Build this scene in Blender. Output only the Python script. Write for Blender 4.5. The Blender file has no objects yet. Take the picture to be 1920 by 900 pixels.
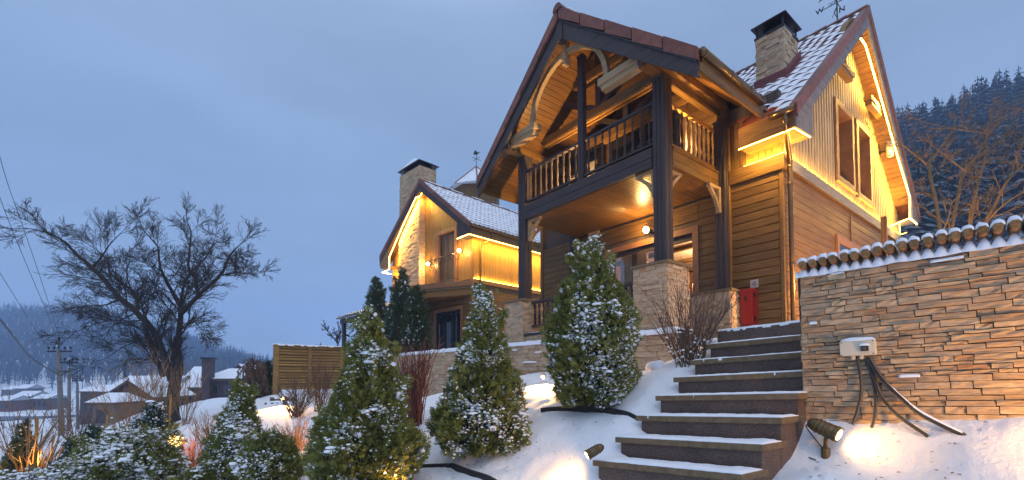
import bpy, math, random
import numpy as np
from mathutils import Vector, Matrix, noise
random.seed(11)
C = bpy.context.scene
COL = C.collection
PI = math.pi

# ------------------------------------------------------------------ camera
# world frame: x runs along the house side wall, y along its front, z up, eye at the origin
FPX, YAW, PITCH, CY = 865.878, 0.9034658, 0.0379262, 673.86
cd = bpy.data.cameras.new("camera"); cam = bpy.data.objects.new("camera", cd); COL.objects.link(cam)
cd.sensor_width = 36.0; cd.sensor_fit = 'HORIZONTAL'
cd.lens = FPX * 36.0 / 1920.0
cd.shift_x = 0.0; cd.shift_y = (CY - 450.0) / 1920.0
cd.clip_start = 0.05; cd.clip_end = 4000.0
cam.location = (0, 0, 0)
cam.rotation_euler = (PI / 2 + PITCH, 0, YAW - PI / 2)
C.camera = cam
_f = Vector((math.cos(YAW) * math.cos(PITCH), math.sin(YAW) * math.cos(PITCH), math.sin(PITCH)))
_r = Vector((math.sin(YAW), -math.cos(YAW), 0)); _u = _r.cross(_f)
def P(px, py, d):            # a point of the place, measured in the photograph, at its distance d
    return (_f + _r * ((px - 960) / FPX) - _u * ((py - CY) / FPX)) * d

# ------------------------------------------------------------------ light
SUN_EL, SUN_AZ = math.radians(35), math.radians(200)
w = bpy.data.worlds.new("World"); C.world = w; w.use_nodes = True
nt = w.node_tree; nt.nodes.clear()
def N(t, kind, **kw):
    n = t.nodes.new(kind)
    for k, v in kw.items(): setattr(n, k, v)
    return n
out = N(nt, 'ShaderNodeOutputWorld'); add = N(nt, 'ShaderNodeAddShader')
sky = N(nt, 'ShaderNodeTexSky'); sky.sky_type = 'NISHITA'; sky.sun_disc = False
sky.sun_elevation = SUN_EL; sky.sun_rotation = SUN_AZ
b1 = N(nt, 'ShaderNodeBackground'); b1.inputs[1].default_value = 0.006
b2 = N(nt, 'ShaderNodeBackground'); b2.inputs[1].default_value = 1.08
tc = N(nt, 'ShaderNodeTexCoord'); sep = N(nt, 'ShaderNodeSeparateXYZ')
ramp = N(nt, 'ShaderNodeValToRGB')
ramp.color_ramp.elements[0].position = 0.0; ramp.color_ramp.elements[0].color = (.225, .318, .492, 1)
ramp.color_ramp.elements[1].position = 1.0; ramp.color_ramp.elements[1].color = (.64, .71, .86, 1)
e = ramp.color_ramp.elements.new(.35); e.color = (.208, .305, .478, 1)
e = ramp.color_ramp.elements.new(.62); e.color = (.238, .335, .505, 1)
nz = N(nt, 'ShaderNodeTexNoise'); nz.inputs['Scale'].default_value = 2.1; nz.inputs['Detail'].default_value = 6; nz.inputs['Roughness'].default_value = .55
mp = N(nt, 'ShaderNodeMapping'); mp.inputs['Scale'].default_value = (1, 1, 2.8)
mr = N(nt, 'ShaderNodeMapRange'); mr.inputs[1].default_value = .3; mr.inputs[2].default_value = .7
mr.inputs[3].default_value = .89; mr.inputs[4].default_value = 1.11
mul = N(nt, 'ShaderNodeVectorMath', operation='SCALE')
L = nt.links.new
L(tc.outputs['Generated'], sep.inputs[0]); L(sep.outputs[2], ramp.inputs[0])
L(tc.outputs['Generated'], mp.inputs[0]); L(mp.outputs[0], nz.inputs['Vector']); L(nz.outputs[0], mr.inputs[0])
L(ramp.outputs[0], mul.inputs[0]); L(mr.outputs[0], mul.inputs['Scale'])
L(mul.outputs[0], b2.inputs[0]); L(sky.outputs[0], b1.inputs[0])
L(b1.outputs[0], add.inputs[0]); L(b2.outputs[0], add.inputs[1]); L(add.outputs[0], out.inputs[0])
sd = bpy.data.lights.new("sun", 'SUN'); sun = bpy.data.objects.new("sun", sd); COL.objects.link(sun)
sd.energy = .85; sd.angle = math.radians(70); sd.color = (.86, .91, 1.0)
sun.rotation_euler = (PI / 2 - SUN_EL, 0, PI - SUN_AZ)
vs = C.view_settings; vs.view_transform = 'Standard'; vs.look = 'None'; vs.exposure = 0.25; vs.gamma = 1.0
C.cycles.use_denoising = True
C.cycles.max_bounces = 6; C.cycles.diffuse_bounces = 3; C.cycles.glossy_bounces = 2
C.cycles.transmission_bounces = 4; C.cycles.transparent_max_bounces = 8; C.cycles.volume_bounces = 1
C.cycles.sample_clamp_indirect = 4.0
LED_C = (1.0, .58, .09); LED_S = 13.0
WARM = (1.0, .58, .18)

# ------------------------------------------------------------------ materials
def new_mat(name):
    m = bpy.data.materials.new(name); m.use_nodes = True
    t = m.node_tree; b = t.nodes['Principled BSDF']
    return m, t, b
def setc(b, c, rough=.6, metal=0., spec=.5):
    b.inputs['Base Color'].default_value = (*c, 1); b.inputs['Roughness'].default_value = rough
    b.inputs['Metallic'].default_value = metal; b.inputs['Specular IOR Level'].default_value = spec
def rnd_node(t, island):
    if island: return N(t, 'ShaderNodeNewGeometry').outputs['Random Per Island']
    return N(t, 'ShaderNodeObjectInfo').outputs['Random']
def pos_noise(t, scale, detail=4, rough=.6, sc=(1, 1, 1)):
    g = N(t, 'ShaderNodeNewGeometry'); m = N(t, 'ShaderNodeMapping'); m.inputs['Scale'].default_value = sc
    n = N(t, 'ShaderNodeTexNoise'); n.inputs['Scale'].default_value = scale
    n.inputs['Detail'].default_value = detail; n.inputs['Roughness'].default_value = rough
    t.links.new(g.outputs['Position'], m.inputs[0]); t.links.new(m.outputs[0], n.inputs['Vector'])
    return n
def rampn(t, cols):
    r = N(t, 'ShaderNodeValToRGB'); el = r.color_ramp.elements
    while len(el) > 1: el.remove(el[-1])
    el[0].position = cols[0][0]; el[0].color = (*cols[0][1], 1)
    for p, c in cols[1:]:
        k = el.new(p); k.color = (*c, 1)
    return r
def bump(t, b, src, strength, dist=.02):
    bp = N(t, 'ShaderNodeBump'); bp.inputs['Strength'].default_value = strength; bp.inputs['Distance'].default_value = dist
    t.links.new(src, bp.inputs['Height']); t.links.new(bp.outputs[0], b.inputs['Normal'])
def wood(name, dark, light, axis, rough=.55, island=False, var=.36, spec=.32):
    m, t, b = new_mat(name); setc(b, light, rough, 0, spec)
    sc = {'x': (1.2, 26, 26), 'y': (26, 1.2, 26), 'z': (26, 26, 1.2)}[axis]
    n = pos_noise(t, 1.6, 5, .65, sc)
    r = rampn(t, [(.32, dark), (.62, light)])
    t.links.new(n.outputs[0], r.inputs[0])
    n2 = pos_noise(t, .9, 3)
    h = N(t, 'ShaderNodeHueSaturation')
    mr = N(t, 'ShaderNodeMapRange'); mr.inputs[3].default_value = 1 - var; mr.inputs[4].default_value = 1 + var
    ad = N(t, 'ShaderNodeMath', operation='ADD'); ml = N(t, 'ShaderNodeMath', operation='MULTIPLY'); ml.inputs[1].default_value = .5
    t.links.new(rnd_node(t, island), ad.inputs[0]); t.links.new(n2.outputs[0], ad.inputs[1]); t.links.new(ad.outputs[0], ml.inputs[0])
    t.links.new(ml.outputs[0], mr.inputs[0]); t.links.new(mr.outputs[0], h.inputs['Value'])
    t.links.new(r.outputs[0], h.inputs['Color']); t.links.new(h.outputs[0], b.inputs['Base Color'])
    bump(t, b, n.outputs[0], .25, .01)
    return m
def stone(name, cols, island=False, rough=.85, bs=.4, nsc=16):
    m, t, b = new_mat(name); setc(b, (.3, .2, .12), rough, 0, .25)
    r = rampn(t, cols); r.color_ramp.interpolation = 'LINEAR'
    n = pos_noise(t, nsc, 6, .72, (.7, .7, 3.6)); n2 = pos_noise(t, 4.5, 3, .6, (1, 1, 3))
    ad = N(t, 'ShaderNodeMath', operation='MULTIPLY_ADD'); ad.inputs[1].default_value = .5
    s1 = N(t, 'ShaderNodeMath', operation='MULTIPLY'); s1.inputs[1].default_value = .62
    t.links.new(rnd_node(t, island), s1.inputs[0])
    t.links.new(n2.outputs[0], ad.inputs[0]); t.links.new(s1.outputs[0], ad.inputs[2]); t.links.new(ad.outputs[0], r.inputs[0])
    mx = N(t, 'ShaderNodeMix', data_type='RGBA', blend_type='MULTIPLY'); mx.inputs[0].default_value = .75
    r2 = rampn(t, [(.3, (.45, .42, .42)), (.6, (1.15, 1.1, 1.05))])
    t.links.new(n.outputs[0], r2.inputs[0]); t.links.new(r.outputs[0], mx.inputs[6]); t.links.new(r2.outputs[0], mx.inputs[7])
    t.links.new(mx.outputs[2], b.inputs['Base Color'])
    bump(t, b, n.outputs[0], bs, .012)
    return m
def plain(name, c, rough=.5, metal=0., spec=.5, nsc=0, nv=.2, bs=0, island=False, var=0):
    m, t, b = new_mat(name); setc(b, c, rough, metal, spec)
    if nsc:
        n = pos_noise(t, nsc, 5)
        r = rampn(t, [(.3, tuple(x * (1 - nv) for x in c)), (.7, tuple(min(1, x * (1 + nv)) for x in c))])
        t.links.new(n.outputs[0], r.inputs[0])
        src = r.outputs[0]
        if var:
            h = N(t, 'ShaderNodeHueSaturation'); mr = N(t, 'ShaderNodeMapRange')
            mr.inputs[3].default_value = 1 - var; mr.inputs[4].default_value = 1 + var
            t.links.new(rnd_node(t, island), mr.inputs[0]); t.links.new(mr.outputs[0], h.inputs['Value'])
            t.links.new(src, h.inputs['Color']); src = h.outputs[0]
        t.links.new(src, b.inputs['Base Color'])
        if bs: bump(t, b, n.outputs[0], bs, .02)
    return m
def emis(name, c, s):
    m, t, b = new_mat(name); setc(b, (.8, .7, .5), .4)
    b.inputs['Emission Color'].default_value = (*c, 1); b.inputs['Emission Strength'].default_value = s
    return m
def leafmat(name, cols, rough=.7):
    m, t, b = new_mat(name); setc(b, cols[0], rough, 0, .2)
    r = rampn(t, [(i / max(1, len(cols) - 1), c) for i, c in enumerate(cols)])
    g = N(t, 'ShaderNodeNewGeometry'); n = pos_noise(t, 3.2, 2)
    a = N(t, 'ShaderNodeMath', operation='MULTIPLY_ADD'); a.inputs[1].default_value = .55
    s = N(t, 'ShaderNodeMath', operation='MULTIPLY_ADD'); s.inputs[1].default_value = .9; s.inputs[2].default_value = -.2
    t.links.new(n.outputs[0], s.inputs[0]); t.links.new(g.outputs['Random Per Island'], a.inputs[0]); t.links.new(s.outputs[0], a.inputs[2])
    t.links.new(a.outputs[0], r.inputs[0]); t.links.new(r.outputs[0], b.inputs['Base Color'])
    return m

M = {}
SID_D, SID_L = (.082, .040, .011), (.195, .104, .028)
for ax in 'xyz':
    M['siding_' + ax] = wood('siding_' + ax, SID_D, SID_L, ax, .5)
    M['dark_' + ax] = wood('dark_stained_wood_' + ax, (.030, .021, .020), (.068, .050, .047), ax, .55, var=.12)
    M['pale_' + ax] = wood('pale_timber_' + ax, (.25, .155, .075), (.40, .275, .145), ax, .6, var=.1)
    M['honey_' + ax] = wood('honey_wood_' + ax, (.15, .070, .017), (.30, .155, .042), ax, .45)
    M['grey_' + ax] = wood('weathered_grey_wood_' + ax, (.10, .095, .10), (.23, .21, .20), ax, .7, var=.12)
M['boards'] = wood('weathered_boards', (.26, .18, .09), (.50, .38, .23), 'z', .6, var=.22)
M['soffit'] = wood('soffit_boards', (.085, .038, .010), (.195, .094, .026), 'x', .36, var=.25, spec=.45)
M['fence'] = wood('fence_wood', (.17, .09, .022), (.36, .21, .06), 'x', .6)
M['trim'] = plain('brown_window_trim', (.23, .105, .040), .5, nsc=6, nv=.2)
M['snow'] = plain('snow', (.84, .86, .90), .75, 0, .25, nsc=9, nv=.05, bs=.25)
M['snow_ground'] = None
M['tile'] = plain('red_brown_roof_tile', (.185, .058, .032), .5, nsc=7, nv=.35, bs=.2, var=.2)
M['flash'] = plain('maroon_sheet_metal', (.15, .030, .030), .45, nsc=4, nv=.15)
M['gutter'] = plain('brown_gutter_metal', (.16, .10, .045), .28, .75, .6, nsc=3, nv=.15)
M['black'] = plain('black_metal', (.012, .012, .014), .4, .3, .5)
M['chimcap'] = plain('chimney_cap_metal', (.035, .022, .028), .35, .4)
M['iron'] = plain('wrought_iron', (.015, .014, .013), .45, .4)
M['glassdark'] = plain('dark_window_glass', (.012, .014, .02), .06, 0, .8)
M['riser'] = None
M['slab'] = plain('brown_concrete_slab', (.17, .112, .055), .75, nsc=22, nv=.3, bs=.2)
LEDGER = [(.06, (.22, .155, .10)), (.26, (.345, .25, .16)), (.42, (.47, .355, .235)), (.56, (.39, .275, .175)), (.70, (.53, .41, .27)), (.84, (.42, .28, .165)), (.97, (.42, .215, .10))]
M['ledger'] = stone('ledger_stone', LEDGER)
M['ledger_i'] = stone('ledger_stone_cladding', [(p, tuple(min(1, x * 1.15) for x in c)) for p, c in LEDGER], True)
M['mortar'] = plain('recessed_mortar', (.05, .04, .032), .95, nsc=20)
M['led'] = emis('led_strip', LED_C, LED_S)
M['led_dim'] = emis('led_strip_small', LED_C, 9.0)
M['bulb'] = emis('lamp_glow', (1, .66, .3), 40.)
M['bulb_small'] = emis('small_lamp_glow', (1, .7, .38), 25.)
M['red'] = plain('red_plastic', (.30, .015, .010), .35, 0, .5, nsc=2, nv=.08)
M['beige'] = plain('beige_plastic', (.62, .54, .40), .5, nsc=5, nv=.06)
M['cable'] = plain('grey_cable', (.09, .08, .07), .6, nsc=20, nv=.2)
M['greyplate'] = plain('grey_plate', (.42, .40, .36), .5)
M['bronze'] = plain('bronze_painted_metal', (.12, .078, .028), .38, .4, .6, nsc=20, nv=.2)
M['bark'] = plain('dark_bark', (.030, .024, .022), .9, nsc=14, nv=.4, bs=.6)
M['twig_red'] = plain('red_brown_twigs', (.13, .042, .030), .7, nsc=9, nv=.3)
M['twig_tan'] = plain('tan_twigs', (.24, .125, .045), .7, nsc=9, nv=.3)
M['twig_brown'] = plain('brown_twigs', (.105, .055, .035), .75, nsc=9, nv=.3)
M['stem_green'] = plain('olive_bark_stems', (.15, .095, .038), .7, nsc=12, nv=.35)
M['foliage'] = leafmat('juniper_foliage', [(.045, .060, .016), (.115, .135, .030), (.20, .205, .050), (.26, .24, .065)])
M['foliage_dark'] = leafmat('thuja_foliage', [(.016, .032, .014), (.036, .060, .022), (.065, .09, .03)])
M['foliage_blue'] = leafmat('spruce_foliage', [(.024, .044, .034), (.050, .082, .062), (.10, .13, .10)])
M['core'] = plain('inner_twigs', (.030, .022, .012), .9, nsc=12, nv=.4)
M['conc'] = plain('concrete_pole', (.16, .14, .125), .85, nsc=4, nv=.2)
M['edging'] = plain('black_garden_edging', (.018, .016, .018), .6, nsc=10, nv=.2)
M['plaster'] = plain('warm_plaster', (.62, .50, .36), .8, nsc=3, nv=.05)
M['curtain'] = plain('cream_curtain', (.55, .45, .32), .9, nsc=3, nv=.1)
M['curtain_g'] = plain('grey_curtain', (.09, .075, .07), .9)
M['river'] = plain('river_water', (.05, .065, .09), .25, 0, .5, nsc=.5, nv=.2)
M['farbrown'] = wood('far_house_boards', (.06, .04, .033), (.12, .085, .065), 'z', .8, var=.15)
M['fargrey'] = stone('far_house_stone', [(.1, (.10, .085, .075)), (.5, (.17, .14, .12)), (.9, (.22, .18, .15))], False, .9, .3, 3)
M['farmaroon'] = plain('far_maroon_cladding', (.045, .022, .028), .6, nsc=2)
M['brick'] = plain('far_brick', (.15, .05, .035), .85, nsc=3, nv=.3)
def mk_glass():
    m, t, b = new_mat('window_glass'); setc(b, (.9, .92, .95), .02, 0, .6)
    tr = N(t, 'ShaderNodeBsdfTransparent'); gl = N(t, 'ShaderNodeBsdfGlossy'); gl.inputs['Roughness'].default_value = .03
    mx = N(t, 'ShaderNodeMixShader'); fr = N(t, 'ShaderNodeFresnel'); fr.inputs[0].default_value = 1.5
    t.links.new(fr.outputs[0], mx.inputs[0]); t.links.new(tr.outputs[0], mx.inputs[1]); t.links.new(gl.outputs[0], mx.inputs[2])
    t.links.new(mx.outputs[0], t.nodes['Material Output'].inputs[0]); return m
M['glass'] = mk_glass()
def mk_riser():
    m, t, b = new_mat('speckled_granite_riser'); setc(b, (.06, .045, .045), .6, 0, .4)
    n = pos_noise(t, 150, 2, .5); n2 = pos_noise(t, 5, 3)
    r = rampn(t, [(.34, (.055, .037, .030)), (.5, (.125, .082, .062)), (.66, (.20, .142, .112))])
    t.links.new(n.outputs[0], r.inputs[0])
    mx = N(t, 'ShaderNodeMix', data_type='RGBA', blend_type='MULTIPLY'); mx.inputs[0].default_value = .6
    r2 = rampn(t, [(.3, (.55, .5, .5)), (.7, (1.1, 1.05, 1.0))]); t.links.new(n2.outputs[0], r2.inputs[0])
    t.links.new(r.outputs[0], mx.inputs[6]); t.links.new(r2.outputs[0], mx.inputs[7]); t.links.new(mx.outputs[2], b.inputs['Base Color'])
    bump(t, b, n.outputs[0], .2, .004); return m
M['riser'] = mk_riser()
def mk_snowground():
    m, t, b = new_mat('snow_covered_ground'); setc(b, (.83, .85, .89), .7, 0, .25)
    n1 = pos_noise(t, 1.6, 6, .6); n2 = pos_noise(t, 24, 6, .75)
    r = rampn(t, [(.28, (.66, .67, .69)), (.42, (.83, .85, .88)), (.7, (.87, .88, .91))]); t.links.new(n1.outputs[0], r.inputs[0])
    n3 = pos_noise(t, 6.5, 6, .72); r3 = rampn(t, [(.70, (1, 1, 1)), (.77, (.30, .25, .19))]); t.links.new(n3.outputs[0], r3.inputs[0])
    mx = N(t, 'ShaderNodeMix', data_type='RGBA', blend_type='MULTIPLY'); mx.inputs[0].default_value = 1
    t.links.new(r.outputs[0], mx.inputs[6]); t.links.new(r3.outputs[0], mx.inputs[7]); t.links.new(mx.outputs[2], b.inputs['Base Color'])
    ad = N(t, 'ShaderNodeMath', operation='MULTIPLY_ADD'); ad.inputs[1].default_value = 3.0
    t.links.new(n1.outputs[0], ad.inputs[0]); t.links.new(n2.outputs[0], ad.inputs[2])
    bump(t, b, ad.outputs[0], .55, .03); return m
M['snow_ground'] = mk_snowground()
def mk_forestmat(name, c, lo, hi, frost=(.55, .58, .63), nsc=1.3):
    m, t, b = new_mat(name); setc(b, c, .9, 0, .1)
    g = N(t, 'ShaderNodeNewGeometry'); sp = N(t, 'ShaderNodeSeparateXYZ'); n = pos_noise(t, nsc, 4, .75)
    a = N(t, 'ShaderNodeMath', operation='MULTIPLY_ADD'); a.inputs[1].default_value = .55
    t.links.new(g.outputs['Normal'], sp.inputs[0]); t.links.new(sp.outputs[2], a.inputs[0]); t.links.new(n.outputs[0], a.inputs[2])
    r = rampn(t, [(lo, c), (hi, frost)])
    t.links.new(a.outputs[0], r.inputs[0]); t.links.new(r.outputs[0], b.inputs['Base Color']); return m
M['spruce_far'] = mk_forestmat('frosted_spruce', (.012, .019, .021), .80, 1.4, (.22, .25, .29), 3.2)
M['bare_far'] = mk_forestmat('frosted_bare_wood', (.045, .047, .055), .95, 1.5, (.42, .45, .52))

# ------------------------------------------------------------------ builders
WM = {}
def tagd(o, label=None, cat=None, group=None, kind=None):
    if label: o['label'] = label
    if cat: o['category'] = cat
    if group: o['group'] = group
    if kind: o['kind'] = kind
    return o
def thing(name, label, cat, loc=(0, 0, 0), rot=0., group=None):
    o = bpy.data.objects.new(name, None); COL.objects.link(o); o.empty_display_size = .2
    o.location = loc; o.rotation_euler = (0, 0, rot)
    WM[o] = Matrix.Translation(Vector(loc)) @ Matrix.Rotation(rot, 4, 'Z')
    return tagd(o, label, cat, group)
ID = Matrix.Identity(4)
def put(name, me, parent=None, mw=ID, **kw):      # one object; mw is its place in the world
    o = bpy.data.objects.new(name, me); COL.objects.link(o)
    if parent is not None:
        o.parent = parent; o.matrix_parent_inverse = WM[parent].inverted()
    o.matrix_basis = mw; WM[o] = mw.copy()
    return tagd(o, **kw) if kw else o
class MB:
    def __init__(s): s.V = []; s.F = []; s.I = []
    def add(s, V, F, mi=0):
        o = len(s.V); s.V += [tuple(v) for v in V]; s.F += [tuple(i + o for i in f) for f in F]; s.I += [mi] * len(F); return s
    def box(s, a, b, mi=0):
        x0, y0, z0 = [min(p, q) for p, q in zip(a, b)]; x1, y1, z1 = [max(p, q) for p, q in zip(a, b)]
        V = [(x0, y0, z0), (x1, y0, z0), (x1, y1, z0), (x0, y1, z0), (x0, y0, z1), (x1, y0, z1), (x1, y1, z1), (x0, y1, z1)]
        return s.add(V, [(0, 3, 2, 1), (4, 5, 6, 7), (0, 1, 5, 4), (1, 2, 6, 5), (2, 3, 7, 6), (3, 0, 4, 7)], mi)
    def hexa(s, V, mi=0):        # eight corners, bottom ring then top ring
        return s.add(V, [(0, 3, 2, 1), (4, 5, 6, 7), (0, 1, 5, 4), (1, 2, 6, 5), (2, 3, 7, 6), (3, 0, 4, 7)], mi)
    def beam(s, a, b, wd, ht, mi=0, up=(0, 0, 1)):
        a, b = Vector(a), Vector(b); d = (b - a).normalized(); sd_ = d.cross(Vector(up))
        if sd_.length < 1e-4: sd_ = Vector((1, 0, 0))
        sd_.normalize(); u2 = sd_.cross(d); sd_ *= wd / 2; u2 *= ht / 2
        return s.hexa([a - sd_ - u2, b - sd_ - u2, b + sd_ - u2, a + sd_ - u2, a - sd_ + u2, b - sd_ + u2, b + sd_ + u2, a + sd_ + u2], mi)
    def prism(s, poly, v, mi=0):       # polygon swept along v
        n = len(poly); v = Vector(v); A = [Vector(p) for p in poly]
        V = A + [p + v for p in A]
        F = [tuple(range(n))[::-1], tuple(range(n, 2 * n))] + [(i, (i + 1) % n, n + (i + 1) % n, n + i) for i in range(n)]
        return s.add(V, F, mi)
    def tube(s, pts, rad, n=6, mi=0, cap=True):
        pts = [Vector(p) for p in pts]; k = len(pts)
        rad = rad if isinstance(rad, (list, tuple)) else [rad] * k
        o = len(s.V); prev = None
        for i, p in enumerate(pts):
            d = (pts[min(i + 1, k - 1)] - pts[max(i - 1, 0)])
            d = d.normalized() if d.length > 1e-9 else Vector((0, 0, 1))
            if prev is None:
                a = d.orthogonal().normalized()
            else:
                a = prev - d * prev.dot(d); a = a.normalized() if a.length > 1e-6 else d.orthogonal().normalized()
            prev = a; b = d.cross(a)
            for j in range(n):
                t = 2 * PI * j / n; s.V.append(tuple(p + (a * math.cos(t) + b * math.sin(t)) * rad[i]))
        for i in range(k - 1):
            for j in range(n):
                j2 = (j + 1) % n
                s.F.append((o + i * n + j, o + i * n + j2, o + (i + 1) * n + j2, o + (i + 1) * n + j)); s.I.append(mi)
        if cap:
            s.F.append(tuple(o + j for j in range(n))[::-1]); s.I.append(mi)
            s.F.append(tuple(o + (k - 1) * n + j for j in range(n))); s.I.append(mi)
        return s
    def lathe(s, base, prof, n=10, mi=0, axis=(0, 0, 1)):     # prof: (radius, distance along axis)
        ax = Vector(axis).normalized(); b = Vector(base)
        return s.tube_r(b, ax, prof, n, mi)
    def tube_r(s, b, ax, prof, n, mi):
        a = ax.orthogonal().normalized(); c = ax.cross(a); o = len(s.V); k = len(prof)
        for r, h in prof:
            for j in range(n):
                t = 2 * PI * (j + .5) / n; s.V.append(tuple(b + ax * h + (a * math.cos(t) + c * math.sin(t)) * r))
        for i in range(k - 1):
            for j in range(n):
                j2 = (j + 1) % n; s.F.append((o + i * n + j, o + i * n + j2, o + (i + 1) * n + j2, o + (i + 1) * n + j)); s.I.append(mi)
        s.F.append(tuple(o + j for j in range(n))[::-1]); s.I.append(mi)
        s.F.append(tuple(o + (k - 1) * n + j for j in range(n))); s.I.append(mi)
        return s
    def mesh(s, name, mats, smooth=False):
        me = bpy.data.meshes.new(name); me.from_pydata(s.V, [], s.F)
        for m in (mats if isinstance(mats, (list, tuple)) else [mats]): me.materials.append(m)
        me.polygons.foreach_set('material_index', s.I)
        if smooth: me.polygons.foreach_set('use_smooth', [True] * len(s.F))
        me.update(); return me
    def obj(s, name, mats, parent=None, mw=ID, smooth=False, **kw):
        return put(name, s.mesh(name, mats, smooth), parent, mw, **kw)
def T(x, y, z): return Matrix.Translation((x, y, z))
_cache = {}
def plank_mesh(dx, dy, dz, mat, bev=.006):
    key = (round(dx, 3), round(dy, 3), round(dz, 3), mat.name, bev)
    if key in _cache: return _cache[key]
    b = min(bev, dx / 3, dy / 3, dz / 3); x, y, z = dx / 2, dy / 2, dz / 2; m = MB()
    V = []
    for sz in (-1, 1):      # chamfer all long edges: 3 verts per corner
        for sx, sy in ((-1, -1), (1, -1), (1, 1), (-1, 1)):
            V += [(sx * (x - b), sy * (y - b), sz * z), (sx * x, sy * (y - b), sz * (z - b)), (sx * (x - b), sy * y, sz * (z - b))]
    F = [(0, 9, 6, 3), (12, 15, 18, 21)]
    def c(k, i): return (k % 8) * 3 + i
    for a0, a1, fi in ((0, 1, 2), (1, 2, 1), (2, 3, 2), (3, 0, 1)):
        lo = (c(a0, fi), c(a1, fi)); hi = (c(a1 + 4, fi), c(a0 + 4, fi)); F.append(lo + hi)
        F.append((c(a0, 0), c(a1, 0), c(a1, fi), c(a0, fi))); F.append((c(a1 + 4, 0), c(a0 + 4, 0), c(a0 + 4, fi), c(a1 + 4, fi)))
    for k in range(4):
        F.append((c(k, 1), c(k, 2), c(k + 4, 2), c(k + 4, 1)) if k % 2 == 0 else (c(k, 2), c(k, 1), c(k + 4, 1), c(k + 4, 2)))
        F.append((c(k, 0), c(k, 1), c(k, 2))); F.append((c(k + 4, 0), c(k + 4, 2), c(k + 4, 1)))
    m.add(V, F); _cache[key] = m.mesh('plank', mat); return _cache[key]
def plank(name, a, b, mat, parent, mw=ID, bev=.006):
    ce = [(p + q) / 2 for p, q in zip(a, b)]; d = [abs(q - p) for p, q in zip(a, b)]
    return put(name, plank_mesh(*d, mat, bev), parent, mw @ T(*ce))
# ---- ledger stone
def stone_unit(seed, mat):
    rr = random.Random(seed); m = MB(); nx, nz = 4, 3      # front faces -x, unit box, y along, z up
    V = []
    for k in range(nz):
        for i in range(nx):
            edge = i in (0, nx - 1) or k in (0, nz - 1)
            V.append((-.5 + (rr.uniform(.0, .22) if edge else rr.uniform(0, .30)), -.5 + i / (nx - 1) + (rr.uniform(-.06, .06) if 0 < i < nx - 1 else 0), -.5 + k / (nz - 1) + (rr.uniform(-.05, .05) if 0 < i < nx - 1 and 0 < k < nz - 1 else 0)))
    F = []
    for k in range(nz - 1):
        for i in range(nx - 1):
            a = k * nx + i; F.append((a, a + nx, a + nx + 1, a + 1))
    o = len(V); V += [(.5, -.5, -.5), (.5, .5, -.5), (.5, .5, .5), (.5, -.5, .5)]
    F += [tuple(range(nx)) + (o + 1, o), tuple(range((nz - 1) * nx, nz * nx))[::-1] + (o + 3, o + 2)]
    F += [tuple(k * nx for k in range(nz))[::-1] + (o, o + 3), tuple(k * nx + nx - 1 for k in range(nz)) + (o + 2, o + 1)]
    m.add(V, F); return m.mesh('stone', mat)
STONES = [stone_unit(i, M['ledger']) for i in range(14)]
def ledger_layout(Lw, H, ch, ln, rr):
    z = 0.; res = []
    while z < H - .01:
        h = min(rr.uniform(*ch), H - z); y = -rr.uniform(0, ln[0])
        if H - z - h < ch[0] * .5: h = H - z
        while y < Lw:
            l = rr.uniform(*ln); a, b = max(0, y), min(Lw, y + l)
            if Lw - b < ln[0] * .4: b = Lw; l = 99
            if b - a > .015: res.append((a, b, z, z + h))
            y += l
        z += h
    return res
def ledger_objs(parent, mw, Lw, H, seed, ch=(.045, .075), ln=(.09, .28), dep=(.012, .04), top=None, skip=None):
    rr = random.Random(seed)       # wall face is local x=0, running along +y
    for a, b, z0, z1 in ledger_layout(Lw, H, ch, ln, rr):
        if skip and skip(a, b, z0, z1): continue
        d = rr.uniform(*dep); g = .0045
        put('stone', rr.choice(STONES), parent, mw @ T(.02 - d / 2, (a + b) / 2, (z0 + z1) / 2) @ Matrix.Diagonal((d + .04, b - a - g, z1 - z0 - g, 1)))
def ledger_mesh(m, fr, Lw, H, seed, ch, ln, dep, mi=0):      # same stones, joined; fr(x,y,z)->point
    rr = random.Random(seed)
    for a, b, z0, z1 in ledger_layout(Lw, H, ch, ln, rr):
        d = rr.uniform(*dep); g = .0025; j = lambda: rr.uniform(-.3, .3) * d
        V = [(.03, a, z0), (.03, b - g, z0), (.03, b - g, z1 - g), (.03, a, z1 - g), (-d + j(), a, z0), (-d + j(), b - g, z0), (-d + j(), b - g, z1 - g), (-d + j(), a, z1 - g)]
        V += [(-d * 1.2, (a + b) / 2, (z0 + z1) / 2 + rr.uniform(-.2, .2) * (z1 - z0))]
        m.add([fr(*v) for v in V], [(4, 8, 5), (5, 8, 6), (6, 8, 7), (7, 8, 4), (0, 4, 5, 1), (1, 5, 6, 2), (2, 6, 7, 3), (3, 7, 4, 0)], mi)
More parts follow.
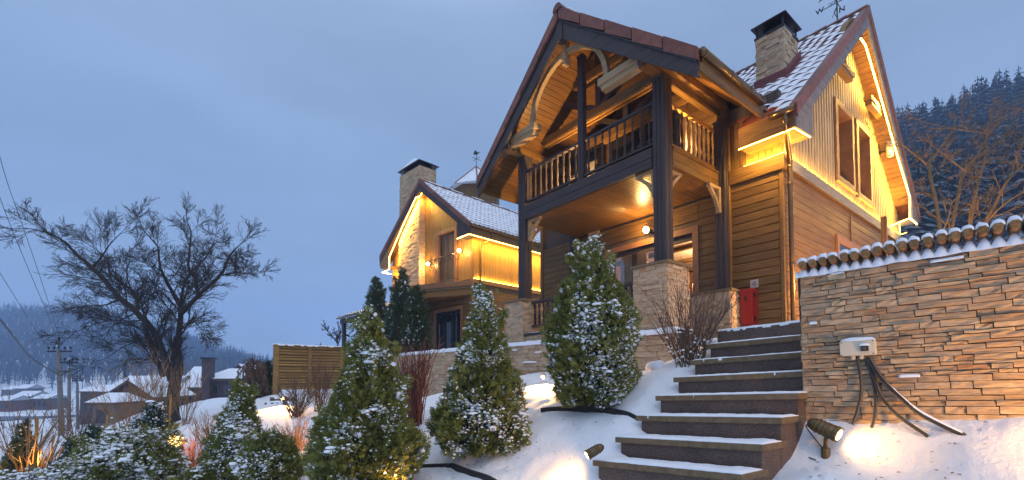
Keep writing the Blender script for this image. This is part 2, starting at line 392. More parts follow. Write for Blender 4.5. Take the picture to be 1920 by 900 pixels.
def clad_block(parent, x0, x1, y0, y1, z0, z1, seed, name='pillar', ch=(.035, .06), ln=(.08, .26), dep=(.008, .03), mw=ID, sides='FRL', capm=True):
    p = MB().box((x0 + .005, y0 + .005, z0), (x1 - .005, y1 - .005, z1)).obj(name, M['mortar'], parent, mw)
    m = MB()
    if 'F' in sides: ledger_mesh(m, lambda x, y, z: (x0 + x, y0 + y, z0 + z), y1 - y0, z1 - z0, seed, ch, ln, dep)
    if 'R' in sides: ledger_mesh(m, lambda x, y, z: (x0 + y, y0 + x, z0 + z), x1 - x0, z1 - z0, seed + 1, ch, ln, dep)
    if 'L' in sides: ledger_mesh(m, lambda x, y, z: (x0 + y, y1 - x, z0 + z), x1 - x0, z1 - z0, seed + 2, ch, ln, dep)
    if 'B' in sides: ledger_mesh(m, lambda x, y, z: (x1 - x, y0 + y, z0 + z), y1 - y0, z1 - z0, seed + 3, ch, ln, dep)
    m.obj('stone_cladding', M['ledger_i'], p, mw, kind='stuff')
    return p
# ---- roof tiles
def tile_mesh(wd, ln, bare):
    m = MB(); n = 6; up = []; dn = []; lip = []
    for i in range(n + 1):
        u = i / n; h = .014 + .022 * math.sin(PI * u) ** 1.3
        up.append((ln * 1.0, (u - .5) * wd, h * .45 + .008)); hd = .017 + .040 * max(0, math.sin(PI * u) - .12) ** 1.3; dn.append((-.010 * math.sin(PI * u), (u - .5) * wd * 1.04, hd)); lip.append((.008, (u - .5) * wd * 1.04, .010))
    V = up + dn + lip; k = n + 1
    F1 = [(i, i + 1, k + i + 1, k + i) for i in range(n)]; F2 = [(k + i, k + i + 1, 2 * k + i + 1, 2 * k + i) for i in range(n)]
    if bare:      # only the trough keeps its snow
        for i, f in enumerate(F1): m.add([V[j] for j in f], [(0, 1, 2, 3)], 1 if i in (0, 1, n - 1) else 0)
        m.add(V, F2, 0)
    else:
        m.add(V, F1, 1); m.add(V, F2, 0)
    return m.mesh('tile', [M['tile'], M['snow']])
def tile_roof(parent, frame, wd, ln, rows, cols, keep, limit=300, bare=lambda i, j: False, seed=3):
    """frame: matrix with local x up the slope, y along the eave, z off the roof"""
    a, b = tile_mesh(wd, ln, False), tile_mesh(wd, ln, True); rr = random.Random(seed); cnt = 0; rest = MB()
    for i in range(rows):
        for j in range(cols):
            y = (j + .5) * wd; x = i * ln * .93
            if not keep(x, y): continue
            mw = frame @ T(x, y + rr.uniform(-.004, .004), rr.uniform(-.004, .006)) @ Matrix.Rotation(rr.uniform(-.02, .02), 4, 'Z')
            me = b if bare(i, j) else a
            if cnt < limit: put('tile', me, parent, mw); cnt += 1
            else:
                idx = [p.material_index for p in me.polygons]
                for p_, mi in zip(me.polygons, idx): rest.add([mw @ me.vertices[v].co for v in p_.vertices], [tuple(range(len(p_.vertices)))], mi)
    if rest.V: rest.obj('tiles', [M['tile'], M['snow']], parent, kind='stuff')
def spot(name, loc, target, power, angle, blend=.6, color=WARM, parent=None, radius=.03):
    l = bpy.data.lights.new(name, 'SPOT'); l.energy = power; l.spot_size = math.radians(angle); l.spot_blend = blend
    l.color = color; l.shadow_soft_size = radius
    o = bpy.data.objects.new(name, l); COL.objects.link(o)
    d = (Vector(target) - Vector(loc)).normalized()
    mw = Matrix.Translation(Vector(loc)) @ d.to_track_quat('-Z', 'Y').to_matrix().to_4x4()
    if parent is not None: o.parent = parent; o.matrix_parent_inverse = WM[parent].inverted()
    o.matrix_basis = mw; return o
def point(name, loc, power, color=WARM, parent=None, radius=.05):
    l = bpy.data.lights.new(name, 'POINT'); l.energy = power; l.color = color; l.shadow_soft_size = radius
    o = bpy.data.objects.new(name, l); COL.objects.link(o)
    if parent is not None: o.parent = parent; o.matrix_parent_inverse = WM[parent].inverted()
    o.matrix_basis = Matrix.Translation(Vector(loc)); return o

# ------------------------------------------------------------------ ground: one sheet to the horizon
GC = np.array([(2.9, 2.7, -.80), (2.5, 2.7, -1.03), (2.0, 2.6, -1.2), (1.2, 2.0, -1.35), (0, 0, -1.5), (-2, 0, -1.6), (0, -2, -1.5), (-3, 3, -1.6),
    (3.43, 2.7, -.44), (3.97, 2.68, -.10), (4.3, 2.7, .08), (4.75, 2.65, .28), (3.6, 3.17, -.33), (4.7, 3.6, .0), (5.4, 3.9, .06), (6.3, 4.44, .08),
    (6.3, 7.39, .06), (4.7, 5.21, -.03), (3.38, 3.73, -.42), (3.57, 3.07, -.36), (2.7, 3.9, -.80), (1.67, 4.34, -1.0), (2.71, 5.42, -.64), (2.27, 4.5, -.95),
    (6.3, 11.7, -.75), (6.3, 9.3, -.3), (6.3, 15.5, -.9), (6.3, 20.5, -.3), (.84, 6.02, -1.28), (-.14, 6.8, -1.34), (2.8, 13.1, -.72), (3.3, 16.5, -.55),
    (.73, 19.9, -1.63), (6, 18.2, -.5), (-3, 5, -1.55), (4.5, 8.5, -.4), (1.0, 9.0, -1.2), (1.5, 12., -1.15), (-2, 14, -2.0), (-5, 20, -3.2),
    (3.05, 1.36, -.92), (3.43, 1.36, -.70), (3.82, 1.22, -.585), (3.98, 1.3, -.32), (4.04, .8, -.29), (4.09, .28, -.27), (4.2, -.6, -.27), (3.90, 1.32, -.47), (3.82, .8, -.53),
    (3.5, .57, -.62), (3.86, .5, -.42), (2.8, .5, -.98), (2.0, .0, -1.25), (3.5, -.6, -.6), (3.6, 1.1, -.62), (4.2, 2.0, -.25), (3.5, 2.0, -.75), (2.9, 2.0, -1.1), (4.0, -2., -.4)])
def _rbf_fit():
    p = GC[:, :2]; d = np.sqrt(((p[:, None] - p[None]) ** 2).sum(2) + .02); n = len(p)
    A = np.zeros((n + 3, n + 3)); A[:n, :n] = d; A[:n, :n] += np.eye(n) * -.015
    A[:n, n] = 1; A[:n, n + 1:] = p; A[n, :n] = 1; A[n + 1:, :n] = p.T
    return np.linalg.solve(A, np.concatenate([GC[:, 2], [0, 0, 0]]))
RW = _rbf_fit()
def near_h(x, y):
    sh = x.shape; x = x.ravel(); y = y.ravel(); p = GC[:, :2]; z = RW[-3] + RW[-2] * x + RW[-1] * y
    for i in range(len(p)): z = z + RW[i] * np.sqrt((x - p[i, 0]) ** 2 + (y - p[i, 1]) ** 2 + .02)
    return z.reshape(sh)
PXT = np.array([-900, 0, 150, 300, 420, 520, 700, 1000, 1250, 1450, 1700, 1950, 2600.])
DT = np.array([0, 15, 35, 60, 100, 130, 160, 230, 330, 430, 900, 3000.])
HT = np.array([[-1.6] * 13,
    [-2.0, -1.9, -1.8, -1.6, -1.3, -.8, .3, .55, .55, .6, .7, .7, .7],
    [-4.8, -4.8, -4.5, -2.6, -1.6, -.8, .3, 1, 1.5, 2, 3, 3, 3],
    [-7, -7, -6.6, -4.0, -2.6, -1.2, .5, 2, 4, 7, 11, 13, 13],
    [-9.5, -9.5, -9.2, -7, -5, -2, 1, 4, 8, 18, 35, 42, 44],
    [-9.3, -9.3, -9.1, -7.6, -5.6, -2.6, 1.5, 6, 12, 30, 60, 72, 75],
    [-9, -9, -9, -8, -6, -3, 2, 8, 14, 32, 62, 74, 77],
    [-5, -5, -5, -5, -5, -3, 2, 8, 20, 34, 62, 74, 77],
    [22, 22, 21, 14, 5, -1, 2, 8, 20, 34, 62, 74, 77],
    [57, 57, 56, 40, 17, 1, 2, 8, 20, 34, 62, 74, 77],
    [60, 60, 58, 40, 17, 2, 2, 8, 20, 34, 62, 74, 77], [60, 60, 58, 40, 17, 2, 2, 8, 20, 34, 62, 74, 77.]])
def far_h(x, y):
    d = x * math.cos(YAW) + y * math.sin(YAW); lat = x * math.sin(YAW) - y * math.cos(YAW)
    r = np.sqrt(x * x + y * y); dd = np.maximum(d, r * .35)
    px = np.clip(960 + FPX * lat / np.maximum(dd, .01), PXT[0], PXT[-1]); px = np.where(d < 0, np.where(lat < 0, PXT[0], PXT[-1]), px)
    i = np.clip(np.searchsorted(PXT, px) - 1, 0, len(PXT) - 2); j = np.clip(np.searchsorted(DT, dd) - 1, 0, len(DT) - 2)
    s = lambda t: t * t * (3 - 2 * t)
    u = s(np.clip((px - PXT[i]) / (PXT[i + 1] - PXT[i]), 0, 1)); v = np.clip((dd - DT[j]) / (DT[j + 1] - DT[j]), 0, 1)
    return (HT[j, i] * (1 - u) + HT[j, i + 1] * u) * (1 - v) + (HT[j + 1, i] * (1 - u) + HT[j + 1, i + 1] * u) * v
def terrace_x(y):       # front edge of the levelled terrace
    return np.interp(y, [-8, 1.38, 1.42, 2.62, 3.4, 4.0, 22, 22.5, 26], [5.2, 4.22, 5.0, 5.0, 5.9, 6.62, 6.62, 9, 12])
def H(x, y):
    x = np.asarray(x, float); y = np.asarray(y, float)
    r = np.sqrt(x * x + y * y); t = np.clip((r - 17) / 16, 0, 1); t = t * t * (3 - 2 * t)
    z = near_h(x, y) * (1 - t) + far_h(x, y) * t
    k = np.clip((x - terrace_x(y)) / .12, 0, 1) * np.clip((26 - y) / 3, 0, 1) * np.clip((34 - x) / 8, 0, 1) * np.clip((y + 10) / 4, 0, 1)
    return z * (1 - k) + np.where(x > 6, .52, .45) * k
def hz(x, y): return float(H(np.array([x]), np.array([y]))[0])
def ground_sheet():
    ang = np.concatenate([np.linspace(-1.12, 1.12, 640), np.linspace(1.15, 2 * PI - 1.15, 70)[1:-1]])
    rad = np.concatenate([[.0], np.geomspace(.5, 2.2, 26), np.linspace(2.2, 9.5, 230)[1:], np.geomspace(9.5, 60, 80)[1:], np.geomspace(60, 640, 75)[1:], [720, 800]])
    A, R = np.meshgrid(ang, rad); x = R * np.cos(YAW - A); y = R * np.sin(YAW - A); z = H(x, y)
    # wind-packed lumps in the snow
    flat = np.stack([x.ravel(), y.ravel()], 1); zz = z.ravel(); rr = R.ravel()
    for k in range(len(zz)):
        if 1.5 < rr[k] < 30:
            px_, py_ = flat[k]
            zz[k] += .032 * noise.noise((px_ * 1.7, py_ * 1.7, 0)) + .020 * noise.noise((px_ * 5, py_ * 5, 3)) + .010 * abs(noise.noise((px_ * 13, py_ * 13, 7)))
        elif rr[k] >= 100:
            px_, py_ = flat[k]; zz[k] += min(3.5, rr[k] * .012) * noise.noise((px_ * .02, py_ * .02, 1))
    V = np.stack([x.ravel(), y.ravel(), zz], 1); na, nr = len(ang), len(rad)
    i, j = np.meshgrid(np.arange(na), np.arange(nr - 1)); i2 = (i + 1) % na
    F = np.stack([j * na + i, j * na + i2, (j + 1) * na + i2, (j + 1) * na + i], 2).reshape(-1, 4)
    me = bpy.data.meshes.new('ground'); me.from_pydata(V.tolist(), [], F[:, ::-1].tolist()); me.materials.append(M['snow_ground'])
    me.polygons.foreach_set('use_smooth', [True] * len(F)); me.update()
    put('ground', me, kind='structure')
ground_sheet()
# frozen river at the valley floor
m = MB()
pts = [(-420, 812), (-200, 806), (60, 800), (180, 795), (262, 789)]
L_, R_ = [], []
for px, py in pts:
    d = 104.; a = P(px, 707, d * .90); b = P(px + 10, 707, d * 1.02)
    L_.append((a.x, a.y, hz(a.x, a.y) + .35)); R_.append((b.x, b.y, hz(b.x, b.y) + .35))
V = L_ + R_; n = len(L_)
m.add(V, [(i, i + 1, n + i + 1, n + i) for i in range(n - 1)])
m.obj('river', M['river'], kind='structure')

# ------------------------------------------------------------------ staircase
DS = Vector((-.10976577, .99281086, -.04772922))        # along the treads, uphill-left end
ST0 = Vector((2.8972, 2.6026, -.6867)); STV = Vector((.26812, -.01774, .17))
def snow_strip(parent, P0, du, dv, nu, nv, th, seed, mw=ID, name='snow', ragged=.02, front=.25):
    """thin uneven sheet of snow: P0 corner, du along, dv across (front at v=0)"""
    rr = random.Random(seed); V = []; F = []
    for j in range(nv + 1):
        for i in range(nu + 1):
            u, v = i / nu, j / nv; p = Vector(P0) + Vector(du) * u + Vector(dv) * v
            h = th * (1 + .5 * noise.noise((p.x * 7, p.y * 7, seed)) + .3 * noise.noise((p.x * 22, p.y * 22, seed)))
            if j == 0: h *= front; p -= Vector(dv).normalized() * ragged * (noise.noise((u * 14, seed, 0)) * .8 + rr.uniform(-.35, .35))
            if j == 1: h *= .9
            if i in (0, nu) or j == nv: h *= .5
            V.append((p.x, p.y, p.z + max(.002, h)))
    for j in range(nv):
        for i in range(nu): a = j * (nu + 1) + i; F.append((a, a + 1, a + nu + 2, a + nu + 1))
    # skirt down to the surface
    ring = [i for i in range(nu + 1)] + [j * (nu + 1) + nu for j in range(1, nv + 1)] + [nv * (nu + 1) + i for i in range(nu - 1, -1, -1)] + [j * (nu + 1) for j in range(nv - 1, 0, -1)]
    o = len(V)
    for k in ring: V.append((V[k][0], V[k][1], V[k][2] - th * 1.4 - .002))
    for a in range(len(ring)):
        b = (a + 1) % len(ring); F.append((ring[b], ring[a], o + a, o + b))
    m = MB(); m.add(V, F); return m.obj(name, M['snow'], parent, mw, smooth=True)
stair = thing('staircase', 'granite garden staircase with snow on its brown slab treads, climbing beside the stone wall', 'staircase', (3.2, 2.0, -.9))
for k in range(8):
    A = ST0 + STV * k; wdt = 1.167; B = A - DS * wdt; back = Vector((.36 if k < 7 else 2.2, -.02, 0)); dn = Vector((0, 0, -.045))
    if k == 7: A = A + Vector((-.02, .02, -.02)); B = B + Vector((0, 0, -.02))
    ins = Vector((.03, 0, 0)); eL, eR = -DS * .035, DS * .02
    st = MB()
    low = Vector((0, 0, -.17 - (.8 if k == 0 else .28)))
    q = [A + ins + eL + dn, B + ins + eR + dn]
    if k == 7: q = [A, B]
    bt = [p + low for p in q]
    st.hexa([bt[0], bt[1], bt[1] + back, bt[0] + back, q[0], q[1], q[1] + back, q[0] + back])
    so = st.obj('step', M['riser'], stair)
    if k < 7:
        MB().hexa([A + dn, B + dn, B + dn + back * .95, A + dn + back * .95, A, B, B + back * .95, A + back * .95]).obj('tread', M['slab'], so)
        snow_strip(so, B + Vector((.008, .005, -.001)), -(B - A) - DS * .008, Vector((.262, -.018, 0)), 42, 6, .016, 40 + k, ragged=.016)
    else:
        snow_strip(so, B, A - B, Vector((1.9, 0, 0)), 40, 8, .022, 60, ragged=.004, front=.9)

# ------------------------------------------------------------------ stone wall beside the stairs
WD = -DS.copy(); WD.z = -DS.z; WD = Vector((.10976577, -.99281086, .04772922)).normalized()   # towards the lens
nrm = Vector((-.9939, -.1099, 0)).normalized()
WR = Matrix(((-nrm.x, WD.x, 0, 0), (-nrm.y, WD.y, 0, 0), (0, WD.z, 1, 0), (0, 0, 0, 1)))
wall = thing('stone_wall', 'tall tan ledger stone garden wall with snowy log capping right of the staircase', 'wall', (4.0, 1.4, -.3))
WM0 = Matrix.Translation(Vector((3.99, 1.415, -.62))) @ WR
WLEN, WH = 2.6, 1.40
MB().box((.02, .004, 0), (.24, WLEN, WH)).obj('wall_core', M['mortar'], wall, WM0)
ledger_objs(wall, WM0, 1.75, WH, 5, (.022, .052), (.07, .27), (.006, .032))
m = MB(); ledger_mesh(m, lambda x, y, z: WM0 @ Vector((x, y + 1.75, z)), WLEN - 1.75, WH, 8, (.022, .052), (.07, .27), (.006, .032))
m.obj('stones', M['ledger_i'], wall, kind='stuff')
m = MB(); ledger_mesh(m, lambda x, y, z: WM0 @ Vector((y, x, z)), .24, WH, 9, (.045, .062), (.07, .16), (.004, .012))
m.obj('end_stones', M['ledger_i'], wall, kind='stuff')
def log_unit():
    m = MB(); w2, h2 = .0245, .027
    prof = [(-w2 * .62, -h2), (w2 * .62, -h2), (w2, -h2 * .3), (w2, h2 * .55), (w2 * .6, h2), (-w2 * .6, h2), (-w2, h2 * .55), (-w2, -h2 * .3)]
    V = [(-.055, y * .9, z * .9) for y, z in prof] + [(-.048, y, z) for y, z in prof] + [(.2, y, z) for y, z in prof]
    F = [tuple(range(8))[::-1]] + [(k * 8 + i, k * 8 + (i + 1) % 8, (k + 1) * 8 + (i + 1) % 8, (k + 1) * 8 + i) for k in (0, 1) for i in range(8)]
    m.add(V, F)
    m.add([(-.045, -w2 * .8, -h2 * .9), (-.045, w2 * .8, -h2 * .9), (-.030, 0, -h2 * 1.4), (.2, -w2 * .8, -h2 * .9), (.2, w2 * .8, -h2 * .9), (.2, 0, -h2 * 1.4)], [(0, 2, 1), (0, 3, 5, 2), (2, 5, 4, 1)], 1)
    return m.mesh('log', [M['honey_x'], M['honey_z']])
LOGM = wood('capping_log', (.12, .070, .028), (.24, .15, .062), 'x', .65)
lm = log_unit(); lm.materials[0] = LOGM; lm.materials[1] = M['trim']
def log_snow(seed):
    m = MB(); V = []; nu, nv = 8, 4
    for j in range(nv + 1):
        for i in range(nu + 1):
            t = i / nu; a = PI * t; v = j / nv
            y = -math.cos(a) * (.031 + .003 * noise.noise((i, j, seed))); z = .012 + math.sin(a) ** .7 * (.052 + .010 * noise.noise((i * .5, j * .7, seed + 9)))
            x = -.050 + .24 * v
            if j == 0: z = .012 + (z - .012) * .72; y *= .97
            V.append((x, y, z))
    F = [(j * (nu + 1) + i, j * (nu + 1) + i + 1, (j + 1) * (nu + 1) + i + 1, (j + 1) * (nu + 1) + i) for j in range(nv) for i in range(nu)]
    F.append(tuple(range(nu + 1))[::-1]); m.add(V, F); return m.mesh('snow', M['snow'], True)
LS = [log_snow(s) for s in range(5)]
for k in range(40):
    y = .02 + k * .0655 + random.uniform(-.004, .004); mw = WM0 @ T(0, y, WH + .085 + random.uniform(-.003, .003)) @ Matrix.Rotation(random.uniform(-.05, .05), 4, 'X')
    lg = put('log', lm, wall, mw); put('snow', LS[k % 5], lg, mw @ Matrix.Rotation(random.uniform(-.05, .05), 4, 'Z'))
# scalloped snow lying under and between the logs
m = MB(); nu = 280; V = []; F = []
for i in range(nu + 1):
    y = i / nu * 2.62; sc = abs(math.sin(PI * (y - .02) / .0655)); hi = WH + .018 + .045 * sc ** 1.2 + .006 * noise.noise((y * 30, 0, 0)); lo = WH - .012 - .012 * noise.noise((y * 9, 2, 0))
    V += [(-.032, y, lo), (-.026, y, (lo + hi) / 2), (-.004, y, hi), (.22, y, hi)]
for i in range(nu):
    for k in range(3): F.append((i * 4 + k, (i + 1) * 4 + k, (i + 1) * 4 + k + 1, i * 4 + k + 1))
m.add(V, F).obj('snow', M['snow'], wall, WM0, smooth=True)
for (y, z, l) in ((.19, 1.385, .09), (.75, 1.35, .16), (.05, 1.03, .05), (.57, .60, .11), (1.18, 1.33, .1)):
    snow_strip(wall, WM0 @ Vector((-.022, y, z)), (WM0.to_3x3() @ Vector((0, l, 0))), WM0.to_3x3() @ Vector((.02, 0, 0)), 8, 2, .010, int(y * 90), ragged=.004)

# ------------------------------------------------------------------ electric box and its conduits on the wall
jb = thing('junction_box', 'cream junction box with a socket and snow cap on the stone wall', 'box', tuple(WM0 @ Vector((0, .32, .9))))
def wl(px, py, off=0.):     # a point of the wall plane as measured in the photograph
    d = P(px, py, 1.); p0 = Vector((3.99, 1.415, 0)); t = (p0.dot(nrm) + off) / d.dot(nrm); return d * t
c0, c1 = wl(1578, 675, .06), wl(1642, 630, .06)
bw = (c1 - c0).dot(WD); bh = .108; bc = wl(1609, 653, .03)
BM = Matrix.Translation(bc) @ WR
put('box_body', plank_mesh(.06, bw, bh, M['beige'], .008), jb, BM)
put('lid', plank_mesh(.008, bw * .985, bh * .96, M['beige'], .003), jb, BM @ T(-.034, 0, 0))
for sy in (-.44, .44):
    for sz in (-.42, .42): MB().lathe((0, 0, 0), [(.004, 0), (.004, .003)], 8, 0, (-1, 0, 0)).obj('screw', M['black'], jb, BM @ T(-.038, sy * bw, sz * bh))
m = MB(); m.box((-.045, .016, -.030), (-.036, .072, .022)); m.obj('socket_frame', M['beige'], jb, BM)
m = MB(); m.box((-.056, .022, -.024), (-.045, .066, .012)); m.obj('socket', M['glassdark'], jb, BM)
m = MB(); m.lathe((0, 0, 0), [(.012, 0), (.012, .006), (.008, .008)], 12, 0, (-1, 0, 0)); m.obj('dial', M['bronze'], jb, BM @ T(-.056, .044, -.006))
def snow_lump(parent, mw, sx, sy, sz, seed, name='snow'):
    m = MB(); V = []; nu, nv = 14, 8
    for j in range(nv + 1):
        for i in range(nu):
            a = 2 * PI * i / nu; t = j / nv * PI / 2; k = 1 + .12 * noise.noise((math.cos(a) * 1.5, math.sin(a) * 1.5, seed + t))
            ca = math.copysign(abs(math.cos(a)) ** .55, math.cos(a)); sa = math.copysign(abs(math.sin(a)) ** .55, math.sin(a))
            V.append((sx * ca * math.cos(t) ** .6 * k, sy * sa * math.cos(t) ** .6 * k, sz * math.sin(t) * k))
    F = [(j * nu + i, j * nu + (i + 1) % nu, (j + 1) * nu + (i + 1) % nu, (j + 1) * nu + i) for j in range(nv) for i in range(nu)]
    F.append(tuple(range(nu))[::-1])
    m.add(V, F); return m.obj(name, M['snow'], parent, mw, smooth=True)
snow_lump(jb, BM @ T(0, 0, bh / 2 - .002), .036, bw / 2 * 1.0, .026, 1)
snow_lump(jb, BM @ T(-.050, .044, .012), .012, .030, .018, 2)
for y in (-.03, .02): MB().lathe((0, 0, 0), [(.015, 0), (.015, .02), (.01, .026)], 10, 0, (0, 0, -1)).obj('cable_gland', M['beige'], jb, BM @ T(-.005, y, -bh / 2))
def smooth_path(ps, k=6):
    ps = [Vector(p) for p in ps]; out_ = []
    for i in range(len(ps) - 1):
        a, b, c, d = ps[max(i - 1, 0)], ps[i], ps[i + 1], ps[min(i + 2, len(ps) - 1)]
        for s in range(k):
            t = s / k; out_.append(.5 * ((2 * b) + (c - a) * t + (2 * a - 5 * b + 4 * c - d) * t * t + (3 * b - a - 3 * c + d) * t ** 3))
    return out_ + [ps[-1]]
def cable(label, pts, r, snow=False):
    t = smooth_path([wl(px, py, o) for px, py, o in pts])
    c = MB().tube(t, r, 8).obj('cable', M['cable'], None, ID, True, label=label, cat='cable', group='cables under the junction box')
    for s in (-.35, .35): MB().tube([p + nrm * r * .9 + Vector((0, 0, s * r)) for p in t], r * .22, 5).obj('rib', M['black'], c, ID, True)
    if snow:
        m = MB(); V = []; F = []; q = t[len(t) // 5: -1]
        for i, p in enumerate(q):
            k = r * (1.0 + .5 * noise.noise((i * .6, 0, 0))); V += [tuple(p + nrm * r * .95 + Vector((0, 0, r * .1))), tuple(p + nrm * r * .5 + Vector((0, 0, r * 1.0 + k * .3))), tuple(p + Vector((0, 0, r * 1.1 + k * .35))), tuple(p - nrm * r * .7 + Vector((0, 0, r * .6)))]
        for i in range(len(q) - 1):
            for k in range(3): F.append((i * 4 + k, i * 4 + k + 1, (i + 1) * 4 + k + 1, (i + 1) * 4 + k))
        m.add(V, F).obj('snow', M['snow'], c, ID, True)
    return c
cable('short grey cable hanging leftmost below the junction box, bent to the left at the snow', [(1606, 668, .03), (1613, 700, .035), (1615, 735, .035), (1609, 765, .05), (1599, 796, .07)], .0105)
cable('short grey cable hanging straight behind the two long ones', [(1624, 672, .02), (1637, 715, .02), (1642, 750, .03), (1640, 780, .05), (1634, 802, .07)], .0105)
cable('bare long grey cable sweeping right to the snow below the box', [(1626, 670, .03), (1638, 705, .035), (1652, 742, .04), (1682, 778, .06), (1740, 818, .12)], .0115)
cable('thick grey cable with a ridge of snow sweeping farthest right from the box', [(1630, 672, .045), (1652, 708, .05), (1685, 742, .06), (1730, 778, .09), (1815, 820, .14)], .0165, True)

# ------------------------------------------------------------------ main house
FL = .56                         # porch floor
XW, YS, XE = 8.92, 3.43, 16.90   # front wall, side wall, rear of the house
YN = 9.95                        # far end of the front wall
RX, RZ, SL = 12.78, 8.46, .90    # ridge of the main roof, slope of its faces
def zm(x): return RZ - SL * abs(x - RX)
PX0, PYC, PZR, PSL = 6.33, 6.49, 7.37, .85     # porch gable plane, ridge line, height, slope
def zp(y): return PZR - PSL * abs(y - PYC)
house = thing('wooden_house', 'tall timber house with carved gable balcony, stone pillars and snowy red tile roof', 'house', (XW, YS, FL))
def hp(mbx, name, mat, parent=house, **kw): return mbx.obj(name, mat, parent, ID, **kw)
# --- walls and their planks
wf = hp(MB().box((XW + .05, YS + .06, .2), (XW + .2, 5.06, 4.4)).box((XW + .05, 7.56, .2), (XW + .2, YN, 5.0)).box((XW + .05, 5.06, 3.18), (XW + .2, 7.56, 4.4)), 'wall', M['farbrown'])
ph = .157
def courses(z0, z1):
    z = z1
    while z > z0 + .02: yield max(z0, z - ph), z; z -= ph
for z0, z1 in courses(.45, 3.74):
    plank('plank', (XW, YS + .06, z0 + .009), (XW + .05, 4.385, z1), M['siding_y'], wf, bev=.010)
    if z0 < 3.66:
        z1_ = min(z1, 3.66)
        plank('plank', (XW, 4.5, z0 + .006), (XW + .05, 5.055, z1_), M['siding_y'], wf)
        plank('plank', (XW, 7.565, z0 + .006), (XW + .05, YN - .1, z1_), M['siding_y'], wf)
        if z0 > 3.16: plank('plank', (XW, 5.06, z0 + .006), (XW + .05, 7.56, z1_), M['siding_y'], wf)
plank('corner_post', (XW - .012, YS - .012, .4), (XW + .055, YS + .056, 3.75), M['siding_z'], house)
plank('corner_post', (XW - .02, YN - .1, .4), (XW + .1, YN + .02, 5.0), M['siding_z'], house)
ws = hp(MB().box((XW + .2, YS + .06, .2), (XE, YS + .2, 3.9)), 'wall', M['farbrown'])
for z0, z1 in courses(.3, 3.81):
    plank('plank', (XW + .06, YS, z0 + .009), (12.60, YS + .05, z1), M['siding_x'], ws, bev=.010)
    plank('plank', (12.72, YS, z0 + .009), (XE, YS + .05, z1), M['siding_x'], ws, bev=.010)
plank('corner_post', (12.61, YS - .02, .3), (12.71, YS + .06, 3.81), M['siding_z'], house)
# little cellar window below
cw = hp(MB().box((11.6, YS - .04, 2.92), (13.6, YS + .0, 3.08)).box((11.6, YS - .04, 1.8), (11.74, YS + .0, 2.92)), 'window_frame', M['trim'])
hp(MB().box((11.74, YS - .012, 1.8), (12.6, YS - .004, 2.92)), 'pane', M['glassdark'], cw)
# --- storey band and what it carries
band = hp(MB().box((XW - .06, YS - .06, 3.75), (XW + .06, 4.40, 4.02)).box((XW + .06, YS - .06, 3.82), (XE + .1, YS + .06, 4.02)), 'band', M['siding_y'])
hp(MB().box((XW + .06, YS - .065, 3.80), (XE + .1, YS - .061, 4.005)), 'band_board', M['grey_x'], band)
def led(pts, mat='led', r=.007, parent=None, mw=ID, aim=None, wpm=0.):
    """a light strip: the glowing tube and, where aim is given, the light it throws along each straight run"""
    o = MB().tube(pts, r, 6).obj('light_strip', M[mat], parent or house, mw)
    if aim:
        for i in range(len(pts) - 1):
            a, b = mw @ Vector(pts[i]), mw @ Vector(pts[i + 1]); ln = (b - a).length
            am = aim[i] if isinstance(aim, list) else aim
            if ln < .12 or am is None: continue
            z = -(mw.to_3x3() @ Vector(am)).normalized(); x = (b - a).normalized(); y = z.cross(x).normalized(); z = x.cross(y)
            l = bpy.data.lights.new('strip_light', 'AREA'); l.shape = 'RECTANGLE'; l.size = ln * .98; l.size_y = .02; l.energy = wpm * ln; l.color = LED_C
            q = bpy.data.objects.new('strip_light', l); COL.objects.link(q); c = (a + b) / 2 - z * (r + .012)
            q.parent = o; q.matrix_parent_inverse = WM[o].inverted()
            q.matrix_basis = Matrix(((x.x, y.x, z.x, c.x), (x.y, y.y, z.y, c.y), (x.z, y.z, z.z, c.z), (0, 0, 0, 1)))
    return o
led([(XW - .035, 4.09, 4.032), (XW - .035, YS - .035, 4.032)], 'led_dim', .008, aim=(.35, 0, 1), wpm=12)
led([(XW - .035, YS - .035, 4.032), (XE, YS - .035, 4.032)], 'led_dim', .007, aim=(0, .30, 1), wpm=8)
# --- boarded panel above the band on the front, with frame boards beside
pw = hp(MB().box((XW + .07, YS + .06, 4.0), (XW + .2, 9.9, 5.3)), 'wall', M['farbrown'])
for k in range(5): plank('board', (XW + .03, 3.49 + k * .12, 4.04), (XW + .075, 3.49 + k * .12 + .115, 4.40), M['honey_z'], pw)
for y0, y1 in ((4.10, 4.19), (4.20, 4.29), (4.30, 4.375)): plank('board', (XW + .0, y0, 4.02), (XW + .06, y1, 4.95), M['siding_z'], pw)
plank('frame_board', (XW, 3.47, 4.39), (XW + .05, 4.1, 4.45), M['honey_y'], pw)
plank('corner_post', (XW - .01, YS - .01, 4.035), (XW + .05, YS + .055, 4.5), M['honey_z'], house)
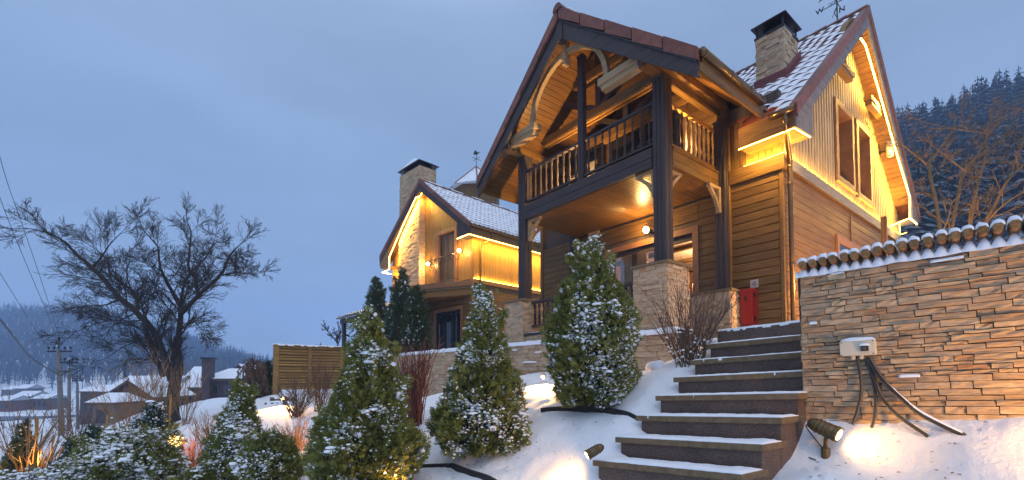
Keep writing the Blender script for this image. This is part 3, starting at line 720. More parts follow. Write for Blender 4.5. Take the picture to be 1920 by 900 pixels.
# --- side gable: vertical boards, two deep windows
gw = hp(MB().prism([(XW + .1, YS + .66, 4.0), (XE, YS + .66, 4.0), (XE, YS + .66, zm(XE) - .3), (RX, YS + .66, RZ - .35), (XW + .1, YS + .66, zm(XW + .1) - .3)], (0, .12, 0)), 'gable', M['farbrown'])
WINS = [(11.70, 12.92, 4.30, 6.16), (13.12, 14.28, 4.27, 6.18)]
bx = XW + .06; k = 0
while bx < XE - .03:
    wd = .092 if k % 2 else .060; th = .0 if k % 2 else -.016
    segs = [(4.03, zm(bx + wd / 2) - .26)]
    for a, b, z0, z1 in WINS:
        if bx + wd > a and bx < b: segs = [(4.03, z0), (z1, segs[0][1])]
    for z0, z1 in segs:
        if z1 - z0 < .03: continue
        m = MB(); t0, t1 = (zm(bx) - zm(bx + wd / 2), zm(bx + wd) - zm(bx + wd / 2)) if z1 == segs[-1][1] and len(segs) == 1 or z1 > 6.3 else (0, 0)
        m.hexa([(bx, YS + th, z0), (bx + wd - .004, YS + th, z0), (bx + wd - .004, YS + .03, z0), (bx, YS + .03, z0), (bx, YS + th, z1 + t0), (bx + wd - .004, YS + th, z1 + t1), (bx + wd - .004, YS + .03, z1 + t1), (bx, YS + .03, z1 + t0)])
        hp(m, 'board', M['boards'], gw)
    bx += wd; k += 1
for a, b, z0, z1 in WINS:
    f = hp(MB().box((a, YS - .045, z0), (a + .15, YS + .0, z1)).box((b - .13, YS - .045, z0), (b, YS, z1)).box((a + .15, YS - .045, z1 - .14), (b - .13, YS, z1)).box((a + .15, YS - .045, z0), (b - .13, YS, z0 + .13))
           .box((a + .13, YS, z0 + .1), (a + .15, YS + .60, z1 - .1)).box((b - .13, YS, z0 + .1), (b - .11, YS + .60, z1 - .1)).box((a + .15, YS, z1 - .14), (b - .13, YS + .60, z1 - .12)).box((a + .15, YS, z0 + .11), (b - .13, YS + .60, z0 + .13)), 'window', M['trim'])
    hp(MB().box((a + .15, YS + .57, z0 + .13), (b - .13, YS + .58, z1 - .14)), 'pane', M['glassdark'], f)
    hp(MB().box((a + .16, YS + .53, z0 + .13), (a + .22, YS + .57, z1 - .14)).box((b - .2, YS + .53, z0 + .13), (b - .14, YS + .57, z1 - .14)).box((a + .22, YS + .53, z0 + .13), (b - .2, YS + .57, z0 + .19)), 'sash', M['dark_z'], f)
    hp(MB().box((a - .02, YS - .075, z0 - .03), (b + .02, YS + .0, z0 - .002)), 'sill', M['trim'], f)
hp(MB().box((XE - .12, YS + .06, .2), (XE, YN, 4.6)).box((XW + .2, YN - .1, .2), (XE, YN, 4.6)), 'wall', M['farbrown'])
# --- main roof
EXF, YO, YF = 8.47, 3.04, 10.45       # eave line, verge, far verge
th = .10
XC = 8.97
m = MB().prism([(EXF, YO, zm(EXF)), (XC, YO, zm(XC)), (XC, YO, zm(XC) - th), (EXF, YO, zm(EXF) - th)], (0, 3.985 - YO, 0))
m.prism([(XC, YO, zm(XC)), (RX, YO, RZ), (2 * RX - EXF, YO, zm(EXF)), (2 * RX - EXF, YO, zm(EXF) - th), (RX, YO, RZ - th * 1.3), (XC, YO, zm(XC) - th)], (0, YF - YO, 0))
roof = hp(m, 'roof', M['tile'])
su = 1 / math.sqrt(1 + SL * SL); up = Vector((su, 0, SL * su)); nr = Vector((-SL * su, 0, su))
FRM = Matrix(((up.x, 0, nr.x, EXF - .02), (0, 1, 0, YO + .10), (up.z, 0, nr.z, zm(EXF - .02) + .004), (0, 0, 0, 1)))
LEN = (RX - EXF) / su
def keep_m(x, y):
    wx = EXF + x * su; wy = YO + .1 + y
    if wx > RX - .12 or wy > 9.9: return False
    if abs(wy - PYC) < 3.1 and zp(wy) > zm(wx) + .12: return False
    if 10.36 < wx < 11.05 and 3.90 < wy < 4.40: return False
    return True
tile_roof(roof, FRM, .235, .37, 18, 30, keep_m, 300, lambda i, j: (i >= 11 and (i * 7 + j * 3) % 5 < 3) or (i >= 7 and j > 3 and (i + j * 5) % 7 == 0))
# snow on the far slope
snow_strip(roof, (2 * RX - EXF, YO + .1, zm(EXF) + .01), (0, 7, 0), (RX - (2 * RX - EXF), 0, RZ - zm(EXF)), 8, 4, .03, 5)
for k in range(18):       # ridge tiles
    y = YO - .02 + k * .40; m = MB()
    V = []; n = 6
    for e_, r_ in ((0, .105), (.42, .092)):
        for i in range(n + 1): t = PI * i / n; V.append((RX + math.cos(t) * r_ * 1.15, y + e_, RZ - .03 + math.sin(t) * r_))
    m.add(V, [(i, i + 1, n + 2 + i, n + 1 + i) for i in range(n)] + [tuple(range(n + 1))])
    hp(m, 'ridge_tile', M['tile'], roof)
for k in range(4): snow_strip(roof, (RX - .09, 3.5 + k * .6, RZ + .03), (0, .35, 0), (.09, 0, .035), 8, 2, .016, 70 + k)
def rake(yv, x0, x1, n, name, mat, z_off, hgt, dep, parent, taper=0):     # boards running up a verge of the main roof
    for i in range(n):
        a = x0 + (x1 - x0) * i / n; b = x0 + (x1 - x0) * (i + 1) / n - (.004 if i < n - 1 else 0)
        m = MB(); m.hexa([(a, yv, zm(a) + z_off - hgt), (b, yv, zm(b) + z_off - hgt), (b, yv + dep, zm(b) + z_off - hgt), (a, yv + dep, zm(a) + z_off - hgt), (a, yv, zm(a) + z_off), (b, yv, zm(b) + z_off), (b, yv + dep, zm(b) + z_off), (a, yv + dep, zm(a) + z_off)])
        hp(m, name, mat, parent)
rake(YO - .05, EXF - .02, RX, 7, 'verge_tile', M['tile'], .065, .22, .12, roof)
rake(YO - .05, RX + .002, 2 * RX - EXF, 7, 'verge_tile', M['tile'], .065, .22, .12, roof)
rake(YO - .02, EXF + .08, RX, 1, 'bargeboard', M['grey_x'], -.165, .26, .05, house)
rake(YO - .02, RX + .002, 2 * RX - EXF - .1, 1, 'bargeboard', M['grey_x'], -.165, .26, .05, house)
snow_strip(house, (8.7, YO - .025, zm(8.7) - .16), (1.55, 0, 1.55 * SL), (0, .03, 0), 20, 2, .012, 15)
# boxed eave at the corner: end panel, fascia, soffit
hp(MB().prism([(EXF + .02, YO - .015, 4.22), (9.22, YO - .015, 4.28), (9.22, YO - .015, 4.86), (EXF + .3, YO - .015, zm(EXF + .3) - .42), (EXF + .02, YO - .015, zm(EXF) - .18)], (0, .05, 0)), 'eave_end', M['grey_z'])
hp(MB().box((EXF - .01, YO + .0, 4.22), (EXF + .03, 3.985, zm(EXF) - .02)), 'fascia', M['siding_y'])
so = hp(MB().hexa([(EXF + .0, YO + .03, 4.215), (XW + .03, YO + .03, 4.24), (XW + .03, 4.0, 4.24), (EXF, 4.0, 4.215), (EXF, YO + .03, 4.235), (XW + .03, YO + .03, 4.26), (XW + .03, 4.0, 4.26), (EXF, 4.0, 4.235)])
        .hexa([(XW + .03, YO + .03, 4.24), (9.20, YO + .03, 4.27), (9.20, YS + .0, 4.27), (XW + .03, YS, 4.24), (XW + .03, YO + .03, 4.26), (9.2, YO + .03, 4.29), (9.2, YS, 4.29), (XW + .03, YS, 4.26)]), 'soffit', M['honey_y'])
led([(EXF + .02, 4.0, 4.203), (EXF + .015, YO + .02, 4.203), (9.16, YO + .01, 4.262)], 'led', .010, aim=[(.6, 0, -1), (0, .6, -1)], wpm=26)
# raking soffit over the gable, far rake light strip
hp(MB().hexa([(9.15, YO + .02, zm(9.15) - .40), (RX, YO + .02, RZ - .40), (RX, YS + .3, RZ - .40), (9.15, YS + .3, zm(9.15) - .40), (9.15, YO + .02, zm(9.15) - .38), (RX, YO + .02, RZ - .38), (RX, YS + .3, RZ - .38), (9.15, YS + .3, zm(9.15) - .38)]), 'soffit', M['honey_x'])
n = 34
sr = hp(MB().hexa([(RX, YO + .02, RZ - .36), (16.45, YO + .02, zm(16.45) - .36), (16.45, YS + .3, zm(16.45) - .36), (RX, YS + .3, RZ - .36), (RX, YO + .02, RZ - .34), (16.45, YO + .02, zm(16.45) - .34), (16.45, YS + .3, zm(16.45) - .34), (RX, YS + .3, RZ - .34)]), 'soffit', M['honey_y'])
for i in range(n):
    a = RX + .05 + i * (16.4 - RX - .05) / n; b = a + (16.4 - RX - .05) / n - .012
    hp(MB().hexa([(a, YO + .03, zm(a) - .375), (b, YO + .03, zm(b) - .375), (b, YS + .02, zm(b) - .375), (a, YS + .02, zm(a) - .375), (a, YO + .03, zm(a) - .361), (b, YO + .03, zm(b) - .361), (b, YS + .02, zm(b) - .361), (a, YS + .02, zm(a) - .361)]), 'board', M['honey_y'], sr)
hp(MB().prism([(16.40, YO - .015, 4.35), (17.05, YO - .015, 4.33), (17.05, YO - .015, zm(17.05) - .2), (16.40, YO - .015, zm(16.4) - .42)], (0, .05, 0)).box((16.42, YO + .035, 4.34), (17.0, YS, 4.37)), 'eave_end', M['grey_z'])
q0, q1, q2 = P(1614, 72, 1), P(1623, 85, 1), P(1706, 370, 1)
def ony(p, y): return p * (y / p.y)
led([ony(q0, YO + .05), ony(P(1623, 85, 1), YO + .06), ony(P(1645, 160, 1), YO + .05), ony(P(1679, 281, 1), YO + .02), ony(q2, YO - .03), ony(P(1706, 409, 1), YO - .03), ony(P(1719, 420, 1), YO - .03)], 'led', .017, aim=[None, (-.55, .75, -.55), (-.55, .75, -.55), (-.55, .75, -.55), (-.6, .9, 0), None], wpm=34)
led([ony(P(1706, 409, 1), YO - .03), ony(P(1669, 424, 1), YS - .05)], 'led', .014, aim=(0, .5, -1), wpm=24)
led([ony(P(1686, 420, 1), YO + .2), ony(P(1688, 440, 1), YO + .2), ony(P(1700, 436, 1), YO + .1)], 'led_dim', .008)
# carved arch under the gable peak
def arch(cx_or_y, cz, r, wd, dep, plane, axis, a0, a1, n=22):
    m = MB(); V = []
    for i in range(n + 1):
        t = a0 + (a1 - a0) * i / n; c, s = math.cos(t), math.sin(t)
        for rr_, dd in ((r, 0), (r + wd, 0), (r + wd, dep), (r, dep)):
            h, z = cx_or_y + c * rr_, cz + s * rr_
            V.append((plane + dd, h, z) if axis == 'x' else (h, plane + dd, z))
    F = [(i * 4 + k, i * 4 + (k + 1) % 4, (i + 1) * 4 + (k + 1) % 4, (i + 1) * 4 + k) for i in range(n) for k in range(4)] + [(0, 3, 2, 1), (n * 4, n * 4 + 1, n * 4 + 2, n * 4 + 3)]
    return m.add(V, F)
ar = hp(arch(12.80, 6.75, 1.25, .15, .12, YO + .10, 'y', -.05, PI + .05), 'arch', M['honey_x'])
for x0, x1 in ((13.35, 14.65), (10.95, 12.15)):
    z = 6.62
    hp(MB().box((x0, YO + .10, z), (x1, YO + .26, z + .10)).box((x0 + .08, YO + .115, z - .10), (x1 - .08, YO + .245, z)), 'bracket', M['honey_x'], ar)
# --- chimney
CH = (10.30, 11.02, 3.87, 4.44)
ch = hp(MB().box((CH[0] + .03, CH[2] + .03, 5.9), (CH[1] - .03, CH[3] - .03, 7.36)), 'chimney', M['mortar'])
cm = MB()
ledger_mesh(cm, lambda x, y, z: (CH[0] + .02 + x, CH[2] + y, 5.9 + z), CH[3] - CH[2], 1.46, 21, (.055, .085), (.12, .30), (.010, .035))
ledger_mesh(cm, lambda x, y, z: (CH[0] + y, CH[2] + .02 + x, 5.9 + z), CH[1] - CH[0], 1.46, 22, (.055, .085), (.12, .30), (.010, .035))
ledger_mesh(cm, lambda x, y, z: (CH[0] + y, CH[3] - .02 - x, 5.9 + z), CH[1] - CH[0], 1.46, 23, (.055, .085), (.12, .30), (.010, .035))
hp(cm, 'stone_cladding', M['ledger_i'], ch, kind='stuff')
x0, x1, y0, y1 = CH
fl = MB()
for (a, b) in (((x0 - .03, y0 - .03), (x0 - .03, y1 + .03)), ((x0 - .03, y0 - .03), (x1 + .1, y0 - .03))):
    za, zb = zm(a[0]), zm(b[0])
    fl.hexa([(a[0], a[1], za - .05), (b[0], b[1], zb - .05), (b[0] + .02, b[1] + .02, zb - .05), (a[0] + .02, a[1] + .02, za - .05), (a[0], a[1], za + .22), (b[0], b[1], zb + .24), (b[0] + .02, b[1] + .02, zb + .24), (a[0] + .02, a[1] + .02, za + .22)])
fl.hexa([(x0 - .26, y0 - .14, zm(x0 - .26) + .05), (x1 + .15, y0 - .14, zm(x1 + .15) + .05), (x1 + .15, y0 - .03, zm(x1 + .15) + .05), (x0 - .03, y0 - .03, zm(x0 - .03) + .05), (x0 - .26, y0 - .14, zm(x0 - .26) + .068), (x1 + .15, y0 - .14, zm(x1 + .15) + .068), (x1 + .15, y0 - .03, zm(x1 + .15) + .068), (x0 - .03, y0 - .03, zm(x0 - .03) + .068)])
hp(fl, 'flashing', M['flash'], ch)
def chim_cap(parent, x0, x1, y0, y1, z, hp_, ov, mw=ID, hh=.20, snow=False):
    m = MB(); m.box((x0 - .02, y0 - .02, z), (x1 + .02, y1 + .02, z + .045))
    c = m.obj('chimney_cap', M['chimcap'], parent, mw)
    for px_ in (x0 + .02, x1 - .02):
        for py_ in (y0 + .02, y1 - .02): MB().box((px_ - .014, py_ - .014, z + .045), (px_ + .014, py_ + .014, z + hp_)).obj('post', M['chimcap'], c, mw)
    MB().box((x0 + .12, y0 + .12, z + .045), (x1 - .12, y1 - .12, z + hp_ * .8)).obj('flue', M['black'], c, mw)
    a, b, cc, d = x0 - ov, x1 + ov, y0 - ov, y1 + ov; zc = z + hp_; my = (cc + d) / 2; rr_ = (d - cc) * .16; r2 = (b - a) * .2; mx = (a + b) / 2
    m = MB(); V = [(a, cc, zc - .02), (b, cc, zc - .02), (b, d, zc - .02), (a, d, zc - .02), (a, cc, zc), (b, cc, zc), (b, d, zc), (a, d, zc), (mx - r2, my, zc + hh), (mx + r2, my, zc + hh)]
    m.add(V, [(0, 3, 2, 1), (0, 1, 5, 4), (1, 2, 6, 5), (2, 3, 7, 6), (3, 0, 4, 7), (4, 5, 9, 8), (5, 6, 9), (6, 7, 8, 9), (7, 4, 8)])
    m.obj('hood', M['chimcap'], c, mw)
    if snow:
        m = MB(); s_ = lambda p, q, t: tuple(p[i] * (1 - t) + q[i] * t for i in range(3)); o = Vector((0, 0, .014))
        m.add([Vector(V[4]) * .9 + Vector(V[8]) * .1 + o, Vector(V[5]) * .9 + Vector(V[9]) * .1 + o, Vector(V[9]) + o, Vector(V[8]) + o], [(0, 1, 2, 3)])
        m.add([Vector(V[7]) * .9 + Vector(V[8]) * .1 + o, Vector(V[4]) * .9 + Vector(V[8]) * .1 + o, Vector(V[8]) + o], [(0, 1, 2)])
        m.obj('snow', M['snow'], c, mw)
    return c
chim_cap(ch, *CH, 7.36, .27, .07)
# --- porch roof
xa, xb = PX0 + .04, 11.4
yr, yl = 3.585, 9.395
def xv(y): return max(8.52, RX - (RZ - zp(y)) / SL + .02)      # where the porch roof runs into the main roof
m = MB()
for y0_, y1_ in ((yr, PYC), (PYC, yl)):
    V = []
    for dz in (-.08, 0):
        V += [(xa, y0_, zp(y0_) + dz), (xv(y0_), y0_, zp(y0_) + dz), (xv(y1_), y1_, zp(y1_) + dz), (xa, y1_, zp(y1_) + dz)]
    m.hexa(V)
pr = hp(m, 'roof', M['tile'])
sp_ = 1 / math.sqrt(1 + PSL * PSL)
for side in (-1, 1):      # boarded underside, one board after the other
    nb = 34
    ub = hp(MB().hexa([(xa, PYC, PZR - .12), (xa, PYC + side * 2.9, zp(PYC + side * 2.9) - .10), (9.0, PYC + side * 2.9, zp(PYC + side * 2.9) - .10), (9.0, PYC, PZR - .12), (xa, PYC, PZR - .10), (xa, PYC + side * 2.9, zp(PYC + side * 2.9) - .08), (9.0, PYC + side * 2.9, zp(PYC + side * 2.9) - .08), (9.0, PYC, PZR - .10)]), 'soffit', M['dark_x'])
    bm_ = plank_mesh(2.52, 2.88 / sp_ / nb - .005, .016, M['soffit'], .004)
    for i in range(nb):
        yy = PYC + side * (2.88 * (i + .5) / nb); d = Vector((0, side * sp_, -PSL * sp_)); nn = Vector((0, side * PSL * sp_, sp_))
        mw = Matrix(((1, 0, 0, xa + 1.28), (0, d.y, nn.y, yy), (0, d.z, nn.z, zp(yy) - .125), (0, 0, 0, 1)))
        put('board', bm_, ub, mw)
    # eave fascia, bargeboard, verge tiles, flashing
    ye = PYC + side * 2.92
    hp(MB().box((xa, ye - .02, zp(ye) - .30), (8.5, ye + .02, zp(ye) - .02)), 'fascia', M['siding_x'])
    hp(MB().hexa([(PX0, PYC, PZR - .56), (PX0, ye, zp(ye) - .42), (PX0 + .055, ye, zp(ye) - .42), (PX0 + .055, PYC, PZR - .56), (PX0, PYC, PZR - .22), (PX0, ye, zp(ye) - .18), (PX0 + .055, ye, zp(ye) - .18), (PX0 + .055, PYC, PZR - .22)]), 'bargeboard', M['dark_y'])
    hp(MB().hexa([(PX0 - .03, PYC, PZR - .235), (PX0 - .03, ye, zp(ye) - .195), (PX0 + .05, ye, zp(ye) - .195), (PX0 + .05, PYC, PZR - .235), (PX0 - .03, PYC, PZR - .195), (PX0 - .03, ye, zp(ye) - .155), (PX0 + .05, ye, zp(ye) - .155), (PX0 + .05, PYC, PZR - .195)]), 'flashing', M['edging'])
    for i in range(5):
        a = PYC + side * (2.94 * i / 5 + .02); b = PYC + side * (2.94 * (i + 1) / 5 - .0); lift = .012 * (i % 2) * 0
        x_ = PX0 - .035 - .006 * (4 - i)
        hp(MB().hexa([(x_, a, zp(a) - .19), (x_, b, zp(b) - .15), (x_ + .14, b, zp(b) - .15), (x_ + .14, a, zp(a) - .19), (x_, a, zp(a) + .06), (x_, b, zp(b) + .045), (x_ + .14, b, zp(b) + .045), (x_ + .14, a, zp(a) + .06)]), 'verge_tile', M['tile'], pr)
m = MB(); V = []; n = 8
for e_, r_ in ((-.08, .12), (.5, .10)):
    for i in range(n + 1): t = PI * i / n; V.append((PX0 + e_, PYC + math.cos(t) * r_, PZR - .03 + math.sin(t) * r_ * 1.15))
m.add(V, [(i, i + 1, n + 2 + i, n + 1 + i) for i in range(n)] + [tuple(range(n + 1))]); hp(m, 'ridge_tile', M['tile'], pr)
snow_lump(pr, T(PX0 + .30, PYC - .05, PZR + .06), .16, .07, .05, 33)
# --- gable ornament of the porch: arch, corbels, pendant, purlin ends
xp = 6.52
ar = hp(arch(6.54, 5.55, 1.01, .10, .09, xp, 'x', -.02, PI + .02, 30), 'arch', M['pale_y'])
for s in (-1, 1):
    y0, y1 = sorted((6.54 + s * .90, 6.54 + s * 1.86))
    hp(MB().box((xp - .04, y0, 5.43), (xp + .16, y1, 5.56)).box((xp - .01, y0 + (.06 if s > 0 else -.0), 5.33), (xp + .14, y1 - (.06 if s < 0 else 0), 5.43)), 'corbel', M['pale_y'], ar)
    hp(MB().box((PX0 + .06, 6.49 + s * 1.86 - .05, 5.28), (PX0 + .30, 6.49 + s * 1.86 + .35 * max(0, s) + (.0 if s > 0 else 0.05), 5.62)), 'purlin_end', M['dark_x'])
    for i in range(2):      # purlins under the slopes
        yy = 6.49 + s * (1.98 if i == 0 else .12); zz = zp(yy) - .26
        if i == 0: hp(MB().box((xa + .1, yy - .09, zz - .10), (XW, yy + .09, zz + .08)), 'purlin', M['siding_x'])
hp(MB().box((xp - .02, 6.50, 6.36), (xp + .11, 6.58, 6.86)).box((xp - .035, 6.49, 6.46), (xp + .12, 6.595, 6.60)), 'pendant', M['pale_z'], ar)
hp(MB().box((PX0 - .02, 6.40, 6.74), (PX0 + .12, 6.58, 7.12)), 'king_block', M['dark_z'])
# trusses inside the balcony roof
for xt, z1, z2 in ((7.42, 5.62, 6.50), (8.35, 5.62, 6.50)):
    for zt in (z1, z2):
        hw = (PZR - .28 - zt) / PSL
        t_ = hp(MB().box((xt, PYC - hw, zt), (xt + .20, PYC + hw, zt + .17)), 'tie_beam', M['siding_y'])
        for dx in (.015, .115): hp(MB().box((xt + dx, PYC - hw + .03, zt - .028), (xt + dx + .06, PYC + hw - .03, zt - .001)), 'light_batten', M['honey_y'], t_)
    hp(MB().box((xt + .04, PYC - .07, z1 + .17), (xt + .17, PYC + .07, z2)).box((xt + .04, PYC - .07, z2 + .17), (xt + .17, PYC + .07, PZR - .15)), 'king_post', M['dark_z'])
    for s in (-1, 1): hp(MB().beam((xt + .1, PYC + s * .1, z1 + .2), (xt + .1, PYC + s * 1.0, zp(PYC + s * 1.0) - .2), .1, .12, 0, (1, 0, 0)), 'strut', M['dark_y'])
# --- posts
def post(x0, x1, y0, y1, z0, z1, nm='post'):
    p = hp(MB().box((x0 + .012, y0 + .012, z0), (x1 - .012, y1 - .012, z1)), nm, M['dark_z'])
    ty = (y1 - y0) / 3
    for a in (0, 1, 2): plank('facing', (x0, y0 + a * ty + (.0 if a == 0 else .006), z0 + .003), (x0 + .02, y0 + (a + 1) * ty - (.006 if a < 2 else 0), z1 - .003), M['dark_z'], p)
    tx = (x1 - x0 - .02) / 2
    for a in (0, 1): plank('facing', (x0 + .022 + a * tx, y0 - .0, z0 + .003), (x0 + .02 + (a + 1) * tx - .008, y0 + .02, z1 - .003), M['dark_z'], p)
    hp(MB().box((x0 - .01, y0 - .01, z1 - .04), (x1 + .01, y1 + .01, z1 - .005)), 'cap', M['dark_y'], p)
    return p
post(6.90, 7.14, 4.505, 4.75, 1.94, 5.27)
post(6.90, 7.14, 8.275, 8.52, 1.80, 5.27)
post(6.92, 7.06, 6.435, 6.575, 4.02, 6.72)
post(8.72, 8.92, 4.385, 4.60, 1.7, 5.05, 'pilaster')
post(8.72, 8.92, 8.40, 8.60, FL, 5.05, 'pilaster')
plank('trim_board', (8.86, 4.365, .6), (8.95, 4.384, 4.9), M['honey_z'], house)
for s, y in ((-1, 4.63), (1, 8.40)):    # wall plates over the posts
    hp(MB().box((xa + .12, y - .09, 5.275), (8.95, y + .09, 5.42)), 'wall_plate', M['siding_x'])
# braces
def brace(x, y, z, dx, dy, ln=.34):
    a = Vector((x, y, z)); d = Vector((dx, dy, 0))
    m = MB(); m.box((min(x, x + dx * ln) - .04, min(y, y + dy * ln) - .04, z - .06), (max(x, x + dx * ln) + .04, max(y, y + dy * ln) + .04, z))
    pts = [a + Vector((0, 0, -.46)), a + Vector((0, 0, -.36)) + d * .05, a + Vector((0, 0, -.22)) + d * .14, a + Vector((0, 0, -.06)) + d * (ln - .02)]
    for i in range(3): m.beam(pts[i], pts[i + 1] + (pts[i + 1] - pts[i]) * .05, .06, .06, 0, d.cross(Vector((0, 0, 1))))
    m.box((x - .04 + dx * .0, y - .04, z - .5), (x + .04, y + .04, z - .06))
    hp(m, 'brace', M['pale_y' if dy else 'pale_x'])
zc = 3.70
brace(8.68, 4.50, zc, -1, 0); brace(7.02, 4.80, zc, 0, 1); brace(7.18, 4.63, zc, 1, 0); brace(7.02, 8.22, zc, 0, -1); brace(7.18, 8.4, zc, 1, 0); brace(8.87, 8.0, zc, 0, -1, .25)
# --- balcony deck, ceiling boards, edge beams
hp(MB().box((6.92, 4.52, 3.735), (XW, 8.5, 3.98)), 'balcony_floor', M['dark_y'])
cb = hp(MB().box((6.94, 4.54, 3.712), (XW, 8.48, 3.733)), 'ceiling', M['dark_x'])
cbm = plank_mesh(1.94, .072, .014, M['soffit'], .004)
for i in range(50): put('ceiling_board', cbm, cb, T(7.93, 4.60 + i * .078, 3.703))
eb = hp(MB().box((6.88, 4.76, 3.70), (6.945, 8.27, 3.86)).box((6.875, 4.76, 3.868), (6.945, 8.27, 4.03)), 'edge_beam', M['dark_y'])
for z0, z1 in ((3.70, 3.83), (3.836, 3.99)): plank('plank', (7.145, 4.505, z0), (8.715, 4.56, z1), M['siding_x'], eb)
plank('plank', (7.145, 4.49, 3.996), (8.715, 4.57, 4.035), M['siding_x'], eb)
# --- railings with turned balusters
def turned(h, s=1.):
    m = MB(); q = h / 10
    prof = [(.026, 0), (.026, 1.5 * q), (.016, 1.7 * q), (.021, 1.95 * q), (.015, 2.2 * q), (.026, 3.6 * q), (.024, 5 * q), (.014, 7.6 * q), (.021, 7.85 * q), (.016, 8.1 * q), (.026, 8.4 * q), (.026, h)]
    return m.lathe((0, 0, 0), [(r * s, z) for r, z in prof], 8)
bal = turned(.68).mesh('baluster', M['dark_z'])
def railing(a, b, n, zt, zb, me, wide=.07, parent=house, bm='dark'):
    a, b = Vector(a), Vector(b); ax = 'x' if abs((b - a).x) > abs((b - a).y) else 'y'
    r = MB().beam((a.x, a.y, zt), (b.x, b.y, zt), wide, .05).obj('railing', M[bm + '_' + ax], parent)
    MB().beam((a.x, a.y, zb), (b.x, b.y, zb), wide * .8, .045).obj('bottom_rail', M[bm + '_' + ax], r)
    for i in range(n):
        p = a.lerp(b, (i + .6) / (n + .2)); put('baluster', me, r, T(p.x, p.y, zb + .02))
    return r
railing((6.98, 8.27, 0), (6.98, 6.58, 0), 9, 4.88, 4.15, bal)
railing((6.98, 6.43, 0), (6.98, 4.76, 0), 9, 4.88, 4.15, bal)
railing((7.15, 4.60, 0), (8.71, 4.60, 0), 9, 4.88, 4.13, bal, bm='honey')
hp(MB().box((6.90, 4.76, 4.032), (7.06, 8.27, 4.055)), 'deck_edge', M['siding_y'])
# --- upper back wall on the balcony
bwl = hp(MB().prism([(8.94, 4.4, 4.0), (8.94, 8.6, 4.0), (8.94, 8.6, 5.4), (8.94, PYC, 7.1), (8.94, 4.4, 5.4)], (.05, 0, 0)), 'wall', M['farbrown'])
for i in range(16):
    z0 = 4.03 + i * .19; hw = min(2.05, (PZR - .2 - z0 - .19) / PSL)
    if hw > .1: plank('plank', (8.90, PYC - hw, z0), (8.94, PYC + hw, z0 + .184), M['siding_y'], bwl)
bd = hp(MB().box((8.86, 5.25, 4.03), (8.90, 5.36, 6.2)).box((8.86, 7.35, 4.03), (8.90, 7.46, 6.2)).box((8.86, 5.36, 6.08), (8.90, 7.35, 6.2)), 'door', M['trim'])
hp(MB().box((8.885, 5.36, 4.03), (8.898, 7.35, 6.08)), 'pane', M['glassdark'], bd)
hp(MB().box((8.868, 5.36, 4.03), (8.884, 5.43, 6.08)).box((8.868, 6.3, 4.03), (8.884, 6.42, 6.08)).box((8.868, 7.28, 4.03), (8.884, 7.35, 6.08)), 'sash', M['dark_z'], bd)
# --- pillars, porch base
def cap_slab(p, x0, x1, y0, y1, z, sn=True):
    hp(MB().hexa([(x0 - .05, y0 - .05, z), (x1 + .05, y0 - .05, z), (x1 + .05, y1 + .05, z), (x0 - .05, y1 + .05, z), (x0 - .045, y0 - .045, z + .05), (x1 + .045, y0 - .045, z + .05), (x1 + .045, y1 + .045, z + .05), (x0 - .045, y1 + .045, z + .05)]), 'cap', M['slab'], p)
p = clad_block(house, 6.69, 7.33, 4.36, 5.02, .05, 1.89, 31); cap_slab(p, 6.69, 7.33, 4.36, 5.02, 1.89)
p = clad_block(house, 6.69, 7.33, 8.10, 8.76, .3, 1.745, 41); cap_slab(p, 6.69, 7.33, 8.10, 8.76, 1.745)
p = clad_block(house, 8.46, 8.90, 4.18, 5.0, .4, 1.60, 51); cap_slab(p, 8.46, 8.90, 4.18, 5.0, 1.60)
p = clad_block(house, 6.76, 7.2, 5.02, 8.10, .3, .93, 61, 'porch_base', sides='F')
hp(MB().box((6.70, 5.03, .93), (7.26, 8.09, .985)), 'ledge', M['edging'], p)
snow_strip(p, (6.71, 5.03, .985), (0, 3.06, 0), (.2, 0, 0), 40, 3, .018, 88)
hp(MB().box((7.2, 4.4, .35), (XW + .05, 9.9, FL)), 'porch_floor', M['slab'])
hp(MB().box((7.35, 4.30, .35), (8.44, 4.42, FL + .01)), 'porch_edge', M['honey_x'])
bal2 = turned(.48, 1.25).mesh('baluster', M['black'])
railing((6.98, 8.09, 0), (6.98, 5.03, 0), 20, 1.72, 1.17, bal2, .09)
# --- entrance: frame, glazing, room behind
fr = hp(MB().box((XW - .02, 5.06, FL), (XW + .16, 5.19, 3.16)).box((XW - .02, 7.42, FL), (XW + .16, 7.55, 3.16)).box((XW - .02, 5.19, 3.03), (XW + .16, 7.42, 3.16)), 'door_frame', M['trim'])
hp(MB().box((XW + .06, 7.33, FL), (XW + .13, 7.42, 3.03)).box((XW + .06, 6.52, FL), (XW + .13, 6.64, 3.03)).box((XW + .06, 6.64, 2.93), (XW + .13, 7.33, 3.03)).box((XW + .06, 5.19, 2.90), (XW + .13, 6.52, 3.03)).box((XW + .06, 6.38, FL), (XW + .13, 6.52, 2.9)).box((XW + .06, 6.64, FL), (XW + .13, 7.33, FL + .2)), 'sash', M['dark_z'], fr)
hp(MB().box((XW + .085, 6.64, FL + .2), (XW + .092, 7.33, 2.93)), 'pane', M['glass'], fr)
hp(MB().box((XW + .085, 5.95, FL), (XW + .092, 6.38, 2.9)), 'pane', M['glass'], fr)
hp(MB().box((XW + .06, 5.88, FL), (XW + .13, 5.95, 2.9)), 'sash', M['dark_z'], fr)
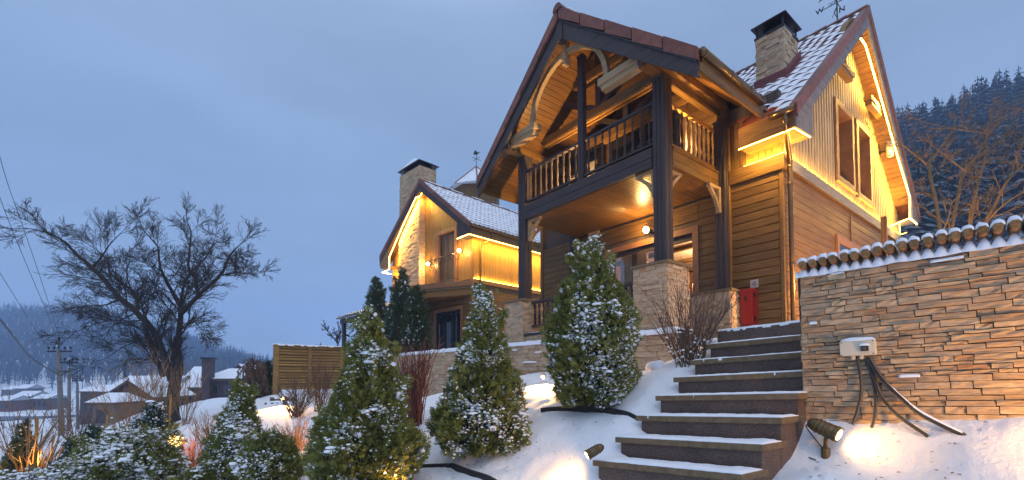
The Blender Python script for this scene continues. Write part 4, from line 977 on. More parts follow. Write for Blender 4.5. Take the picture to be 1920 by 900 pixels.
def cloth(y0, y1, x, z0, z1, mat, nf=6, amp=.03):
    m = MB(); n = nf * 6; V = []
    for i in range(n + 1):
        t = i / n; V += [(x + amp * math.sin(t * nf * 2 * PI), y0 + (y1 - y0) * t, z0), (x + amp * .7 * math.sin(t * nf * 2 * PI + .3), y0 + (y1 - y0) * t, z1)]
    return m.add(V, [(i * 2, i * 2 + 2, i * 2 + 3, i * 2 + 1) for i in range(n)])
cloth(6.98, 7.32, XW + .32, FL + .05, 2.98, 0).obj('curtain', M['curtain'], None, smooth=True, label='cream curtain hanging behind the left pane of the porch window', cat='curtain')
cloth(6.66, 6.97, XW + .30, FL + .05, 2.98, 0).obj('curtain', M['curtain_g'], None, smooth=True, label='dark grey curtain drawn in folds beside the cream one in the porch window', cat='curtain')
rm = hp(MB().box((12.4, 4.2, FL), (12.5, 8.4, 3.1)).box((XW + .2, 8.4, FL), (12.5, 8.5, 3.1)).box((XW + .2, 4.1, FL), (12.5, 4.2, 3.1)), 'room_wall', M['honey_z'])
hp(MB().box((XW + .2, 4.1, 3.1), (12.5, 8.5, 3.2)), 'room_ceiling', M['plaster'])
hp(MB().box((XW + .2, 4.1, FL - .1), (12.5, 8.5, FL)), 'room_floor', M['honey_x'])
for x in (9.9, 11.0, 12.0): hp(MB().box((x, 4.2, 3.02), (x + .12, 8.4, 3.1)), 'ceiling_beam', M['siding_y'], rm)
cl = thing('ceiling_lamp', 'glowing white ceiling lamp inside the room behind the open porch door', 'lamp', (10.4, 5.4, 2.98))
MB().lathe((10.4, 5.4, 3.09), [(.05, 0), (.05, -.05), (.16, -.08), (.17, -.15), (.08, -.17)], 12).obj('lamp_shade', emis('ceiling_lamp_glow', (1, .70, .40), 12), cl, ID, True)
point('ceiling_lamp_light', (10.4, 5.4, 2.8), 260, (1, .66, .36), cl, .12)
# red folding highchair-like stand just inside the door
rs = thing('red_chair', 'red metal framed chair standing just inside the open porch door', 'chair', (9.35, 5.35, FL))
m = MB()
for y in (5.22, 5.5): m.tube([(9.25, y, FL), (9.28, y, 1.1), (9.36, y, 1.75), (9.42, y, 2.1)], .016, 6); m.tube([(9.6, y, FL), (9.5, y, 1.1)], .016, 6)
m.tube([(9.42, 5.22, 2.1), (9.44, 5.36, 2.2), (9.42, 5.5, 2.1)], .016, 6); m.obj('frame', M['red'], rs, ID, True)
MB().box((9.25, 5.2, 1.08), (9.62, 5.52, 1.14)).obj('seat', M['red'], rs)
for z in (1.32, 1.58): MB().box((9.29, 5.22, z), (9.31, 5.5, z + .12)).obj('back_slat', M['red'], rs)
# --- gutters and downpipe
g = MB()
def gutter(pts, r, nm='gutter'):
    m = MB(); m.tube(pts, r, 12); o = hp(m, nm, M['gutter'], smooth=True); return o
gy, gz = yr - .075, zp(yr) - .05
gt = gutter([(6.36, gy, gz), (8.36, gy, gz - .03)], .062)
for x in (6.40, 7.2, 7.85, 8.2, 8.31): hp(MB().lathe((x, gy, gz - .012), [(.068, 0), (.070, .008), (.068, .03)], 12, 0, (1, 0, 0)), 'gutter_ring', M['gutter'], gt)
gt = gutter([(EXF - .07, 3.42, zm(EXF) - .06), (EXF - .07, YO - .02, zm(EXF) - .06)], .058)
dp = hp(MB().tube(smooth_path([(EXF - .06, 3.16, zm(EXF) - .1), (EXF - .06, 3.16, 4.42), (EXF - .05, 3.17, 4.30), (XW + .05, 3.32, 3.92), (XW + .12, YS - .085, 3.80), (XW + .12, YS - .085, 3.6)], 4) + [Vector((XW + .12, YS - .085, .45))], .043, 10), 'downpipe', M['gutter'], smooth=True)
for z in (3.45, 2.0, .95): hp(MB().lathe((XW + .12, YS - .085, z), [(.046, 0), (.050, .01), (.050, .05), (.046, .06)], 10), 'pipe_clip', M['gutter'], dp)
# --- lamps, box and plate on the porch wall
def wall_lamp(label, p, d, pw, cat='lamp', r=.06, grp=None):
    p = Vector(p); d = Vector(d).normalized(); t = thing('wall_lamp', label, cat, tuple(p), group=grp)
    MB().lathe(p - d * .16, [(.05, 0), (.05, .02), (.012, .03), (.012, .10)], 10, 0, d).obj('bracket', M['iron'], t, ID, True)
    MB().tube([p - d * .07, p - d * .05 + Vector((0, 0, .10)), p + Vector((0, 0, .14)), p + Vector((0, 0, .09))], .008, 6).obj('arm', M['iron'], t)
    MB().lathe(p + Vector((0, 0, -.07)), [(.02, 0), (r, .04), (r * 1.05, .09), (r * .6, .14)], 12).obj('globe', M['bulb'], t, ID, True)
    MB().lathe(p + Vector((0, 0, .075)), [(r * .9, -.008), (r * .55, .02), (.012, .05)], 10).obj('cap', M['iron'], t, ID, True)
    point('lamp_light', p + d * .1 + Vector((0, 0, .0)), pw, WARM, t, .05); return t
wall_lamp('lit lantern on the porch wall above the door behind the front post', (8.72, 6.20, 3.30), (-1, 0, 0), 58)
fb = thing('fire_extinguisher_box', 'red plastic fire extinguisher cabinet hanging beside the top of the stairs', 'cabinet', (8.8, 4.03, 1.3))
FB = T(8.82, 4.025, 1.305)
def rbox(dx, dy, dz, r, mat, parent, mw, name):
    m = MB(); n = 5; V = []
    for x in (-dx / 2, -dx / 2 + .035, dx / 2):
        sc = .93 if x == -dx / 2 else 1.
        for q, (cy_, cz_) in enumerate(((1, 1), (-1, 1), (-1, -1), (1, -1))):
            for i in range(n): t = PI / 2 * (q + i / (n - 1)); V.append((x, sc * (cy_ * (dy / 2 - r) + r * math.cos(t)), (dz / 2 - (0 if sc == 1 else .012)) / (dz / 2) * (cz_ * (dz / 2 - r) + r * math.sin(t))))
    k = 4 * n
    F = [tuple(range(k))[::-1]] + [(a * k + i, a * k + (i + 1) % k, (a + 1) * k + (i + 1) % k, (a + 1) * k + i) for a in (0, 1) for i in range(k)] + [tuple(range(2 * k, 3 * k))]
    m.add(V, F); return m.obj(name, mat, parent, mw)
rbox(.19, .255, .70, .05, M['red'], fb, FB, 'body')
rbox(.03, .225, .655, .045, M['red'], fb, FB @ T(-.09, 0, 0), 'door')
for s in (1, -1): MB().prism([(-.110, -.022, s * .006 + .16), (-.110, .030, s * .006 + .16), (-.110, .004, .16 + s * .062)] if s > 0 else [(-.110, .030, .154), (-.110, -.022, .154), (-.110, .004, .095)], (.006, 0, 0)).obj('emblem', M['black'], fb, FB)
for z in (.22, -.22): MB().box((-.07, -.140, z - .05), (-.02, -.127, z + .03)).obj('latch', M['black'], fb, FB)
MB().box((-.075, -.128, -.31), (-.069, -.1265, .31)).obj('seam', M['black'], fb, FB)
for z in (.16, -.16): MB().lathe((-.05, .128, z - .03), [(.008, 0), (.008, .06)], 8).obj('hinge', M['black'], fb, FB)

pl = thing('wall_plate', 'small pale grey notice plate with a drawn symbol fixed above the red cabinet', 'sign', (8.9, 3.95, 1.76))
MB().box((8.90, 3.875, 1.675), (8.915, 4.02, 1.825)).obj('plate', M['greyplate'], pl)
m = MB()
for (y, z, dy, dz) in ((3.97, 1.76, .05, .012), (3.965, 1.74, .012, .05), (3.925, 1.75, .012, .07), (3.94, 1.785, .035, .010), (3.945, 1.71, .05, .010), (3.90, 1.72, .012, .04)): m.box((8.894, y - dy / 2, z - dz / 2), (8.901, y + dy / 2, z + dz / 2))
m.obj('symbol', M['conc'], pl)
# floodlight on the gable, cable to it
fg = thing('floodlight', 'white oblong floodlight on a bracket high on the board gable', 'lamp', (15.2, YS - .2, 6.0))
MB().lathe((15.08, YS - .01, 5.93), [(.05, 0), (.05, .03), (.02, .04), (.02, .2)], 8, 0, (0, -1, 0)).obj('bracket', M['black'], fg)
MB().lathe((15.03, YS - .24, 5.72), [(.04, 0), (.075, .02), (.08, .1), (.08, .42), (.06, .45), (.03, .46)], 10).obj('body', M['beige'], fg, ID, True)
MB().tube(smooth_path([(13.9, YS - .03, 6.35), (14.4, YS - .035, 6.2), (14.8, YS - .035, 6.28), (15.05, YS - .03, 6.0)]), .008, 5).obj('cable', M['black'], None, label='thin black cable sagging from the gable window to the floodlight', cat='cable')
# balcony flood lamps hidden at deck level behind the balusters
def deck_lamp(label, p, tgt, pw, ang=110):
    p = Vector(p); t = thing('deck_lamp', label, 'lamp', tuple(p))
    MB().lathe(p + Vector((0, 0, -.06)), [(.03, 0), (.03, .03), (.012, .035), (.012, .05)], 8).obj('base', M['iron'], t)
    d = (Vector(tgt) - p).normalized()
    MB().lathe(p - d * .03, [(.02, 0), (.035, .02), (.042, .06)], 10, 0, d).obj('body', M['bronze'], t, ID, True)
    MB().lathe(p + d * .031, [(.037, 0), (.030, .008)], 10, 0, d).obj('lens', M['bulb'], t, ID, True)
    spot('deck_lamp_light', p + d * .06, tgt, pw, ang, .8, WARM, t, .03)
    return t
deck_lamp('glowing deck lamp among the balusters of the side railing', (7.58, 4.70, 4.20), (8.3, 4.3, 5.2), 190, 150)
deck_lamp('deck lamp hidden behind the middle post, lighting the board ceiling', (7.33, 6.58, 4.16), (7.15, 8.2, 6.1), 330, 150)
# dark potted plants and chairs on the balcony
for i, (x, y, lab) in enumerate(((7.6, 5.2, 'dark chair on the balcony behind the right hand railing'), (7.6, 7.1, 'dark chair on the balcony behind the left bay railing'))):
    c = thing('balcony_chair', lab, 'chair', (x, y, 4.03))
    for dx in (-.2, .2):
        for dy in (-.2, .2): MB().box((x + dx - .02, y + dy - .02, 4.03), (x + dx + .02, y + dy + .02, 4.45)).obj('leg', M['dark_z'], c)
    MB().box((x - .23, y - .23, 4.45), (x + .23, y + .23, 4.50)).obj('seat', M['dark_y'], c)
    MB().hexa([(x + .18, y - .22, 4.5), (x + .22, y - .22, 4.5), (x + .22, y + .22, 4.5), (x + .18, y + .22, 4.5), (x + .26, y - .2, 4.92), (x + .30, y - .2, 4.92), (x + .30, y + .2, 4.92), (x + .26, y + .2, 4.92)]).obj('backrest', M['curtain_g'], c)
# --- weather vane on the ridge
wv = thing('weather_vane', 'black iron weather vane with compass letters on the house ridge', 'weather vane', (RX, 3.72, RZ))
VX, VY = RX, 3.62
MB().tube([(VX, VY, RZ - .1), (VX, VY, RZ + 1.15)], .014, 6).obj('mast', M['iron'], wv)
MB().tube([(VX, VY - .30, RZ + .52), (VX, VY + .34, RZ + .52)], .009, 6).tube([(VX - .32, VY, RZ + .52), (VX + .32, VY, RZ + .52)], .009, 6).obj('compass_bar', M['iron'], wv)
m = MB()
for s in (-1, 1):
    for k in range(2):
        c = [(VX, VY + s * (.07 + .07 * k) + .035 * math.cos(t), RZ + .56 + .028 * math.sin(t)) for t in np.linspace(0, 5.2, 12)]; m.tube(c, .006, 5)
m.obj('scroll', M['iron'], wv)
def letter(ch_, loc):
    fc = bpy.data.curves.new('letter', 'FONT'); fc.body = ch_; fc.size = .17; fc.extrude = .006; fc.align_x = 'CENTER'; fc.align_y = 'CENTER'; fc.offset = .003
    tmp = bpy.data.objects.new('letter_text', fc); COL.objects.link(tmp)
    me = bpy.data.meshes.new_from_object(tmp.evaluated_get(bpy.context.evaluated_depsgraph_get())); bpy.data.objects.remove(tmp); bpy.data.curves.remove(fc)
    me.materials.clear(); me.materials.append(M['iron'])
    mw = Matrix.Translation(Vector(loc)) @ Matrix(((0, 0, -1, 0), (-1, 0, 0, 0), (0, 1, 0, 0), (0, 0, 0, 1)))
    put('letter', me, wv, mw)
letter('W', (VX, VY + .36, RZ + .53)); letter('E', (VX, VY - .36, RZ + .53)); letter('N', (VX + .36, VY, RZ + .53)); letter('S', (VX - .34, VY, RZ + .53))
MB().beam((VX, VY + .3, RZ + .84), (VX, VY - .3, RZ + .84), .012, .022).prism([(VX, VY - .28, RZ + .78), (VX, VY - .42, RZ + .84), (VX, VY - .28, RZ + .90)], (.01, 0, 0)).prism([(VX, VY + .2, RZ + .84), (VX, VY + .38, RZ + .94), (VX, VY + .32, RZ + .84), (VX, VY + .38, RZ + .76)], (.01, 0, 0)).obj('arrow', M['iron'], wv)
MB().tube([(VX, VY, RZ + .14), (VX - .05, VY + .05, RZ + .28), (VX, VY + .02, RZ + .4)], .008, 5).tube([(VX, VY + .0, RZ + .4), (VX, VY + .10, RZ + .2)], .007, 5).obj('brace', M['iron'], wv)

# ------------------------------------------------------------------ second house, turned a few degrees
A2 = math.radians(5.9)
H2 = Vector((10.30195, 15.71416, 0))
W2 = Matrix.Translation(H2) @ Matrix.Rotation(A2, 4, 'Z')
h2 = thing('timber_house', 'smaller timber house behind with stone chimney breast, yellow light strips and snowy roof', 'house', (H2.x, H2.y, .6), A2)
def kp(mbx, name, mat, parent=None, **k): return mbx.obj(name, mat, parent or h2, W2, **k)
def pk(nm, a, b, mat, par): return plank(nm, a, b, mat, par, W2)
GY, RY2, RZ2, S2, EZ2 = 6.32, 3.15, 8.92, .785, 5.66
XB = 10.0
def z2(y): return RZ2 - S2 * abs(y - RY2)
M['h2boards'] = wood('golden_boards', (.17, .085, .018), (.36, .20, .045), 'z', .5, var=.15)
fw = kp(MB().box((.06, .06, .4), (.2, .6, 4.0)).box((.06, 2.64, .4), (.2, GY, 4.0)).box((.06, .6, 2.98), (.2, 2.64, 4.0)).prism([(.06, .06, 4.0), (.06, GY, 4.0), (.06, GY, z2(GY) - .3), (.06, RY2, RZ2 - .3), (.06, .06, z2(.06) - .3)], (.1, 0, 0)), 'gable', M['farbrown'])
k = 0; by = .02
while by < GY - .05:
    wd = .13; top = z2(by + wd / 2) - .30
    segs = [(4.04, top)]
    if by + wd > 1.0 and by < 2.56: segs = [(6.46, top)]
    for z0, z1 in segs:
        if z1 > z0 + .05 and not (3.5 < by < 5.0 and z1 < 3): pk('board', (.0, by, z0), (.055, by + wd - .010, z1), M['h2boards'], fw)
    by += wd
for z0, z1 in courses(.6, 3.98):
    if z1 < 3.06:
        pk('plank', (.0, .05, z0 + .006), (.055, .62, z1), M['siding_y'], fw); pk('plank', (.0, 2.62, z0 + .006), (.055, GY, z1), M['siding_y'], fw)
    else: pk('plank', (.0, .05, z0 + .006), (.055, GY, z1), M['siding_y'], fw)
sw = kp(MB().box((.2, .06, .4), (XB, .2, 5.9)), 'wall', M['farbrown'])
for i in range(62): pk('board', (.05 + i * .155, .0, 4.05), (.05 + i * .155 + .147, .055, 5.72), M['h2boards'], sw)
for z0, z1 in courses(.6, 3.86): pk('plank', (.06, .0, z0 + .006), (XB, .055, z1), M['siding_x'], sw)
pk('corner_post', (-.02, -.02, .6), (.09, .09, 5.7), M['honey_z'], h2)
bd2 = kp(MB().box((-.05, -.05, 3.86), (XB, .06, 4.02)), 'band', M['honey_x'])
kp(MB().box((XB - .1, .2, .4), (XB, GY, 5.8)).box((.2, GY - .1, .4), (XB, GY, 5.8)), 'wall', M['farbrown'])
led([(.06, -.03, 4.035), (XB, -.03, 4.035)], 'led_dim', .013, h2, W2, (0, .30, 1), 14)
# roof
roof2 = kp(MB().prism([(-.5, -.46, z2(-.46)), (-.5, RY2, RZ2), (-.5, 6.76, z2(6.76)), (-.5, 6.76, z2(6.76) - .1), (-.5, RY2, RZ2 - .13), (-.5, -.46, z2(-.46) - .1)], (XB + .9, 0, 0)), 'roof', M['tile'])
s2 = 1 / math.sqrt(1 + S2 * S2)
FR2 = W2 @ Matrix(((0, -1, 0, XB + .2), (s2, 0, -S2 * s2, -.48), (S2 * s2, 0, s2, z2(-.48) + .004), (0, 0, 0, 1)))
FR2 = W2 @ Matrix(((0, 1, 0, -.38), (s2, 0, -S2 * s2, -.49), (S2 * s2, 0, s2, z2(-.49) + .004), (0, 0, 0, 1)))
tile_roof(roof2, FR2, .235, .37, 13, 30, lambda x, y: x * s2 < 3.5 and y < 7.2, 300, lambda i, j: i == 0 or (i >= 12 and (i * 7 + j * 3) % 5 < 2))
snow_strip(roof2, (-.3, 6.7, z2(6.7) + .01), (XB + .5, 0, 0), (0, RY2 - 6.7, RZ2 - z2(6.7)), 20, 4, .03, 12, W2)
for k in range(17):
    x = -.52 + k * .42; V = []; n = 6; m = MB()
    for e_, r_ in ((0, .10), (.44, .088)):
        for i in range(n + 1): t = PI * i / n; V.append((x + e_, RY2 + math.cos(t) * r_ * 1.15, RZ2 - .03 + math.sin(t) * r_))
    m.add(V, [(i, n + 1 + i, n + 2 + i, i + 1) for i in range(n)] + [tuple(range(n + 1))[::-1]]); kp(m, 'ridge_tile', M['tile'], roof2)
for k in range(5): snow_strip(roof2, (-.1 + k * 1.3, RY2 - .10, RZ2 + .035), (.75, 0, 0), (0, .1, .04), 10, 2, .02, 20 + k, W2)
for s, ye in ((-1, -.46), (1, 6.76)):
    for i in range(6):
        a = RY2 + (ye - RY2) * i / 6; b = RY2 + (ye - RY2) * (i + .99) / 6
        kp(MB().hexa([(-.54, a, z2(a) - .15), (-.54, b, z2(b) - .15), (-.42, b, z2(b) - .15), (-.42, a, z2(a) - .15), (-.54, a, z2(a) + .06), (-.54, b, z2(b) + .06), (-.42, b, z2(b) + .06), (-.42, a, z2(a) + .06)]), 'verge_tile', M['tile'], roof2)
    kp(MB().hexa([(-.52, RY2, RZ2 - .48), (-.52, ye, z2(ye) - .40), (-.46, ye, z2(ye) - .40), (-.46, RY2, RZ2 - .48), (-.52, RY2, RZ2 - .14), (-.52, ye, z2(ye) - .14), (-.46, ye, z2(ye) - .14), (-.46, RY2, RZ2 - .14)]), 'bargeboard', M['dark_y'])
    kp(MB().hexa([(-.46, RY2, RZ2 - .42), (-.46, ye, z2(ye) - .42), (.02, ye, z2(ye) - .42), (.02, RY2, RZ2 - .42), (-.46, RY2, RZ2 - .39), (-.46, ye, z2(ye) - .39), (.02, ye, z2(ye) - .39), (.02, RY2, RZ2 - .39)]), 'soffit', M['honey_y'])
kp(MB().prism([(-.515, -.44, EZ2), (-.515, .34, EZ2 - .02), (-.515, .34, z2(.34) - .4), (-.515, -.44, z2(-.44) - .38)], (.05, 0, 0)).box((-.46, -.42, EZ2 - .0), (.0, .34, EZ2 + .02)), 'eave_end', M['dark_z'])
kp(MB().prism([(-.515, 6.74, EZ2 - .15), (-.515, 5.84, EZ2 - .35), (-.515, 5.84, z2(5.84) - .4), (-.515, 6.74, z2(6.74) - .38)], (.05, 0, 0)).box((-.46, 5.84, EZ2 - .2), (.0, 6.72, EZ2 - .18)), 'eave_end', M['honey_z'])
kp(MB().box((-.46, -.44, EZ2), (XB, -.40, z2(-.44) - .08)), 'fascia', M['honey_x'])
kp(MB().box((-.46, -.40, EZ2 + .02), (XB, .06, EZ2 + .05)), 'soffit', M['honey_x'])
led([(-.515, .34, EZ2 - .035), (-.51, -.43, EZ2 - .015), (XB - .4, -.43, EZ2 - .015)], 'led', .019, h2, W2, [(.5, 0, -1), (0, .6, -1)], 32)
def g2(px, py, v=-.5):
    d = P(px, py, 1.); e1 = Vector((math.cos(A2), math.sin(A2), 0)); t = (v + H2.dot(e1)) / d.dot(e1); p = d * t - H2
    return Vector((p.dot(e1), p.dot(Vector((-math.sin(A2), math.cos(A2), 0))), p.z))
led([g2(791, 362, -.50), g2(788, 368, -.50), g2(780, 370, -.50), g2(755, 424, -.53), g2(730, 482, -.54), g2(730, 505, -.54), g2(717, 511, -.54), g2(733, 514, -.3)], 'led', .021, h2, W2, [None, (.8, .0, -.6), (.7, -.6, -.5), (.7, -.6, -.5), (.7, -.8, 0), (.7, 0, -.7), None], 48)
kp(MB().tube([(-.45, -.50, z2(-.46) - .08), (XB, -.50, z2(-.46) - .08)], .05, 8), 'gutter', M['gutter'], smooth=True)
kp(MB().tube([(.7, -.48, z2(-.46) - .1), (.7, -.46, 5.75), (.42, -.08, 5.45), (.38, -.07, 5.2), (.38, -.07, .8)], .038, 8), 'downpipe', M['gutter'], smooth=True)
# chimney breast, chimneys
c2 = kp(MB().box((-.28, 3.48, 2.4), (.05, 5.17, 9.76)), 'chimney', M['mortar'])
m = MB()
ledger_mesh(m, lambda x, y, z: (-.30 + x, 3.45 + y, 2.4 + z), 1.76, 7.38, 71, (.07, .11), (.16, .42), (.01, .04))
ledger_mesh(m, lambda x, y, z: (-.30 + y, 3.46 + x, 2.4 + z), .9, 7.38, 72, (.07, .11), (.14, .34), (.01, .03))
kp(m, 'stone_cladding', M['ledger_i'], c2, kind='stuff')
kp(MB().box((.05, 3.48, 6.0), (.6, 5.17, 9.76)), 'chimney_back', M['mortar'], c2)
chim_cap(c2, -.28, .6, 3.48, 5.17, 9.76, .24, .12, W2, .48, True)
c3 = kp(MB().box((.75, 4.0, 6.8), (1.3, 4.7, 8.85)), 'chimney', M['mortar'])
m = MB(); ledger_mesh(m, lambda x, y, z: (.75 + x, 4.0 + y, 6.8 + z), .7, 2.05, 73, (.07, .11), (.16, .4), (.01, .03)); ledger_mesh(m, lambda x, y, z: (.75 + y, 4.0 + x, 6.8 + z), .55, 2.05, 74, (.07, .11), (.16, .4), (.01, .03))
kp(m, 'stone_cladding', M['ledger_i'], c3, kind='stuff')
chim_cap(c3, .75, 1.3, 4.0, 4.7, 8.85, .24, .10, W2, .22)
# french window with its iron balcony
fr = kp(MB().box((-.05, 2.30, 4.02), (.12, 2.56, 6.46)).box((-.05, 1.0, 4.02), (.12, 1.16, 6.46)).box((-.05, 1.16, 6.30), (.12, 2.30, 6.46)), 'window', M['trim'])
kp(MB().box((.10, 1.16, 4.02), (.11, 2.3, 6.3)), 'pane', M['glass'], fr)
kp(MB().box((.06, 2.2, 4.02), (.10, 2.30, 6.3)).box((.06, 1.68, 4.02), (.10, 1.80, 6.3)).box((.06, 1.16, 4.02), (.10, 1.22, 6.3)).box((.06, 1.22, 6.2), (.10, 2.2, 6.3)), 'sash', M['dark_z'], fr)
kp(cloth(1.2, 2.28, .25, 4.02, 6.3, 0, 7, .04), 'curtain_cloth', M['curtain'], fr)
kp(MB().box((.45, .9, 3.9), (.5, 2.7, 6.5)), 'room_back', M['curtain_g'], fr)
bk = kp(MB().tube([(-.02, 2.78, 5.14), (-.34, 2.72, 5.14), (-.34, .86, 5.14), (-.02, .80, 5.14)], .018, 6).tube([(-.02, 2.78, 4.94), (-.34, 2.72, 4.94), (-.34, .86, 4.94), (-.02, .80, 4.94)], .012, 5).tube([(-.02, 2.78, 4.1), (-.34, 2.72, 4.1), (-.34, .86, 4.1), (-.02, .80, 4.1)], .014, 5), 'balcony_rail', M['iron'])
for i in range(15):
    y = 2.70 - i * (1.82 / 14)
    kp(MB().tube(smooth_path([(-.34, y, 4.94), (-.33, y, 4.75), (-.44, y, 4.45), (-.46, y, 4.28), (-.34, y, 4.1)], 3), .010, 5), 'baluster', M['iron'], bk)
for i in range(5): kp(MB().tube([(-.34, 2.5 - i * .36 + .07 * math.cos(t), 5.04 + .08 * math.sin(t)) for t in np.linspace(0, 2 * PI, 10)], .008, 4), 'ring', M['iron'], bk)
# canopy over the terrace: slab edge by the corner, tiled lean-to running left
def lz(px, py, z):
    d = P(px, py, 1.); p = d * (z / d.z) - H2; e1 = Vector((math.cos(A2), math.sin(A2), 0)); e2 = Vector((-math.sin(A2), math.cos(A2), 0))
    return Vector((p.dot(e1), p.dot(e2), z))
A_, B_ = Vector((-1.6, 3.6, 0)), Vector((-.06, -.12, 0))
def slab(z0, z1, off, nm, mat, ex=0):
    a0, b0 = A_ + Vector((-off, 0, 0)), B_ + Vector((-off, -off * .3, 0))
    return kp(MB().hexa([(a0.x, a0.y, z0), (b0.x, b0.y, z0), (.0, b0.y, z0), (.0, a0.y, z0), (a0.x, a0.y, z1), (b0.x, b0.y, z1), (.0, b0.y, z1), (.0, a0.y, z1)]), nm, mat)
slab(3.72, 3.93, .04, 'canopy_fascia', M['trim']); slab(3.62, 3.715, .0, 'canopy_slab', M['slab']); slab(3.36, 3.615, -.06, 'canopy_beam', M['honey_y'])
slab(3.932, 3.96, -.10, 'canopy_snow', M['snow'])
ct = kp(MB().hexa([(-1.75, 3.6, 3.02), (-1.75, 8.75, 2.98), (.0, 8.75, 3.66), (.0, 3.6, 3.70), (-1.75, 3.6, 3.10), (-1.75, 8.75, 3.06), (.0, 8.75, 3.74), (.0, 3.6, 3.78)]), 'canopy_roof', M['tile'])
sl3 = .39; s3 = 1 / math.sqrt(1 + sl3 * sl3)
FR3 = W2 @ Matrix(((s3, 0, -sl3 * s3, -1.78), (0, 1, 0, 3.65), (sl3 * s3, 0, s3, 3.075), (0, 0, 0, 1)))
tile_roof(ct, FR3, .24, .40, 5, 21, lambda x, y: True, 300, lambda i, j: False)
kp(MB().box((-1.72, 3.6, 2.72), (-1.60, 8.6, 2.98)), 'canopy_beam', M['dark_y'])
kp(MB().tube([(-1.82, 3.6, 3.05), (-1.82, 8.75, 3.0)], .045, 8), 'gutter', M['gutter'])
for x, y, mt in ((-1.63, 8.3, 'dark_z'), (-1.63, 6.4, 'dark_z'), (-1.63, 4.5, 'dark_z')): pk('post', (x - .08, y - .09, .6), (x + .08, y + .09, 2.75), M[mt], h2)
cpos = lz(805, 575, 3.3); 
pk('post', (-1.30, 2.32, .6), (-1.06, 2.56, 3.36), M['honey_z'], h2)
pk('post', (-1.05, 2.62, .6), (-.9, 2.78, 3.36), M['dark_z'], h2)
kp(MB().box((-1.36, 2.26, 3.2), (-1.0, 2.62, 3.36)), 'post_cap', M['honey_y'])
kp(MB().box((-1.7, 2.3, .5), (.0, 8.6, .58)), 'terrace_floor', M['slab'])
cpb = clad_block(h2, -1.62, -1.12, 1.55, 2.62, .4, 1.30, 91, 'terrace_parapet', mw=W2)
kp(MB().box((-1.68, 1.5, 1.30), (-1.06, 2.68, 1.36)), 'ledge', M['honey_y'], cpb)
# ground floor glazed door
fr = kp(MB().box((-.03, .58, .6), (.1, .72, 3.0)).box((-.03, 2.52, .6), (.1, 2.66, 3.0)).box((-.03, .72, 2.84), (.1, 2.52, 3.0)), 'door', M['trim'])
kp(MB().box((.06, .72, .6), (.07, 2.52, 2.84)), 'pane', M['glassdark'], fr)
kp(MB().box((.03, .72, .6), (.06, .82, 2.84)).box((.03, 1.30, .6), (.06, 1.40, 2.84)).box((.03, 1.85, .6), (.06, 1.97, 2.84)).box((.03, 2.44, .6), (.06, 2.52, 2.84)).box((.03, .82, 2.74), (.06, 2.44, 2.84)), 'sash', M['black'], fr)
wl_ = [W2 @ Vector((-.16, 2.95, 5.11)), W2 @ Vector((-.16, .66, 5.26))]
wall_lamp('small lit wall lamp left of the iron balcony on the farther house', wl_[0], (-1, 0, 0), 60, r=.07, grp='lamps beside the iron balcony')
wall_lamp('small lit wall lamp right of the iron balcony on the farther house', wl_[1], (-1, 0, 0), 60, r=.07, grp='lamps beside the iron balcony')
hl = thing('hanging_lantern', 'unlit dark lantern hanging under the canopy of the farther house', 'lamp', tuple(W2 @ Vector((-.9, 1.6, 2.9))))
p = W2 @ Vector((-.9, 1.75, 2.95)); MB().tube([p + Vector((0, 0, .42)), p + Vector((0, 0, .1))], .008, 5).obj('chain', M['iron'], hl)
MB().lathe(p - Vector((0, 0, .12)), [(.03, 0), (.07, .04), (.09, .18), (.03, .24)], 8).obj('lantern_body', M['iron'], hl)
# small roof antenna / flood on the side slope
sf = thing('roof_floodlight', 'small dark twin floodlight standing on the snowy roof of the farther house', 'lamp', tuple(W2 @ Vector((3.2, -.2, 6.3))))
p = W2 @ Vector((3.25, -.18, z2(-.18) + .05)); MB().tube([p, p + Vector((0, 0, .35))], .02, 6).tube([p + Vector((0, .25, .2)), p + Vector((0, -.25, .2))], .02, 6).obj('stand', M['iron'], sf)
for s in (-1, 1): MB().box((p.x - .1, p.y + s * .22 - .1, p.z + .2), (p.x + .05, p.y + s * .22 + .1, p.z + .42)).obj('lamp_head', M['black'], sf)
# turret roof with a weathercock rising behind
tw = thing('turret', 'snowy pointed tile turret with an iron weathercock behind the farther house', 'turret', tuple(P(892, 600, 33)))
tp = P(893, 312, 33); b = MB(); V = [(tp.x, tp.y, tp.z)]; m = MB(); n = 8
M['snowtile'] = None
def mk_snowtile():
    m_, t, b_ = new_mat('snowy_far_tiles'); setc(b_, (.8, .82, .86), .8, 0, .2)
    g = N(t, 'ShaderNodeNewGeometry'); mp_ = N(t, 'ShaderNodeMapping'); mp_.inputs['Scale'].default_value = (4.2, 4.2, 5.0); v = N(t, 'ShaderNodeTexVoronoi'); v.inputs['Scale'].default_value = 1.0
    r = rampn(t, [(.16, (.10, .05, .045)), (.26, (.8, .82, .86))]); t.links.new(g.outputs['Position'], mp_.inputs[0]); t.links.new(mp_.outputs[0], v.inputs['Vector']); t.links.new(v.outputs['Distance'], r.inputs[0]); t.links.new(r.outputs[0], b_.inputs['Base Color']); return m_
M['snowtile'] = mk_snowtile()
for i in range(n): t = 2 * PI * (i + .3) / n; V.append((tp.x + 2.1 * math.cos(t), tp.y + 2.1 * math.sin(t), tp.z - 1.9))
m.add(V, [(0, 1 + i, 1 + (i + 1) % n) for i in range(n)] + [tuple(range(1, n + 1))[::-1]]); m.obj('roof', M['snowtile'], tw)
MB().lathe((tp.x, tp.y, tp.z - 7), [(1.7, 0), (1.7, 5.2)], 8).obj('wall', M['siding_z'], tw)
for i in range(n): MB().tube([V[0], V[1 + i]], .05, 5).obj('hip_tile', M['tile'], tw)
